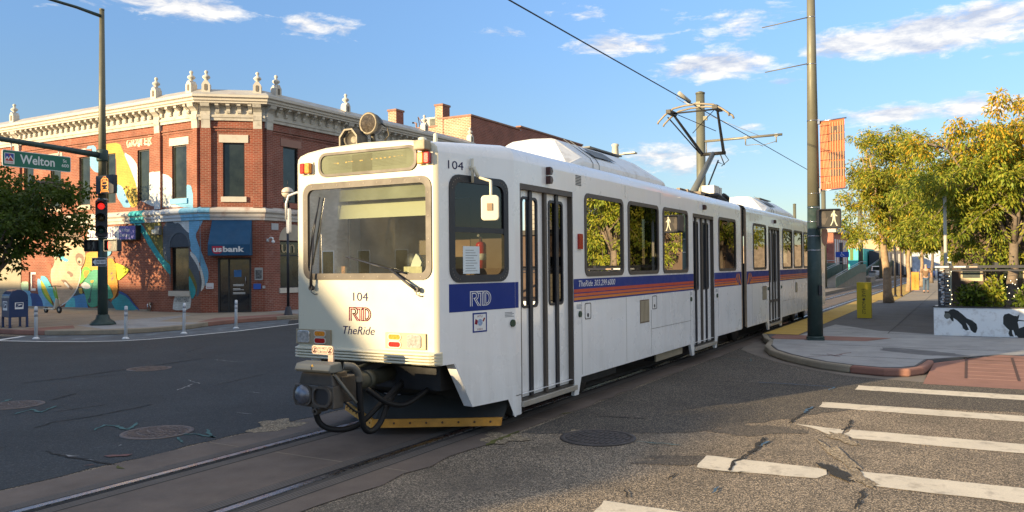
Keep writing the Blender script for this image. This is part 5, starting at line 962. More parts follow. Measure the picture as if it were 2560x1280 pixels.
# pantograph
m_pan = mat('pantograph_black', (.022,.021,.02), .55, .3); m_pang = mat('pantograph_grey', (.14,.15,.14), .5, .4); m_pant = mat('carbon_tan', (.26,.215,.15), .6, .2, var=.2)
KN = Vector((22.44,6.2,5.13)); b = B(); b.tube([(20.2,6.2,3.7),KN], [.10,.065], 14); pg = b.build('pantograph', m_pang, tram, TR)
b = B(); b.tube([KN+Vector((0,.35,0)),KN+Vector((0,-.35,0))], .05); b.tube([KN+Vector((0,.3,0)),(20.75,6.85,6.12)], [.045,.03]); b.tube([KN+Vector((0,-.3,0)),(20.75,5.62,6.12)], [.045,.03]); b.tube([KN+Vector((-.1,.35,.02)),(20.95,7.0,6.0)], .018); b.tube([(21.6,6.52,5.62),(20.75,5.62,6.1)], .010); b.tube([(21.6,5.88,5.62),(20.75,6.85,6.1)], .010); b.tube([(22.6,6.1,4.95),(21.0,6.1,3.72)], .022); b.tube([KN+Vector((.05,-.2,-.05)),KN+Vector((.25,-.25,-.3)),(22.55,6.1,4.9)], .018, 6); b.tube([KN+Vector((.0,-.3,0)),KN+Vector((.22,-.38,-.18)),KN+Vector((.12,-.2,-.35))], .012, 6); b.build('upper_arm', m_pan, pg, TR)
def hy(x, z): return [(x,7.15,z-.42),(x,7.12,z-.36),(x,6.95,z-.20),(x,6.72,z-.05),(x,6.4,z),(x,5.95,z),(x,5.66,z-.05),(x,5.45,z-.17),(x,5.28,z-.30),(x,5.25,z-.38)]
b = B(); b.tube(hy(20.55,6.185), .026, 8); b.tube(hy(21.0,6.185), .026, 8); b.build('contact_strip', m_pant, pg, TR)
b = B(); b.box(20.5,21.05,6.78,6.9,6.02,6.12); b.box(20.5,21.05,5.55,5.68,6.02,6.12); b.tube([(20.77,6.9,6.05),(20.77,5.5,6.05)], .022); b.build('head_frame', m_pan, pg, TR)
# interior
b = B(); b.box(7.6,8.7,YC-1.0,YC+1.0,.93,1.0); b.box(8.7,20.2,YC-1.2,YC+1.2,.93,1.0); b.box(20.7,33.4,YC-1.24,YC+1.24,.93,1.0); b.build('floor', m_int, tram, TR)
b = B(); b.box(7.65,20.2,YC-1.0,YC+1.0,3.24,3.28); b.box(20.7,33.4,YC-1.2,YC+1.2,3.24,3.28); b.build('ceiling', m_intl, tram, TR)
b = B(); b.box(8.78,8.84,YC-1.2,YC-.62,1.0,3.2); b.box(8.78,8.84,YC+.05,YC+1.2,1.0,3.2); b.box(8.78,8.84,YC-.62,YC+.05,2.95,3.2); b.build('bulkhead', mat('bulkhead_brown', (.15,.105,.075), .7, var=.1), tram, TR)
b = B(); b.box(8.80,8.83,YC-.6,YC-.1,1.0,2.93); b.build('cab_door', mat('cab_door_brown', (.22,.13,.075), .6), tram, TR)
b = B(); b.prism(plane((0,YC-.95,0),(1,0,0),(0,1,0)), [(7.47,1.0),(8.0,1.0),(8.0,1.72),(7.85,1.9),(7.47,1.9)], 0, 1.9); b.box(7.5,7.62,5.6,6.6,1.9,1.93); b.build('console', mat('console_olive', (.13,.125,.085), .7, var=.15), tram, TR)
b = B(); b.box(7.55,7.7,5.46,5.72,1.9,2.05); b.build('tissue_box', mat('tissue_box_cream', (.55,.50,.33), .7, var=.2, vs=20), tram, TR, bevel=.004)
b = B(); b.prism(plane((7.62,0,0),(0,1,0),(-1,0,0)), [(5.52,2.04),(5.66,2.04),(5.63,2.12),(5.58,2.20),(5.54,2.17),(5.5,2.1)], -.03, .02); b.build('tissue', mat('tissue_white', (.7,.7,.66), .9), tram, TR)
b = B(); b.ball((7.9,5.85,2.1), .05, .1, .12); b.build('headrest', m_fb, tram, TR)
b = B(); b.box(8.2,8.65,5.75,6.35,1.35,1.45); b.box(8.58,8.7,5.75,6.35,1.4,2.2); b.box(8.35,8.5,5.95,6.15,1.0,1.36); b.build('driver_seat', mat('seat_dark', (.035,.03,.03), .8), tram, TR, bevel=.04)
b = B(); b.pbox(PF, 6.5, 6.72, 1.93, 2.05, -.12, -.06, 0); b.pbox(PF, 6.52, 6.58, 1.95, 2.06, -.058, -.055, 1); b.build('cab_radio', [mat('radio_dark', (.04,.04,.03), .6), mat('radio_orange', (.5,.22,.08), .6, var=.9, vs=40)], tram, TR)
b = B(); b.tube([(8.42,5.2,2.02),(8.42,5.2,2.30)], .065, 14); b.ball((8.42,5.2,2.30), .065, .065, .05); fe = b.build('fire_extinguisher', mat('extinguisher_red', (.5,.02,.02), .3), tram, TR)
b = B(); b.tube([(8.42,5.2,2.12),(8.42,5.2,2.2)], .067, 14); b.build('extinguisher_band', m_lw, fe, TR); b = B(); b.tube([(8.42,5.2,2.33),(8.42,5.2,2.40),(8.36,5.2,2.42)], .018); b.build('valve', m_steel, fe, TR)
b = B(); b.box(7.62,7.66,YC-1.0,YC+1.0,2.64,2.83); b.build('sun_blind', mat('blind_cream', (.56,.55,.44), .8, var=.05), tram, TR)
b = B(); b.box(7.47,7.5,YC-1.0,YC+1.0,2.84,3.12); b.build('reflection_panel', mat('reflection_olive', (.24,.245,.19), .7, var=.25, vs=3), tram, TR)  # olive panel painting in the greenish sky reflection above the blind
m_seat = mat('seat_blue', (.05,.06,.10), .8, var=.1)
s0 = None
for sx0, n_ in ((11.0,6),(18.2,2),(21.6,2),(25.5,6)):
    for k in range(n_):
        for y in (5.15, 6.45):
            x = sx0+k*.82
            if s0 is None:
                b = B(); b.box(0,.42,0,.85,.42,.5); b.box(.36,.44,0,.85,.45,1.05); b.box(.1,.3,.3,.5,0,.42); s0 = b.build('seat', m_seat, tram, bevel=.03); s0.location = (x-TR[0],y-TR[1],1.0)
            else:
                c = s0.copy(); COL.objects.link(c); c.parent = tram; c.location = (x-TR[0],y-TR[1],1.0)
b = B()
for x in (10.6, 12.45, 14.2, 16.0, 18.0, 21.3, 23.2, 25.1, 26.95, 28.7): b.tube([(x,5.75,1),(x,5.75,3.24)], .018, 8)
b.tube([(10.6,5.55,2.95),(19.9,5.55,2.95)], .016); b.tube([(21,5.55,2.95),(30,5.55,2.95)], .016); b.build('grab_rail', mat('rail_yellow', (.5,.45,.3), .3, .4), tram, TR)

# ------------------------------------------------------------------ trees
def rnd_unit(R, n):
    v = R.normal(size=(n,3)); return v/np.linalg.norm(v, axis=1)[:,None]
def tree(name, base, cc, rad, ncl, per, leaf, mats, label, cat='tree', group=None, seed=0, trunk_r=.14, droop=.5, clr=.45, matf=None, bark=None, lean=None, fork=None, nlimb=9, shell=.55):
    R = np.random.default_rng(seed); rr = random.Random(seed)
    t = thing(name, base, label, cat, group); base = Vector(base); cc = Vector(cc); rad = Vector(rad)
    fk = Vector(fork) if fork else Vector((base.x*.6+cc.x*.4, base.y*.6+cc.y*.4, cc.z-rad.z*.75))
    b = B(); n = 7; pts = []
    for i in range(n):
        f = i/(n-1); p = base.lerp(fk, f)+Vector((rr.uniform(-.04,.04), rr.uniform(-.04,.04), 0))*(1 if 0 < i < n-1 else 0); pts.append(p)
    b.tube(pts, [trunk_r*(1.35 if i == 0 else 1.08-.06*i) for i in range(n)], 10)
    # cluster centres in the crown, kept apart unevenly
    u = rnd_unit(R, ncl); r = (R.random(ncl)**shell)[:,None]
    lump = 1+.22*np.sin(u[:,:1]*5+seed)*np.cos(u[:,1:2]*4+seed*2)+.12*np.sin(u[:,2:3]*9+seed)
    C = np.array(cc)+u*r*np.array(rad)*lump
    limbs = []
    for k in range(nlimb):
        a = 2*pi*k/nlimb+rr.uniform(-.3,.3); e = Vector((cc.x+rad.x*.7*cos(a)*rr.uniform(.5,1), cc.y+rad.y*.7*sin(a)*rr.uniform(.5,1), cc.z+rad.z*rr.uniform(-.35,.75)))
        st = fk.lerp(pts[-2], rr.uniform(0,.5)); m1 = st.lerp(e,.35)+Vector((0,0,rr.uniform(.05,.35)))+Vector((rr.uniform(-.15,.15),rr.uniform(-.15,.15),0)); m2 = st.lerp(e,.7)+Vector((rr.uniform(-.2,.2),rr.uniform(-.2,.2),rr.uniform(0,.3)))
        q = [st, m1, m2, e]; b.tube(q, [trunk_r*.5, trunk_r*.36, trunk_r*.22, trunk_r*.1], 6); limbs += [m1, m1.lerp(m2,.5), m2, m2.lerp(e,.5), e]
    LA = np.array([list(p) for p in limbs])
    for c in C[::2]:
        j = int(np.argmin(((LA-c)**2).sum(1))); s_ = limbs[j]; e = Vector(c); m_ = s_.lerp(e,.5)+Vector((0,0,.08)); b.tube([s_, m_, e], [.022,.016,.008], 4, cap=False)
    b.build('trunk', bark or m_bark, t, base)
    # leaves: thin two-part blades gathered in drooping sprays
    N_ = ncl*per; ci = np.repeat(np.arange(ncl), per); off = rnd_unit(R, N_)*(R.random((N_,1))**.6)*clr*np.array([1,1,.7])*R.uniform(.6,1.3,(ncl,1))[ci]
    P0 = C[ci]+off
    d = off/(np.linalg.norm(off,axis=1)[:,None]+1e-6)+rnd_unit(R,N_)*.7; d[:,2] -= droop; d /= np.linalg.norm(d,axis=1)[:,None]
    L = leaf[0]*R.uniform(.6,1.3,(N_,1)); w = leaf[1]*R.uniform(.7,1.25,(N_,1))
    sd_ = np.cross(d, rnd_unit(R,N_)); sd_ /= np.linalg.norm(sd_,axis=1)[:,None]
    d2 = d.copy(); d2[:,2] -= .45*droop+.15; d2 /= np.linalg.norm(d2,axis=1)[:,None]
    A = P0; Bm = P0+d*L*.5; E = Bm+d2*L*.5
    V = np.stack([A, Bm+sd_*w*.5, E, Bm-sd_*w*.5], 1).reshape(-1,3)-np.array(base)
    F = np.arange(N_*4).reshape(-1,4)
    me = bpy.data.meshes.new('crown'); me.vertices.add(N_*4); me.vertices.foreach_set('co', V.ravel()); me.loops.add(N_*4); me.loops.foreach_set('vertex_index', F.ravel().astype(np.int32))
    me.polygons.add(N_); me.polygons.foreach_set('loop_start', (np.arange(N_)*4).astype(np.int32))
    for q in mats: me.materials.append(q)
    mi = matf(C[ci], R, N_) if matf else R.integers(0, len(mats), N_)
    if not matf: mi = R.integers(0, len(mats), ncl)[ci]
    me.polygons.foreach_set('material_index', mi.astype(np.int32)); me.update(calc_edges=True); me.validate()
    o = bpy.data.objects.new('crown', me); COL.objects.link(o); o.parent = t
    return t
m_bark = mat('bark_grey', (.16,.125,.095), .95, var=.3, vs=6, bump=.6, bs=40); m_barkt = mat('bark_tan', (.30,.21,.13), .95, var=.3, vs=6, bump=.6, bs=40)
lg = leafmat('leaf_green', (.085,.135,.014), (.25,.31,.03)); lo = leafmat('leaf_olive', (.22,.235,.025), (.40,.37,.045)); ly = leafmat('leaf_gold', (.50,.30,.02), (.68,.42,.035)); ld = leafmat('leaf_dark', (.038,.072,.009), (.11,.165,.016), .4); ldm = leafmat('leaf_mid', (.035,.06,.01), (.075,.11,.018), .3)
def mf_gold(c, R, n):
    p = np.clip((c[:,2]-4.5)/2.0, 0, 1)*.72; x = R.random(n); return np.where(x < p, 2, np.where(R.random(n) < .5, 0, 1))
def mf_olive(c, R, n):
    return np.where(R.random(n) < .62, 1, np.where(R.random(n) < .75, 0, 2))
GT = 'honey locust trees along the right pavement'
tree('locust_tree', (26.4,-1.0,.3), (27.2,-1.0,4.4), (2.5,2.7,2.25), 310, 150, (.14,.045), [lg,lo,ly], 'big honey locust with golden top and green lower sprays above the white cat planter', group=GT, seed=3, clr=.37, trunk_r=.15, droop=.75, matf=mf_gold, fork=(26.6,-1.1,2.6))
tree('locust_tree', (41.6,3.3,.15), (42.2,3.3,5.7), (2.5,2.3,3.1), 270, 120, (.17,.052), [lg,lo,ly], 'tall olive green honey locust with pale leaning trunk behind the yellow box', group=GT, seed=8, clr=.37, trunk_r=.19, droop=.6, matf=mf_olive, bark=m_barkt, fork=(42.0,3.55,3.2))
tree('locust_tree', (33.5,.9,.15), (33.8,.6,4.3), (2.1,2.1,2.1), 170, 120, (.16,.046), [lg,lo,ly], 'green honey locust filling the gap between the olive tree and the golden one', group=GT, seed=12, clr=.36, trunk_r=.12, droop=.75, matf=lambda c,R,n: np.where(R.random(n)<.5,0,1), fork=(33.6,.8,2.6))
tree('locust_tree', (57,3.4,.15), (57.5,3.2,4.9), (2.2,2.1,2.1), 130, 40, (.36,.10), [lg,lo,ly], 'slim street tree just in front of the orange box', group=GT, seed=15, trunk_r=.13, matf=mf_olive, bark=m_barkt)
tree('locust_tree', (69,3.2,.15), (69.5,3,4.9), (2.4,2.2,2.1), 110, 36, (.42,.13), [lg,lo,ly], 'street tree a little way beyond the orange box', group=GT, seed=17, trunk_r=.13, matf=mf_olive, bark=m_barkt)
tree('locust_tree', (82,3.0,.15), (82.5,2.6,5.0), (2.6,2.4,2.2), 90, 34, (.5,.16), [lg,lo,ly], 'farthest street tree in the row on the right pavement', group=GT, seed=19, trunk_r=.14, matf=mf_olive)
tree('street_tree', (15.0,28.5,.15), (16.0,30.0,4.05), (2.3,3.8,1.7), 240, 85, (.16,.10), [ld,ld,ldm], 'dark leafy maple at the left edge beside the blue mailbox', seed=23, trunk_r=.13, droop=.35, clr=.5, fork=(15.3,28.8,2.0))
tree('street_tree', (15.3,36.4,.15), (15.6,35.6,5.0), (2.2,2.2,2.6), 120, 45, (.18,.12), [ld,ld,ldm], 'second dark maple farther along the mural wall outside the left edge', seed=27, trunk_r=.15, droop=.35, clr=.5, fork=(15.4,36.2,2.6))

# ------------------------------------------------------------------ left corner street furniture
m_pg = mat('pole_green', (.03,.055,.05), .5, .2, var=.2, stain=(.10,.12,.11), sta=.4, sts=4); m_po = mat('pole_lit_olive', (.13,.125,.085), .5, .2, var=.15)
m_sg = mat('sign_green', (.0,.13,.075), .45, var=.03); m_sgw = mat('sign_letter', (.70,.72,.70), .45); m_alu = mat('sign_back_metal', (.4,.4,.4), .4, .6)
SP = (17.2,25.86,.15)
sp = thing('signal_pole', SP, 'tall dark steel traffic signal pole with long mast arm in front of the mural', 'signal pole')
b = B(); b.tube([(17.2,25.86,.2),(17.2,25.86,4.2)], [.165,.14], 18); b.build('pole', m_pg, sp, SP)
b = B(); b.tube([(17.2,25.86,4.2),(17.2,25.86,10.95)], [.14,.08], 18); b.lathe([(.085,0),(.085,.06),(.0,.08)], (17.2,25.86,10.95), 16); b.build('lit_shaft', m_po, sp, SP)  # upper shaft in a lighter tone, sunlight put into its colour
b = B(); b.lathe([(.42,0),(.42,.05),(.36,.12),(.24,.2),(.2,.34),(.17,.36)], (17.2,25.86,.15), 8); b.build('base', m_pg, sp, SP)
b = B(); b.tube([(17.2,25.86,5.95),(15.5,25.86,6.03),(13.5,25.86,6.10),(8,25.86,6.2)], [.105,.09,.075,.05], 14); b.lathe([(.17,-.2),(.19,-.15),(.19,.15),(.17,.2)], (17.2,25.86,5.95), 16); b.build('mast_arm', m_pg, sp, SP)
b = B(); b.tube([(17.2,25.86,10.75),(16.3,25.86,10.82),(14,25.86,10.85),(12.5,25.86,10.85)], [.06,.05,.04,.035], 10); b.build('lamp_arm', m_pg, sp, SP)
b = B(); b.box(12.0,12.7,25.72,26.0,10.78,10.9); b.build('lamp_head', m_alu, sp, SP, bevel=.03)
for z in (3.12, 4.43, 5.2): b = B(); b.tube([(17.2,25.86,z),(17.2,25.86,z+.035)], .172, 18); b.build('clamp_band', m_steel, sp, SP)
SS = (14.9,25.72,5.25); ss = thing('street_name_sign', SS, 'green street name sign reading Welton St 600 hanging under the mast arm', 'street sign')
PS2 = plane((0,25.74,0),(1,0,0),(0,-1,0))
b = B(); b.prism(PS2, rrect(13.83,16.0,5.25,5.76,.05), -.01, .01); b.build('sign_plate', m_sgw, ss, SS)
b = B(); b.prism(PS2, rrect(13.85,15.98,5.27,5.74,.045), .010, .013); b.build('sign_face', m_sg, ss, SS)
lettering('Welton', PS2, 14.36, 15.46, 5.375, 5.66, m_sgw, ss, SS, d=.016, bold=.02); lettering('St', PS2, 15.73, 15.86, 5.555, 5.655, m_sgw, ss, SS, d=.016, bold=.01); lettering('600', PS2, 15.69, 15.93, 5.40, 5.505, m_sgw, ss, SS, d=.016, bold=.01)
b = B(); b.pbox(PS2, 13.89, 14.19, 5.33, 5.67, .013, .015, 0); b.pbox(PS2, 13.91, 14.17, 5.47, 5.65, .015, .016, 1); b.prism(PS2, [(13.91,5.42),(13.97,5.53),(14.01,5.46),(14.07,5.56),(14.17,5.42)], .016, .0165, 2); b.prism(PS2, [(13.91,5.47),(13.97,5.57),(14.02,5.5),(14.07,5.6),(14.17,5.46),(14.17,5.43),(14.07,5.55),(14.01,5.45),(13.97,5.52),(13.91,5.42)], .0165, .0175, 0); b.prism(PS2, circ(14.045,5.605,.028,12), .0165, .0178, 2); b.build('sign_emblem', [m_sgw, mat('emblem_blue', (.02,.06,.30), .5), mat('emblem_red', (.45,.03,.03), .5)], ss, SS)
lettering('DENVER', PS2, 13.92, 14.16, 5.345, 5.40, mat('emblem_red', (.4,.03,.03)), ss, SS, d=.017)
b = B(); b.tube([(14.15,25.80,5.76),(14.15,25.84,6.03)], .02); b.tube([(15.65,25.80,5.76),(15.65,25.84,5.98)], .02); b.build('hanger', m_alu, ss, SS)
def facing(loc, ang):  # local plane at loc, normal pointing along ang, u to the viewer's right
    n = Vector((cos(ang), sin(ang), 0)); u = Vector((-n.y, n.x, 0)); return plane(loc, u, n)
# tram warning sign
TS = (16.98,25.38,4.92); ts = thing('tram_warning_sign', TS, 'black box sign with glowing orange tram symbol on the signal pole', 'sign'); P = facing(TS, pi)
b = B(); b.prism(P, rrect(-.48,.48,-.31,.31,.04), -.12, .02); b.build('housing', m_fb, ts, TS)
m_led = mat('led_orange', (.5,.2,.05), .5, emit=(1,.32,.05), es=.9); b = B()
b.ring(P, rrect(-.19,.19,-.20,.20,.06), rrect(-.165,.165,-.175,.175,.045), .02, .026); b.ring(P, rrect(-.15,.15,-.02,.10,.03), rrect(-.13,.13,0,.08,.02), .02, .026); b.pbox(P, -.1,.1,.125,.145,.02,.026); b.ring(P, circ(-.11,-.11,.03,10), circ(-.11,-.11,.015,10), .02, .026); b.ring(P, circ(.11,-.11,.03,10), circ(.11,-.11,.015,10), .02, .026)
for z in (-.225,-.25): b.pbox(P, -.15+(z+.225), .15-(z+.225), z-.006, z+.006, .02, .026)
for pz in ([(-.1,.2),(-.06,.25),(.06,.25),(.1,.2)], [(-.17,-.2),(-.22,-.28)], [(.17,-.2),(.22,-.28)], [(-.09,-.2),(-.09,-.18),(.09,-.18)]): b.tube([P(*q,.024) for q in pz], .009, 5)
b.build('symbol', m_led, ts, TS)
# traffic light head
TL = (16.98,25.60,3.78); tl = thing('traffic_light', TL, 'black three lamp traffic light showing red on the mural side signal pole', 'traffic light'); P = facing(TL, radians(-128))
b = B(); b.prism(P, rrect(-.18,.18,-.62,.62,.05), -.22, 0); b.build('housing', m_fb, tl, TL, bevel=.012)
for k, (nm, c, e) in enumerate((('red', (.5,.02,.02), (1,.03,.02)), ('amber', (.10,.06,.015), None), ('green', (.015,.06,.045), None))):
    z = .41-.41*k; b = B(); b.lathe([(.11,.0),(.105,.02),(.07,.035),(0,.045)], P(0,z,.0), 20, ax=P(0,0,1)-P(0,0,0)); b.build('lens', mat('signal_'+nm, c, .25, emit=e, es=.45) if e else mat('signal_'+nm, c, .25), tl, TL)
    b = B(); A_ = [radians(a) for a in np.linspace(-35,215,18)]; vs = [P(.165*cos(a), z+.165*sin(a), 0) for a in A_]+[P(.16*cos(a), z+.16*sin(a), .26+.05*sin(a)) for a in A_]; k_ = len(A_); b.add(vs, [(i,i+1,k_+i+1,k_+i) for i in range(k_-1)], 0, True); b.build('visor', m_fb, tl, TL, fix=False)
b = B(); b.tube([P(0,.66,-.1), (17.2,25.86,4.5)], .03); b.tube([P(0,-.66,-.1), (17.2,25.86,3.1)], .03); b.tube([P(0,.6,-.1),P(0,.68,-.1)], .05); b.tube([P(0,-.6,-.1),P(0,-.7,-.1)], .05); b.build('bracket', m_pg, tl, TL)
# pedestrian signals
def walkman(b, P, s, d, m=0):
    T = lambda a, z: P(a*s, z*s, d); q = lambda l: b.poly([T(*k) for k in l], m)
    b.poly([T(.02+.055*cos(t), .40+.06*sin(t)) for t in np.linspace(0,2*pi,12)[:-1]], m)
    q([(-.07,.33),(.05,.34),(.09,.22),(.075,.02),(-.05,.02),(-.06,.2)]); q([(.06,.30),(.11,.22),(.19,.15),(.17,.11),(.07,.19)]); q([(-.06,.32),(-.12,.24),(-.15,.10),(-.115,.09),(-.085,.2),(-.05,.25)])
    q([(-.05,.03),(.015,.03),(-.03,-.18),(-.13,-.38),(-.18,-.38),(-.085,-.17)]); q([(.0,.03),(.075,.03),(.10,-.15),(.17,-.34),(.21,-.36),(.20,-.39),(.13,-.39),(.035,-.14)])
def handmark(b, P, s, d, m=0, dx=0):
    T = lambda a, z: P(dx+a*s, z*s, d); q = lambda l: b.poly([T(*k) for k in l], m)
    q([(-.13,.05),(.11,.05),(.12,-.15),(.06,-.32),(-.07,-.32),(-.12,-.2)])
    for x, h in ((-.11,.28),(-.05,.36),(.01,.36),(.07,.28)): q([(x-.022,.04),(x+.026,.04),(x+.026,h),(x+.002,h+.025),(x-.022,h)])
    q([(.10,-.14),(.11,-.02),(.19,.08),(.22,.05),(.15,-.12)])
def pedsignal(name, loc, ang, w, h, hand_on, walk_on, label, pole):
    t = thing(name, loc, label, 'pedestrian signal'); P = facing(loc, ang)
    b = B(); b.prism(P, rrect(-w/2,w/2,-h/2,h/2,.04), -.16, .0); b.ring(P, rrect(-w/2,w/2,-h/2,h/2,.045), rrect(-w/2+.025,w/2-.025,-h/2+.025,h/2-.025,.03), 0, .09); b.build('housing', m_fb, t, loc)
    b = B(); b.pbox(P, -w/2+.02, w/2-.02, -h/2+.02, h/2-.02, 0, .004); b.build('lens_panel', mat('ped_panel_grey', (.055,.05,.042), .35) if walk_on else mat('ped_panel_dark', (.02,.018,.017), .35), t, loc)
    P1 = plane(P(w*.2,0,0), P(1,0,0)-P(0,0,0), P(0,0,1)-P(0,0,0)); b = B(); walkman(b, P1, h*.95, .006); b.build('walk_symbol', mat('walk_lit', (.50,.48,.33), .4, emit=(1,.95,.68), es=.12) if walk_on else mat('walk_dim', (.20,.20,.17), .5), t, loc)
    b = B(); handmark(b, P, h*.95, .006, dx=-w*.22); b.build('hand_symbol', mat('hand_lit', (.5,.05,.03), .4, emit=(1,.09,.05), es=.9) if hand_on else mat('hand_dim', (.10,.085,.07), .5), t, loc)
    b = B()
    for z in (-h*.38, h*.38): b.tube([P(0,z,-.15), Vector((pole[0],pole[1],loc[2]+z))], .022, 8)
    b.build('bracket', m_pg, t, loc)
    return t
pedsignal('pedestrian_signal', (16.95,26.10,2.86), radians(195), .46, .40, False, False, 'unlit pedestrian signal on the left of the signal pole above the one way sign', (17.2,25.86))
pedsignal('pedestrian_signal', (16.95,24.98,2.85), radians(200), .50, .40, True, False, 'pedestrian signal with red hand on the right of the left signal pole', (17.2,25.86))
OW = (16.98,25.72,2.30); ow = thing('one_way_sign', OW, 'black and white one way arrow sign on the signal pole', 'sign'); P = facing(OW, radians(186))
b = B(); b.prism(P, rrect(-.35,.35,-.145,.145,.02), -.004, .0); b.build('sign_plate', m_lw, ow, OW); b = B(); b.prism(P, rrect(-.335,.335,-.13,.13,.015), .0, .003); b.build('sign_face', m_fb, ow, OW)
b = B(); b.prism(P, [(-.31,0),(-.16,.115),(-.16,.075),(.31,.075),(.31,-.075),(-.16,-.075),(-.16,-.115)], .003, .005); b.build('arrow', m_lw, ow, OW); lettering('ONE WAY', P, -.15, .28, -.05, .05, m_fb, ow, OW, d=.007, bold=.01)
# mailbox
MB = (14.95,27.42,.15); mb = thing('mailbox', MB, 'dark blue post collection box with rounded top on four legs by the left kerb', 'mailbox', rz=radians(-8))
m_mb = mat('mailbox_blue', (.012,.035,.11), .35, var=.1, coat=.3)
Pm_ = plane((0,0,0),(1,0,0),(0,-1,0)); prof = [(0,.34),(.58,.34),(.58,.98)]+[(.29+.29*cos(t), .98+.27*sin(t)) for t in np.linspace(0,pi,14)][1:-1]+[(0,.98)]
b = B(); b.prism(Pm_, prof, -.62, 0); b.build('body', m_mb, mb, bevel=.012)
for x, y in ((0,0),(.52,0),(0,.56),(.52,.56)): b = B(); b.prism(plane((0,y,0),(1,0,0),(0,1,0)), [(x,.0),(x+.06,.0),(x+.06,.36),(x,.36)], 0, .06); b.box(x-.02,x+.08,y-.02,y+.08,0,.015); b.build('leg', m_mb, mb)
def eagle(P, c, w, h):
    b = B(); b.pbox(P, c[0]-w/2, c[0]+w/2, c[1]-h/2, c[1]+h/2, 0, .003, 0); b.prism(P, [(c[0]-w*.42,c[1]-h*.22),(c[0]-w*.36,c[1]+h*.40),(c[0]+w*.44,c[1]+h*.40),(c[0]+w*.36,c[1]-h*.22)], .003, .0045, 1)
    b.prism(P, [(c[0]-w*.30,c[1]+h*.26),(c[0]+w*.20,c[1]+h*.22),(c[0]+w*.38,c[1]+h*.12),(c[0]+w*.1,c[1]+h*.08),(c[0]-w*.34,c[1]-h*.18),(c[0]+w*.0,c[1]+h*.14)], .0045, .006, 0); b.build('emblem', [m_lw, m_mb], mb)
eagle(Pm_, (.30,.72), .26, .22); eagle(plane((0,0,0),(0,-1,0),(-1,0,0)), (-.33,.72), .34, .30)
b = B(); b.box(.1,.14,.1,.5,.05,.07); b.build('brace', m_mb, mb)
# e-scooter
SCO = (21.0,35.15,.15); sc = thing('electric_scooter', SCO, 'white electric scooter parked against the mural wall', 'scooter'); m_scw = mat('scooter_white', (.55,.55,.48), .4, var=.1)
Q = lambda a, z, d=0: Vector((21.0+d, 35.15-a, .15+z))
for a, r in ((-.46,.13),(.52,.15)):
    b = B(); c = Q(a, r); b.lathe([(r*.55,-.025),(r,-.03),(r*1.03,0),(r,.03),(r*.55,.025)], c, 20, ax=(1,0,0)); wh = b.build('wheel', m_rubber, sc, SCO); b = B(); b.lathe([(.02,-.035),(r*.55,-.02),(r*.55,.02),(.02,.035)], c, 16, ax=(1,0,0)); b.build('rim', m_scw, wh, SCO)
b = B(); b.prism(lambda a, z, d=0: Q(a,z,d), [(-.55,.17),(.2,.14),(.33,.22),(.42,.62),(.36,.66),(.2,.25),(.12,.20),(-.55,.21)], -.08, .08); b.tube([Q(.52,.15,.06),Q(.42,.6,.05)], .02); b.build('deck', m_scw, sc, SCO, bevel=.01)
b = B(); b.tube([Q(.40,.6),Q(.22,1.15)], [.035,.025]); b.build('stem', mat('scooter_green', (.22,.40,.05), .4), sc, SCO); b = B(); b.tube([Q(.20,1.17,-.28),Q(.22,1.19,0),Q(.20,1.17,.28)], .018); b.tube([Q(.22,1.19,0),Q(.0,1.17,-.1)], .016); b.build('handlebar', m_fb, sc, SCO)
# bollards
def bollard(x, y, lean, label):
    o = thing('bollard', (x,y,.008), label, 'bollard', 'white flexible bollards along the painted corner'); o.rotation_euler = lean
    b = B(); b.lathe([(.048,.03),(.047,.9),(.045,.95),(.02,.965)], n=16); b.build('post', mat('bollard_white', (.66,.67,.68), .5, var=.08, stain=(.35,.35,.34), sta=.5, sts=5), o)
    b = B(); b.lathe([(.10,0),(.10,.02),(.06,.05),(.05,.06)], n=16); b.build('base', mat('bollard_white', (.6,.6,.6)), o)
    for z in (.66,.80): b = B(); b.lathe([(.0475,z),(.0495,z),(.0495,z+.075),(.0475,z+.075)], n=16); b.build('reflector_band', mat('band_grey', (.30,.31,.34), .3, var=.2), o)
bollard(13.89,24.07,(0,0,0),'bollard nearest the blue mailbox'); bollard(15.02,21.51,(0,.02,0),'bollard standing right of the signal pole base'); bollard(16.99,21.45,(0,.03,.3),'bollard below the CONNECT lettering on the mural'); bollard(19.18,21.59,(-.03,.04,0),'bollard in front of the bank door')
# black lamp post beside the tram
LP = (23.9,23.9,.15); lp = thing('lamp_post', LP, 'slim black lamp post with round globe just left of the tram front', 'lamp post')
b = B(); b.tube([(23.9,23.9,.15),(23.9,23.9,4.55)], [.06,.045], 12); b.lathe([(.09,4.5),(.05,4.75),(.14,4.82),(.14,4.86)], (23.9,23.9,0), 14); b.tube([(23.9,23.9,5.3),(23.9,23.9,5.6)], .008); b.build('post', m_fb, lp, LP); b = B(); b.lathe([(.20,0),(.16,.03),(.10,.3),(.07,.34)], (23.9,23.9,.15), 12); b.build('base', m_fb, lp, LP)
b = B(); b.ball((23.9,23.9,5.08), .24, .24, .22, 18, 12); gl_ = b.build('globe', mat('globe_cream', (.60,.52,.42), .35, var=.15, vs=4), lp, LP); b = B(); b.tube([(23.9,23.9,5.06),(23.9,23.9,5.09)], .245, 18); b.build('globe_band', m_fb, gl_, LP)

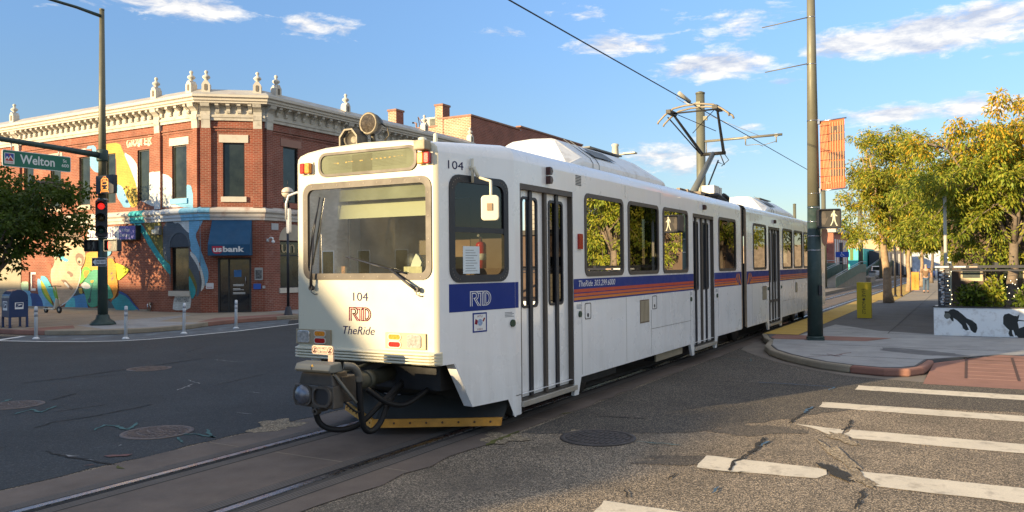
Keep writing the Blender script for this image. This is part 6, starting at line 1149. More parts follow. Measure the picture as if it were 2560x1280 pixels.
# ------------------------------------------------------------------ right corner
RP = (21.05,3.33,.15); rp_ = thing('street_pole', RP, 'tall tapered green steel pole carrying the orange banner on the right corner', 'pole')
b = B(); b.tube([(21.05,3.33,.2),(21.05,3.33,3.45)], [.185,.15], 20); b.build('pole', m_pg, rp_, RP); b = B(); b.tube([(21.05,3.33,3.45),(21.05,3.33,10.8)], [.15,.075], 20); b.build('lit_shaft', mat('pole_lit_sage', (.15,.145,.105), .5, .2, var=.12), rp_, RP)  # above the tram's shade the pole is coloured lighter, as if sunlit
b = B(); P = plane((21.05,3.33,0), Vector((.49,-.87,0)), Vector((-.87,-.49,0))); b.prism(Pz, [(21.05+.28*cos(t+1), 3.33+.28*sin(t+1)) for t in (0,pi/2,pi,3*pi/2)], .155, .20); b.lathe([(.22,.05),(.2,.09),(.18,.1)], RP, 18)
for t in (0,pi/2,pi,3*pi/2): b.lathe([(.025,.05),(.025,.08)], (21.05+.22*cos(t+1), 3.33+.22*sin(t+1), .15), 6)
b.build('base_plate', m_pg, rp_, RP)
for z, r in ((2.35,.166),(2.7,.162),(3.05,.158),(3.4,.152),(3.75,.147),(5.55,.133),(6.95,.118),(8.12,.105)): b = B(); b.tube([(21.05,3.33,z),(21.05,3.33,z+.022)], r, 18); b.build('clamp_band', m_steel, rp_, RP)
b = B(); b.tube([(21.05,3.4,8.15),(21.05,4.52,8.06)], [.014,.012], 6); b.tube([(21.05,3.4,7.0),(21.05,4.46,6.91)], [.014,.012], 6); b.build('bracket_arm', m_po, rp_, RP)
b = B(); b.prism(plane((20.86,3.33,0),Vector((.49,-.87,0)),Vector((-.87,-.49,0))), rrect(.12,.2,1.25,1.5,.02), -.04, .04); b.build('push_button', m_fb, rp_, RP)
# banner
BN = (21.05,3.0,3.8); bn = thing('banner', BN, 'orange woven pattern street banner hanging from the right pole', 'banner')
PB = plane((21.05,3.33,0), Vector((.08,-1,0)).normalized(), Vector((-1,-.08,0)).normalized())
m_bo = mat('banner_orange', (.52,.13,.05), .8, var=.08, vs=4); m_bl = mat('banner_stripe', (.64,.28,.14), .8); m_bd = mat('banner_window', (.085,.06,.05), .8); m_bk = mat('banner_line', (.06,.02,.012), .8)
def bp(a, z, d=0):
    t = (z-3.84)/1.68; return PB(.17+a*.56+.035*(1-t)*.0, z+.05*a*(1 if t > .5 else .3)-.0, d+.006*sin(a*4+t*3))
b = B(); nx, nz_ = 8, 14
vs = [bp(i/nx, 3.84+1.68*j/nz_) for j in range(nz_+1) for i in range(nx+1)]; b.add(vs, [(j*(nx+1)+i, j*(nx+1)+i+1, (j+1)*(nx+1)+i+1, (j+1)*(nx+1)+i) for j in range(nz_) for i in range(nx)], 0, True)
def bq(l, d, m): b.poly([bp(a, 3.84+1.68*t, d) for a, t in l], m)
for t in (.86,.745,.48,.36,.24): bq([(.36,t-.05),(.98,t-.05),(.98,t+.05),(.36,t+.05)], .016, 2)
for k in range(6): a = .40+k*.105; bq([(a,.1),(a+.032,.1),(a+.032,.97),(a,.97)], .018, 1)
for k in range(5): a = .03+k*.055; bq([(a+.14,.08),(a+.17,.08),(a+.02,.97),(a-.01,.97)], .019, 1)
for k in range(14): a = .03+k*.07; bq([(a,.02),(a+.02,.02),(a+.02,.12),(a,.12)], .0185, 1)
for t in (.93,.80,.69,.56,.43,.31,.19,.11): bq([(.0,t),(.42,t),(.42,t+.008),(0,t+.008)], .020, 3)
b.build('cloth', [m_bo,m_bl,m_bd,m_bk], bn, BN, fix=False)
b = B()
for z in (3.82, 5.53): b.tube([PB(.1,z,0),PB(.78,z+.05,0)], .018, 8); b.pbox(PB, .11, .17, z-.06, z+.06, -.05, .05)
b.build('banner_rod', m_steel, bn, BN)
pedsignal('pedestrian_signal', (20.85,2.95,3.12), radians(197), .54, .47, False, True, 'pedestrian signal with lit walking figure on the right pole', (21.05,3.33))
rs = thing('route_sign', (20.98,3.12,2.7), 'shield shaped sign seen edge on beside the right pole under the walking signal', 'sign')
P = plane((21.1,3.09,2.68), Vector((.93,-.36,0)), Vector((-.36,-.93,0))); b = B(); b.prism(P, [(-.12,.2),(.12,.2),(.15,.05),(.1,-.14),(0,-.22),(-.1,-.14),(-.15,.05)], -.006, .006); b.build('sign_plate', mat('sign_dull_red', (.30,.14,.09), .5, var=.4, vs=8), rs, (20.98,3.12,2.7))
# box markers
def boxmarker(key, loc, col, label, w, d, h, word, rz=0.):
    name = key; o = thing('box_pillar', loc, label, 'pillar', rz=rz); mm = mat('marker_'+name, col, .6, var=.05, stain=tuple(c*.6 for c in col), sta=.3)
    b = B(); b.box(0, d, -w, 0, 0, h); b.build('body', mm, o, bevel=.008)
    Pf = lambda a, z, dd=0: Vector((-.001-dd, -w*.36-z, a))     # writing runs downwards
    P_ = lambda a, z, dd=0: Vector((-.001-dd, -w*.62+ z, h*.86-a))
    for s, a0, a1 in word:
        if s == '*':
            c_ = (a0+a1)/2; b = B(); b.prism(lambda u, v, dd=0: P_(c_+u, .055+v, dd), [((.07 if i%2 == 0 else .03)*cos(i*pi/5), (.07 if i%2 == 0 else .03)*sin(i*pi/5)) for i in range(10)], .001, .004); b.build('star', m_fb if name == 'marker_pillar' else mat('orange_ink', (.35,.11,.01), .7), o)
        else: lettering(s, P_, a0, a1, .0, .115, mat('olive_ink', (.07,.055,.02), .7) if name == 'marker_pillar' else mat('orange_ink', (.35,.11,.01), .7), o, (0,0,0), d=.004)
boxmarker('marker_pillar', (29.9,3.37,.15), (.60,.44,.02), 'mustard yellow box pillar lettered FIVE POINTS down its face', .45, .26, 1.22, (('FIVE',.05,.33),('*',.35,.47),('POINTS',.49,.90)))
boxmarker('street_pillar', (61,3.43,.15), (.60,.22,.02), 'bright orange box pillar by the pavement farther down the street', .46, .3, 1.22, (('FIVE',.05,.33),('*',.35,.47),('POINTS',.49,.90)))
# planter with cats
PLT = (23.58,.82,.15); pl_ = thing('planter', PLT, 'white painted planter wall with black cat silhouettes on the right pavement', 'planter')
m_plw = mat('planter_white', (.82,.83,.82), .7, var=.05, stain=(.22,.15,.10), sta=.5, sts=5); m_cat = mat('cat_black', (.014,.017,.016), .6, var=.1)
PP = plane((23.58,0,0),(0,-1,0),(-1,0,0)); b = B(); b.box(23.58,23.72,-6,.82,.15,.87); b.box(23.72,24.9,.70,.82,.15,.87); b.build('wall', m_plw, pl_, PLT, bevel=.01)
b = B(); b.box(23.56,23.74,-6,.84,.87,.90); b.build('rim', m_fb, pl_, PLT)
b = B(); b.box(23.72,24.9,-6,.70,.4,.8); b.build('soil', mat('soil', (.05,.035,.025), 1, var=.4), pl_, PLT)
CAT1 = [(0.57,0.78),(0.481,0.775),(0.441,0.821),(0.362,0.838),(0.265,0.791),(0.168,0.703),(0.072,0.605),(-0.043,0.553),(-0.138,0.467),(-0.159,0.357),(-0.125,0.245),(-0.077,0.244),(-0.01,0.308),(0.027,0.418),(0.093,0.494),(0.066,0.406),(0.028,0.318),(0.096,0.294),(0.163,0.347),(0.182,0.425),(0.288,0.544),(0.375,0.609),(0.366,0.52),(0.406,0.53),(0.454,0.607),(0.524,0.572),(0.562,0.627)]
CAT2 = [(-0.717,0.657),(-0.746,0.723),(-0.84,0.751),(-0.941,0.695),(-1.014,0.686),(-1.061,0.73),(-1.05,0.643),(-1.031,0.6),(-1.35,0.55),(-1.04,0.568),(-1.021,0.535),(-1.047,0.384),(-1.153,0.43),(-1.4,.5),(-1.5,.3),(-1.4,0.15),(-1.034,0.155),(-0.989,0.209),(-0.97,0.197),(-0.926,0.337),(-0.899,0.336),(-0.907,0.249),(-0.933,0.175),(-0.85,0.182),(-0.823,0.247),(-0.843,0.334),(-0.779,0.398),(-0.715,0.483)]
for c in (CAT1, CAT2): b = B(); b.poly([PP(-y, z, .003) for y, z in c]); b.build('cat_silhouette', m_cat, pl_, PLT)
b = B(); b.prism(PP, circ(-.51,.66,.075,12), .004, .006); b.build('cat_face', mat('cat_grey', (.13,.14,.12), .7), pl_, PLT)
b = B(); R = random.Random(4)
def shrub(name, c, r, h, n, mats, label, seed, leaf=(.12,.03)):
    R = np.random.default_rng(seed); t = thing(name, c, label, 'plant'); N_ = n
    b = B()
    for k in range(7): a = 2*pi*k/7; b.tube([(0,0,0),(r*.3*cos(a),r*.3*sin(a),h*.5),(r*.7*cos(a),r*.7*sin(a),h*.9)], .008, 4)
    b.build('stem', m_bark, t)
    u = rnd_unit(R, N_)*(R.random((N_,1))**.4); P0 = np.stack([u[:,0]*r, u[:,1]*r, h*.5+u[:,2]*h*.5], 1); d = rnd_unit(R, N_); s_ = np.cross(d, rnd_unit(R, N_)); s_ /= np.linalg.norm(s_,axis=1)[:,None]
    L = leaf[0]*R.uniform(.6,1.3,(N_,1)); V = np.stack([P0, P0+d*L*.5+s_*leaf[1], P0+d*L, P0+d*L*.5-s_*leaf[1]],1).reshape(-1,3)
    bb = B(); bb.v = [tuple(x) for x in V.tolist()]; bb.f = [[4*i,4*i+1,4*i+2,4*i+3] for i in range(N_)]; bb.m = R.integers(0,len(mats),N_).tolist(); bb.s = [False]*N_; bb.build('foliage', mats, t, fix=False)
shrub('patio_shrub', (24.3,-.05,.75), .4, .75, 900, [ldm,lg], 'low olive bush in the white planter behind the jumping cat', 3)
shrub('patio_shrub', (24.2,-.55,.75), .25, .95, 500, [lg,lo], 'upright fern like plant in the white planter right of the low bush', 5, (.16,.03))
shrub('patio_shrub', (24.5,-1.25,.75), .3, .6, 500, [ldm,lg], 'small leafy bush in the white planter near the picture edge', 7)
# patio frame
PT = (23.8,.7,.9); pt = thing('pergola', PT, 'black timber patio frame with sticker covered posts above the white planter', 'patio frame')
b = B(); b.box(23.75,23.85,.55,.72,.9,1.92); b.box(24.6,24.7,.45,.6,.9,1.95); b.box(23.72,23.88,-6,.78,1.88,1.95); b.box(23.75,23.83,-6,.6,1.80,1.84); b.box(26.0,26.1,-.2,-.1,.2,2.0)
for k in range(5): b.box(23.8,26.4,.5-k*1.1-.04,.5-k*1.1+.04,1.95,2.02)
b.build('timber', m_fb, pt, PT)
R = random.Random(9); b = B()
for k in range(46):
    z = .93+k*.021; w_ = R.uniform(.03,.09); a = R.uniform(.56,.70-w_); h = R.uniform(.012,.05); b.box(23.745-R.uniform(.0005,.002),23.75,a,a+w_,z,min(z+h,1.87), k%3)
for k in range(30): z = .95+k*.03; b.box(24.59,24.6,.47,.57,z,z+R.uniform(.01,.02),k%3)
b.box(23.715,23.72,.46,.78,1.895,1.935,0); b.box(23.715,23.72,.08,.35,1.895,1.935,0); b.box(23.715,23.72,-.18,.0,1.895,1.93,1)
b.build('stickers', [mat('sticker_pale', (.5,.53,.55), .6), mat('sticker_tan', (.35,.25,.18), .6), mat('sticker_mid', (.18,.2,.22), .6)], pt, PT)
b = B(); b.tube([(23.95,.42,2.05),(23.98,.44,.9)], .025, 8); b.build('drain_pipe', mat('pipe_sage', (.22,.25,.22), .5), pt, PT)
SG = (24.2,-.06,1.55); o = thing('patio_sign', SG, 'cream framed menu board hanging from the patio frame', 'sign'); PG = plane((24.2,0,0),(0,-1,0),(-1,0,0))
b = B(); b.ring(PG, [(-.2,1.54),(.30,1.54),(.30,1.87),(-.2,1.87)], [(-.155,1.62),(.24,1.62),(.24,1.86),(-.155,1.86)], -.02, .02); b.build('frame', mat('frame_cream', (.42,.34,.22), .7), o, SG); b = B(); b.pbox(PG, -.17,.25,1.6,1.87,-.01,.005); b.build('board', mat('board_dark', (.025,.04,.035), .5, var=.4, vs=8), o, SG)
o = thing('fairy_lights', (26,-.9,1.0), 'string of small warm fairy lights wound on the patio and tree trunk', 'lights'); b = B(); R = random.Random(6)
for k in range(30):
    t = k/29; p = (25.9-.25*abs(sin(k*1.3)), -.92+.22*sin(k*1.9), 1.0+1.0*t) if k < 19 else (23.9, .45-.05*sin(k), .95+.12*(k-19)); b.ball(p, .013, .013, .013, 6, 4)
b.build('bulbs', mat('bulb_warm', (.8,.7,.5), .4, emit=(1,.8,.45), es=2.0), o, (26,-.9,1.0)); b = B(); b.tube([(25.9,-.92+.22*sin(k*1.9),1+k*.055) for k in range(19)], .004, 4); b.build('wire', m_fb, o, (26,-.9,1.0))
# restaurant behind the patio
RS = (29.5,.5,.15); rs_ = thing('patio_building', RS, 'dark single storey restaurant behind the patio under the golden tree', 'building')
b = B(); PW = plane((29.5,0,0),(0,-1,0),(-1,0,0)); wall(b, PW, -.5, 12, .15, 3.3, [(.4,1.5,1.0,2.4),(2.2,3.4,1.0,2.4),(4.2,5.2,.2,2.4)], .15); PL2 = plane((0,.5,0),(1,0,0),(0,1,0)); wall(b, PL2, 29.5, 41, .15, 3.3, [(31,32.5,1,2.4),(34,35.5,1,2.4)], .15); b.build('wall', mat('restaurant_brown', (.09,.06,.045), .8, var=.2), rs_, RS, fix=False)
b = B(); b.box(29.3,41,-12,.7,3.3,3.5); b.build('roof', mat('roof_felt', (.06,.055,.05), .9), rs_, RS)
for a0, a1 in ((.4,1.5),(2.2,3.4)): window(rs_, PW, (a0,a1,1.0,2.4), RS, frame=mat('frame_cream',(.4,.3,.2)))
for a0, a1 in ((31,32.5),(34,35.5)): window(rs_, PL2, (a0,a1,1.0,2.4), RS)
HS = (33,-4,.15); hs = thing('clapboard_house', HS, 'grey clapboard house glimpsed through the leaves behind the restaurant', 'house')
b = B(); b.prism(plane((33,0,0),(0,-1,0),(-1,0,0)), [(1.2,.15),(8,.15),(8,5.0),(4.6,7.2),(1.2,5.0)], -7, 0); b.build('wall', mat('clapboard_grey', (.30,.28,.25), .8, var=.1), hs, HS)
b = B()
for k in range(22): b.box(32.985,33,-7.9,-1.3,.4+k*.21,.42+k*.21)
b.build('clapboard_line', mat('clapboard_dark', (.14,.13,.12), .8), hs, HS)
window(hs, plane((32.98,0,0),(0,-1,0),(-1,0,0)), (2.2,3.1,3.2,4.5), HS, rec=-.06, frame=m_whitec)
# thin lit pole in the patio and black poles along the kerb
for nm, x, y, z1, r, mm, lab in (('flag_pole',26.0,.58,3.9,.045,mat('pole_pale',(.42,.40,.34),.5),'thin pale pole rising through the leaves beside the patio'),('pavement_post',48.9,3.55,3.6,.05,m_fb,'slim black post just right of the leaning tree trunk'),('pavement_post',49.6,3.30,3.6,.04,mat('post_brown',(.10,.06,.045),.5),'slim dark brown post beside the black one near the leaning trunk')):
    o = thing(nm, (x,y,.15), lab, 'post'); b = B(); b.tube([(x,y,.15),(x,y,z1)], [r*1.15,r], 10); b.build('post', mm, o, (x,y,.15)); b = B(); b.lathe([(r*2.2,0),(r*2,.06),(r*1.2,.12)], (x,y,.15), 10); b.build('base', mm, o, (x,y,.15))
# person walking away
PE = (55.7,2.33,.155); pe = thing('person', PE, 'person in brown shirt and blue jeans walking away on the sunlit pavement', 'person')
def skin(name, J, E, mm, sub=2):
    me = bpy.data.meshes.new(name); me.from_pydata([j[:3] for j in J], E, []); o = bpy.data.objects.new(name, me); COL.objects.link(o); o.parent = pe
    s_ = o.modifiers.new('skin','SKIN'); 
    for i, j in enumerate(J): me.skin_vertices[0].data[i].radius = (j[3], j[4] if len(j) > 4 else j[3])
    me.skin_vertices[0].data[0].use_root = True
    s_.use_smooth_shade = True; q = o.modifiers.new('sub','SUBSURF'); q.levels = sub; q.render_levels = sub; me.materials.append(mm); return o
m_skin = mat('skin', (.45,.26,.18), .6, var=.05)
J = [(0,0,.93,.13,.10),(0,0,1.15,.14,.11),(.01,0,1.38,.16,.11),(.03,0,1.50,.06),(.05,0,1.58,.075),(.06,0,1.69,.075),
     (.0,.09,.88,.085),(.06,.10,.48,.06),(-.12,.10,.10,.045),(-.02,.10,.04,.04), (.0,-.09,.88,.085),(.10,-.10,.49,.06),(.14,-.10,.09,.045),(.26,-.10,.04,.04),
     (.01,.20,1.40,.06),(.0,.28,1.15,.045),(.08,.27,.92,.035),(.10,.26,.84,.03), (.01,-.20,1.40,.06),(.02,-.30,1.16,.045),(.16,-.32,.98,.035),(.22,-.32,.93,.03)]
E_ = [(0,1),(1,2),(2,3),(3,4),(4,5),(0,6),(6,7),(7,8),(8,9),(0,10),(10,11),(11,12),(12,13),(2,14),(14,15),(15,16),(16,17),(2,18),(18,19),(19,20),(20,21)]
skin('body', J, E_, m_skin)
skin('shirt', [(0,0,.92,.17,.13),(0,0,1.15,.175,.14),(.01,0,1.38,.18,.13),(.02,0,1.46,.09),(.01,.21,1.40,.075),(.0,.27,1.2,.062),(.01,-.21,1.40,.075),(.02,-.28,1.2,.062)], [(0,1),(1,2),(2,3),(2,4),(4,5),(2,6),(6,7)], mat('shirt_brown', (.17,.105,.06), .9, var=.1))
skin('trousers', [(0,0,.95,.15,.12),(.0,.09,.86,.105),(.06,.10,.48,.078),(-.11,.10,.12,.065),(.0,-.09,.86,.105),(.10,-.10,.49,.078),(.13,-.10,.12,.065)], [(0,1),(1,2),(2,3),(0,4),(4,5),(5,6)], mat('jeans_blue', (.06,.10,.16), .9, var=.15))
b = B(); b.ball((.045,0,1.68), .092, .085, .075, 12, 8); b.build('hair', mat('hair_grey', (.30,.27,.22), .9), pe)
b = B()
for x, y in ((-.06,.10),(.20,-.10)): b.ball((x,y,.04), .13, .05, .045, 10, 6)
b.build('shoes', m_fb, pe)

# ------------------------------------------------------------------ overhead line
def catpole(loc, z1, zb, yb, label, arm=True, r=.155):
    o = thing('catenary_pole', loc, label, 'pole'); x, y, z = loc; b = B(); b.tube([(x,y,z),(x,y,z1)], [r*1.15,r], 18); b.lathe([(r*1.08,0),(r*1.12,.05),(.05,.10)], (x,y,z1), 16); b.build('pole', mat('pole_catenary', (.14,.14,.10), .5, .2, var=.12), o, loc)
    b = B(); b.lathe([(.32,0),(.32,.1),(.24,.12)], loc, 4); b.build('base', m_concd, o, loc)
    if arm:
        b = B(); b.tube([(x,y-.1,zb),(x,yb,zb+.02)], .045, 10); b.tube([(x,y-.2,zb+.02),(x,y-.2,zb-.5)], .02); b.tube([(x,y-.1,z1-.7),(x,yb+.75,zb+.03)], .008, 5)
        for yy in (yb+.2, yb+1.25): b.tube([(x,yy,zb+.05),(x,yy,zb-.24)], .022, 6); b.box(x-.03,x+.03,yy-.06,yy+.06,zb-.04,zb+.06)
        b.tube([(x,yb+1.25,zb-.26),(x,6.35,zb-.26),(x,6.2,zb-.34)], .012, 5); b.tube([(x,yb+.2,zb-.2),(x,6.2,zb-.3)], .012, 5); b.build('bracket_arm', mat('arm_grey', (.22,.21,.17), .5, .3), o, loc)
    return o
cp1 = catpole((28.8,8.4,.15), 8.2, 6.47, 5.55, 'thick olive overhead line pole with bracket arm rising behind the raised pantograph')
b = B(); b.tube([(28.8,8.3,7.95),(28.8,8.8,7.85),(28.8,9.0,8.0)], .025, 6); CP = (28.8,8.4,.15); b.tube([(29.0,8.85,8.0),(28.45,9.08,8.26)], .07, 12); b.tube([(28.45,9.05,8.3),(28.5,9.2,8.1),(28.8,9.0,7.95)], .01, 5); cam_ = b.build('security_camera', mat('camera_grey', (.42,.40,.34), .4, .3), cp1, CP)
b = B(); b.box(28.6,28.66,8.35,8.5,7.7,7.9); b.box(28.6,28.66,8.1,8.25,7.2,7.35); b.build('pole_bracket', m_po, cp1, CP)
for x in (62.5, 100.): catpole((x,9.2 if x < 70 else 8.7,.15), 7.6, 6.4, 5.6, 'pale overhead line pole with square foot beside the first ramp' if x < 70 else 'distant overhead line pole near the end of the street', arm=x > 70)
catpole((83,8.95,.15), 7.7, 6.4, 5.6, 'dark green overhead line pole standing right of the green ramp panels', r=.2)
catpole((88.5,15.9,.15), 8.2, 6.4, 5.6, 'far thin pole with small arm above the rear tram car', arm=False)
lm = thing('street_lamp', (41.96,17.07,.15), 'cream street lamp top with short arm rising behind the tram roof', 'street lamp'); LMO = (41.96,17.07,.15)
b = B(); b.tube([(41.96,17.07,.15),(41.96,17.07,7.9)], .15, 14); b.lathe([(.15,0),(.2,.1),(.2,.3),(.17,.75),(.21,.85),(.18,.92)], (41.96,17.07,7.85), 16); b.build('pole', mat('lamp_cream', (.50,.47,.38), .5, var=.1), lm, LMO)
b = B(); b.tube([(41.96,16.95,8.15),(42.1,16.55,8.18)], .04); b.box(41.9,42.3,15.9,16.6,8.16,8.25); b.build('lamp_head', mat('lamp_cream', (.5,.47,.38)), lm, LMO, bevel=.03)
wire_ = thing('contact_wire', (28.8,6.2,6.1), 'black overhead contact wire running above the tram along the street', 'wire')
b = B(); xs = [-45,-20,-5,5,12,20.7,28.8,45,62,83,100,140]; b.tube([(x, 6.23+.0*x, 6.22-.0016*(abs(x-20.7)**1.0)*.25 if x > 20 else 6.22) for x in xs], .0125, 6); b.build('wire', m_hose, wire_, (28.8,6.2,6.1))
# ------------------------------------------------------------------ down the street
m_dg2 = mat('ramp_green', (.02,.065,.05), .6, var=.15); m_rail = mat('ramp_rail', (.22,.24,.24), .4, .5)
def ramp(loc, L, z1, y0, y1, label):
    x, y, z = loc; o = thing('station_ramp', loc, label, 'ramp')
    b = B(); b.prism(plane((0,y0,0),(1,0,0),(0,1,0)), [(x,z),(x+L,z),(x+L+5,z),(x+L+5,z1),(x+L,z1),(x,z+.05)], 0, y1-y0); b.build('ramp_body', mat('ramp_concrete', (.22,.19,.15), .9, var=.15), o, loc)
    for yy in (y0-.03, y1):
        b = B(); b.prism(plane((0,yy,0),(1,0,0),(0,1,0)), [(x,z+.1),(x+L,z1),(x+L+5,z1),(x+L+5,z1+.75),(x+L,z1+.75),(x,z+.85)], 0, .03); b.build('side_panel', m_dg2, o, loc)
        b = B(); b.tube([(x-.3,yy,z+.95),(x,yy,z+1.0),(x+L,yy,z1+.95),(x+L+5,yy,z1+.95)], .03); b.tube([(x-.3,yy,z+.75),(x,yy,z+.85),(x+L,yy,z1+.82)], .025); b.build('handrail', m_rail, o, loc)
ramp((63,8.5,.15), 15, 1.15, 8.5, 10.2, 'nearest green sided ramp with grey handrails on the left of the tracks'); ramp((60,11.2,.15), 18, 1.3, 11.2, 12.6, 'second green sided ramp farther left partly hidden by the tram'); ramp((105,9.4,.15), 20, 1.6, 9.4, 11, 'farthest green sided ramp near the parked car')
b = B(); b.prism(Pz, [(47,7.95),(150,7.95),(150,16),(47,16)], .0, .18); structure('platform', b, mat('platform_concrete', (.20,.165,.13), .9, var=.15))
b = B(); b.box(84,88,8.2,9.3,.18,.62); o = b.build('bench', mat('bench_concrete', (.25,.2,.15), .9)); 
b2_ = o; tag(o, 'low concrete bench beside the dark green line pole', 'bench')
TB = (90.6,8.7,.18); o = thing('trash_bin', TB, 'grey black topped street bin by the platform edge', 'bin'); b = B(); b.lathe([(.30,0),(.34,.8),(.34,.82)], TB, 14); b.build('body', mat('bin_grey', (.30,.30,.30), .6), o, TB); b = B(); b.lathe([(.37,.82),(.37,.98),(.2,1.02)], TB, 14); b.build('lid', m_fb, o, TB)
AS = (80,10.3,.18); o = thing('access_sign', AS, 'blue wheelchair access sign on a black post above the ramps', 'sign'); b = B(); b.tube([(80,10.3,.18),(80,10.3,3.9)], .14, 10); b.build('post', m_fb, o, AS)
PA = plane((79.82,10.2,0),(0,-1,0),(-1,0,0)); b = B(); b.prism(PA, rrect(-.55,.6,2.55,3.05,.05), -.02, .02); b.build('sign_plate', mat('access_blue', (.01,.06,.36), .5), o, AS)
b = B(); b.tube([PA(-.02,2.97,.03),PA(.0,2.8,.03),PA(.14,2.78,.03),PA(.2,2.66,.03)], .022, 5); b.tube([PA(.0+.11*cos(t),2.74+.11*sin(t),.03) for t in np.linspace(2.2,6.0,9)], .016, 5); b.ball(PA(-.03,3.0,.03), .03,.03,.03,6,4); b.build('symbol', m_lw, o, AS)
for y, z, c, w_, lb in ((11.6,3.2,(.35,.06,.05),1.0,'small red station sign beside the pale pole'),(12.1,2.5,(.10,.24,.26),.6,'small teal diamond sign behind the first ramp')):
    o = thing('station_sign', (78,y,.18), lb, 'sign'); b = B(); b.tube([(78,y,.18),(78,y,z)], .05, 8); b.build('post', m_fb, o, (78,y,.18)); b = B(); b.box(77.9,77.95,y-w_/2,y+w_/2,z-.25,z+.2); b.build('sign_plate', mat('ss_%d'%int(y*10), c, .5), o, (78,y,.18))
FB = (92,13.4,.15); o = thing('brick_shop', FB, 'far red brick shop with white striped windows left of the ramps', 'building'); b = B(); b.box(92,104,12.6,22,.15,5.3); b.build('wall', brickmat('brick_far', 0, 1, (.38,.10,.06), (.32,.085,.05), (.40,.24,.18)), o, FB)
b = B(); b.box(91.7,104,12.3,22.3,5.3,5.75); b.build('cornice', mat('far_cornice', (.42,.40,.38), .8), o, FB)
for k in range(6): b = B(); b.box(92.8+k*1.7,93.6+k*1.7,12.55,12.6,1,4.6); b.build('window', m_whitec, o, FB)
for y in (14.2,16.6,19):
    for z0, z1 in ((1,2.9),(3.4,4.8)): b = B(); b.box(91.94,92,y-.5,y+.5,z0,z1); b.build('window', m_whitec, o, FB)
MBD = (120,12.8,.15); o = thing('painted_building', MBD, 'low turquoise and coral painted building at the far end of the street', 'building'); b = B(); b.box(120,135,12.6,21,.15,4.0); b.build('wall', mat('far_turquoise', (.07,.48,.46), .7, var=.06), o, MBD)
b = B(); PQ = plane((120,0,0),(0,1,0),(-1,0,0)); b.prism(PQ, [(21,.2),(21,4),(15.0,4),(14.6,3.6),(15.1,3.3),(14.8,2.9),(15.6,2.4),(16.4,1.9),(17.5,1.2),(18.5,.2)], 0, .03); b.build('painted_coral', mat('far_coral', (.60,.12,.10), .7, var=.1), o, MBD); b = B(); b.pbox(PQ, 13.9, 14.3, 2.4, 3.9, 0, .04); b.build('painted_olive', mat('far_olive', (.10,.16,.04), .7), o, MBD)
GH = (140,11,.15); o = thing('gabled_house', GH, 'tan gabled house beyond the turquoise building', 'house'); b = B(); b.prism(plane((140,0,0),(0,1,0),(-1,0,0)), [(7,.15),(17,.15),(17,4.8),(14,5.6),(9.5,5.6),(7,4.3)], -8, 0); b.build('wall', mat('far_tan', (.45,.33,.22), .8), o, GH)
DS = (112,9.5,.15); o = thing('dark_shopfront', DS, 'dark shopfront with upright sign beyond the far ramp', 'building'); b = B(); b.box(125,140,6.6,12.4,.15,3.7); b.build('wall', mat('far_dark', (.05,.05,.06), .7), o, DS); b = B(); b.box(124.8,125,9.6,10.2,.6,3.4); b.build('upright_sign', mat('far_sign', (.04,.05,.09), .6), o, DS)
b = B()
for k in range(4): b.box(124.95,125,7.0+k*.7,7.25+k*.7,.3,3.2)
b.build('mullion', mat('far_mullion', (.3,.3,.3), .6), o, DS)
tree('conifer', (150,18.5,.1), (150,18.5,5.2), (3,3.6,3.6), 90, 40, (.8,.35), [ldm,lg,lo], 'dark spreading evergreen beyond the turquoise building', seed=31, trunk_r=.3, clr=1.1, droop=.1, matf=lambda c,R,n: R.integers(0,2,n))
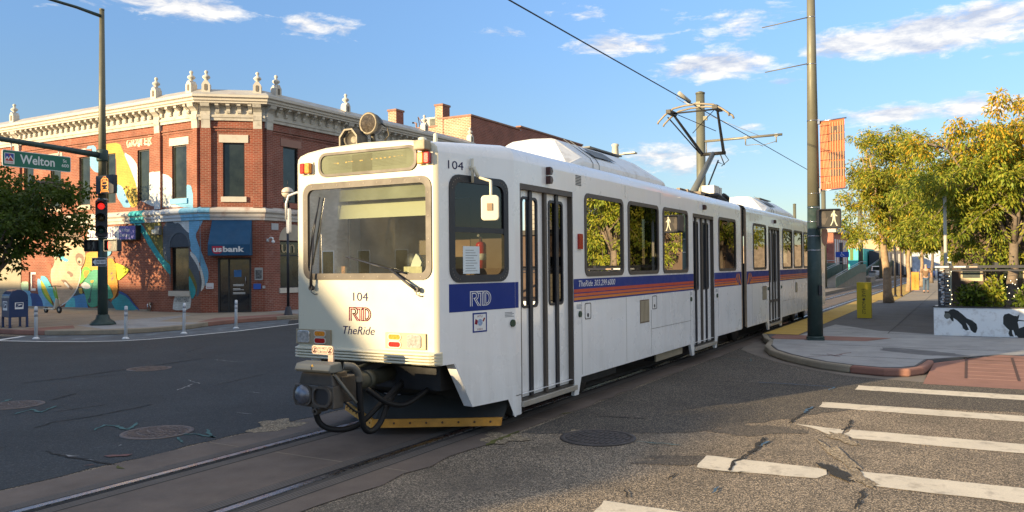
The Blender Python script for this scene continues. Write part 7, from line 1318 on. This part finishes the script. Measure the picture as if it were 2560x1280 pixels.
def car(loc, rz, col, label):
    o = thing('parked_car', loc, label, 'car', rz=rz); b = B(); b.prism(plane((0,-.85,0),(1,0,0),(0,1,0)), [(-2.2,.35),(2.2,.35),(2.2,.75),(1.2,.92),(.5,1.42),(-1.2,1.45),(-2.0,.95),(-2.2,.85)], 0, 1.7); b.build('body', mat('car_'+str(col), col, .25, coat=.5), o, bevel=.06)
    b = B(); b.prism(plane((0,-.87,0),(1,0,0),(0,1,0)), [(1.0,.95),(.48,1.36),(-1.15,1.38),(-1.8,.97)], 0, 1.74); b.box(-2.02,-1.2,-.7,.7,1.0,1.36); b.build('windows', m_pane, o)
    for x in (-1.4,1.4):
        for y in (-.8,.8): b = B(); b.lathe([(.2,-.1),(.33,-.1),(.33,.1),(.2,.1)], (x,y,.33), 16, ax=(0,1,0)); b.build('wheel', m_rubber, o)
    b = B(); b.box(-2.23,-2.18,.5,.75,.65,.8); b.box(-2.23,-2.18,-.75,-.5,.65,.8); b.build('tail_light', m_redl, o)
car((103,8.95,.18), 0, (.6,.6,.6), 'white parked car with dark rear window beyond the bin'); car((110,4.2,.0), .2, (.03,.08,.3), 'blue car parked far down beyond the street trees'); car((96,13.6,.18), 0, (.4,.41,.42), 'silver car half hidden behind the green ramp panel')
for k in range(6): bb = B(); x, y = 96+k*1.2, 5.0-k*.35; bb.lathe([(.12,0),(.12,1.05),(.08,1.1)], (x,y,.15), 8); o = bb.build('bollard', m_whitec); tag(o, 'small white post in the line far down the pavement', 'bollard', 'white posts far down the pavement')
b = B(); b.box(118,128,.5,6.5,.15,4.2); o = b.build('shop', mat('far_white', (.42,.45,.5), .8, var=.3)); tag(o, 'pale low shop closing the view behind the walking person', 'building')
b = B(); b.box(160,175,-30,60,.1,5.5); o = b.build('terrace', mat('far_terrace_tan', (.30,.24,.19), .9, var=.3)); tag(o, 'long tan terrace closing the far end of the street', 'building')
# unseen houses across the side street, outlined to cast the shade, paled to bounce light
def house(loc, pts, depth, col, label):
    x, y, z = loc; o = thing('house', loc, label, 'house'); P = plane((x,0,0),(0,1,0),(1,0,0)); b = B(); b.prism(P, pts, -depth, 0); b.build('wall', brickmat('brick_house_%d'%int(y), 0, 1, col, tuple(c*.8 for c in col), (.35,.28,.22)), o, loc)
    ys = [p[0] for p in pts]; y0, y1 = min(ys)+.8, max(ys)-.8; k = 0; yy = y0
    while yy < y1-1.2: window(o, P, (yy, yy+1.1, 1.2, 3.2), loc, rec=-.05, frame=m_whitec); yy += 3.2
house((-28,21.6,0), [(21.6,0),(55.6,0),(55.6,15.5),(48.6,15.5),(48.6,11.85),(27.4,11.85),(23.75,8.35),(21.6,8.35)], 4, (.62,.55,.45), 'unseen pale brick hall behind the camera, sloping gable shaped to cast the shade'); house((-28,55.7,0), [(55.7,0),(92,0),(92,12.2),(55.7,12.2)], 4, (.55,.42,.30), 'unseen lower tan brick row house behind the camera, height set to shade the mural foot')
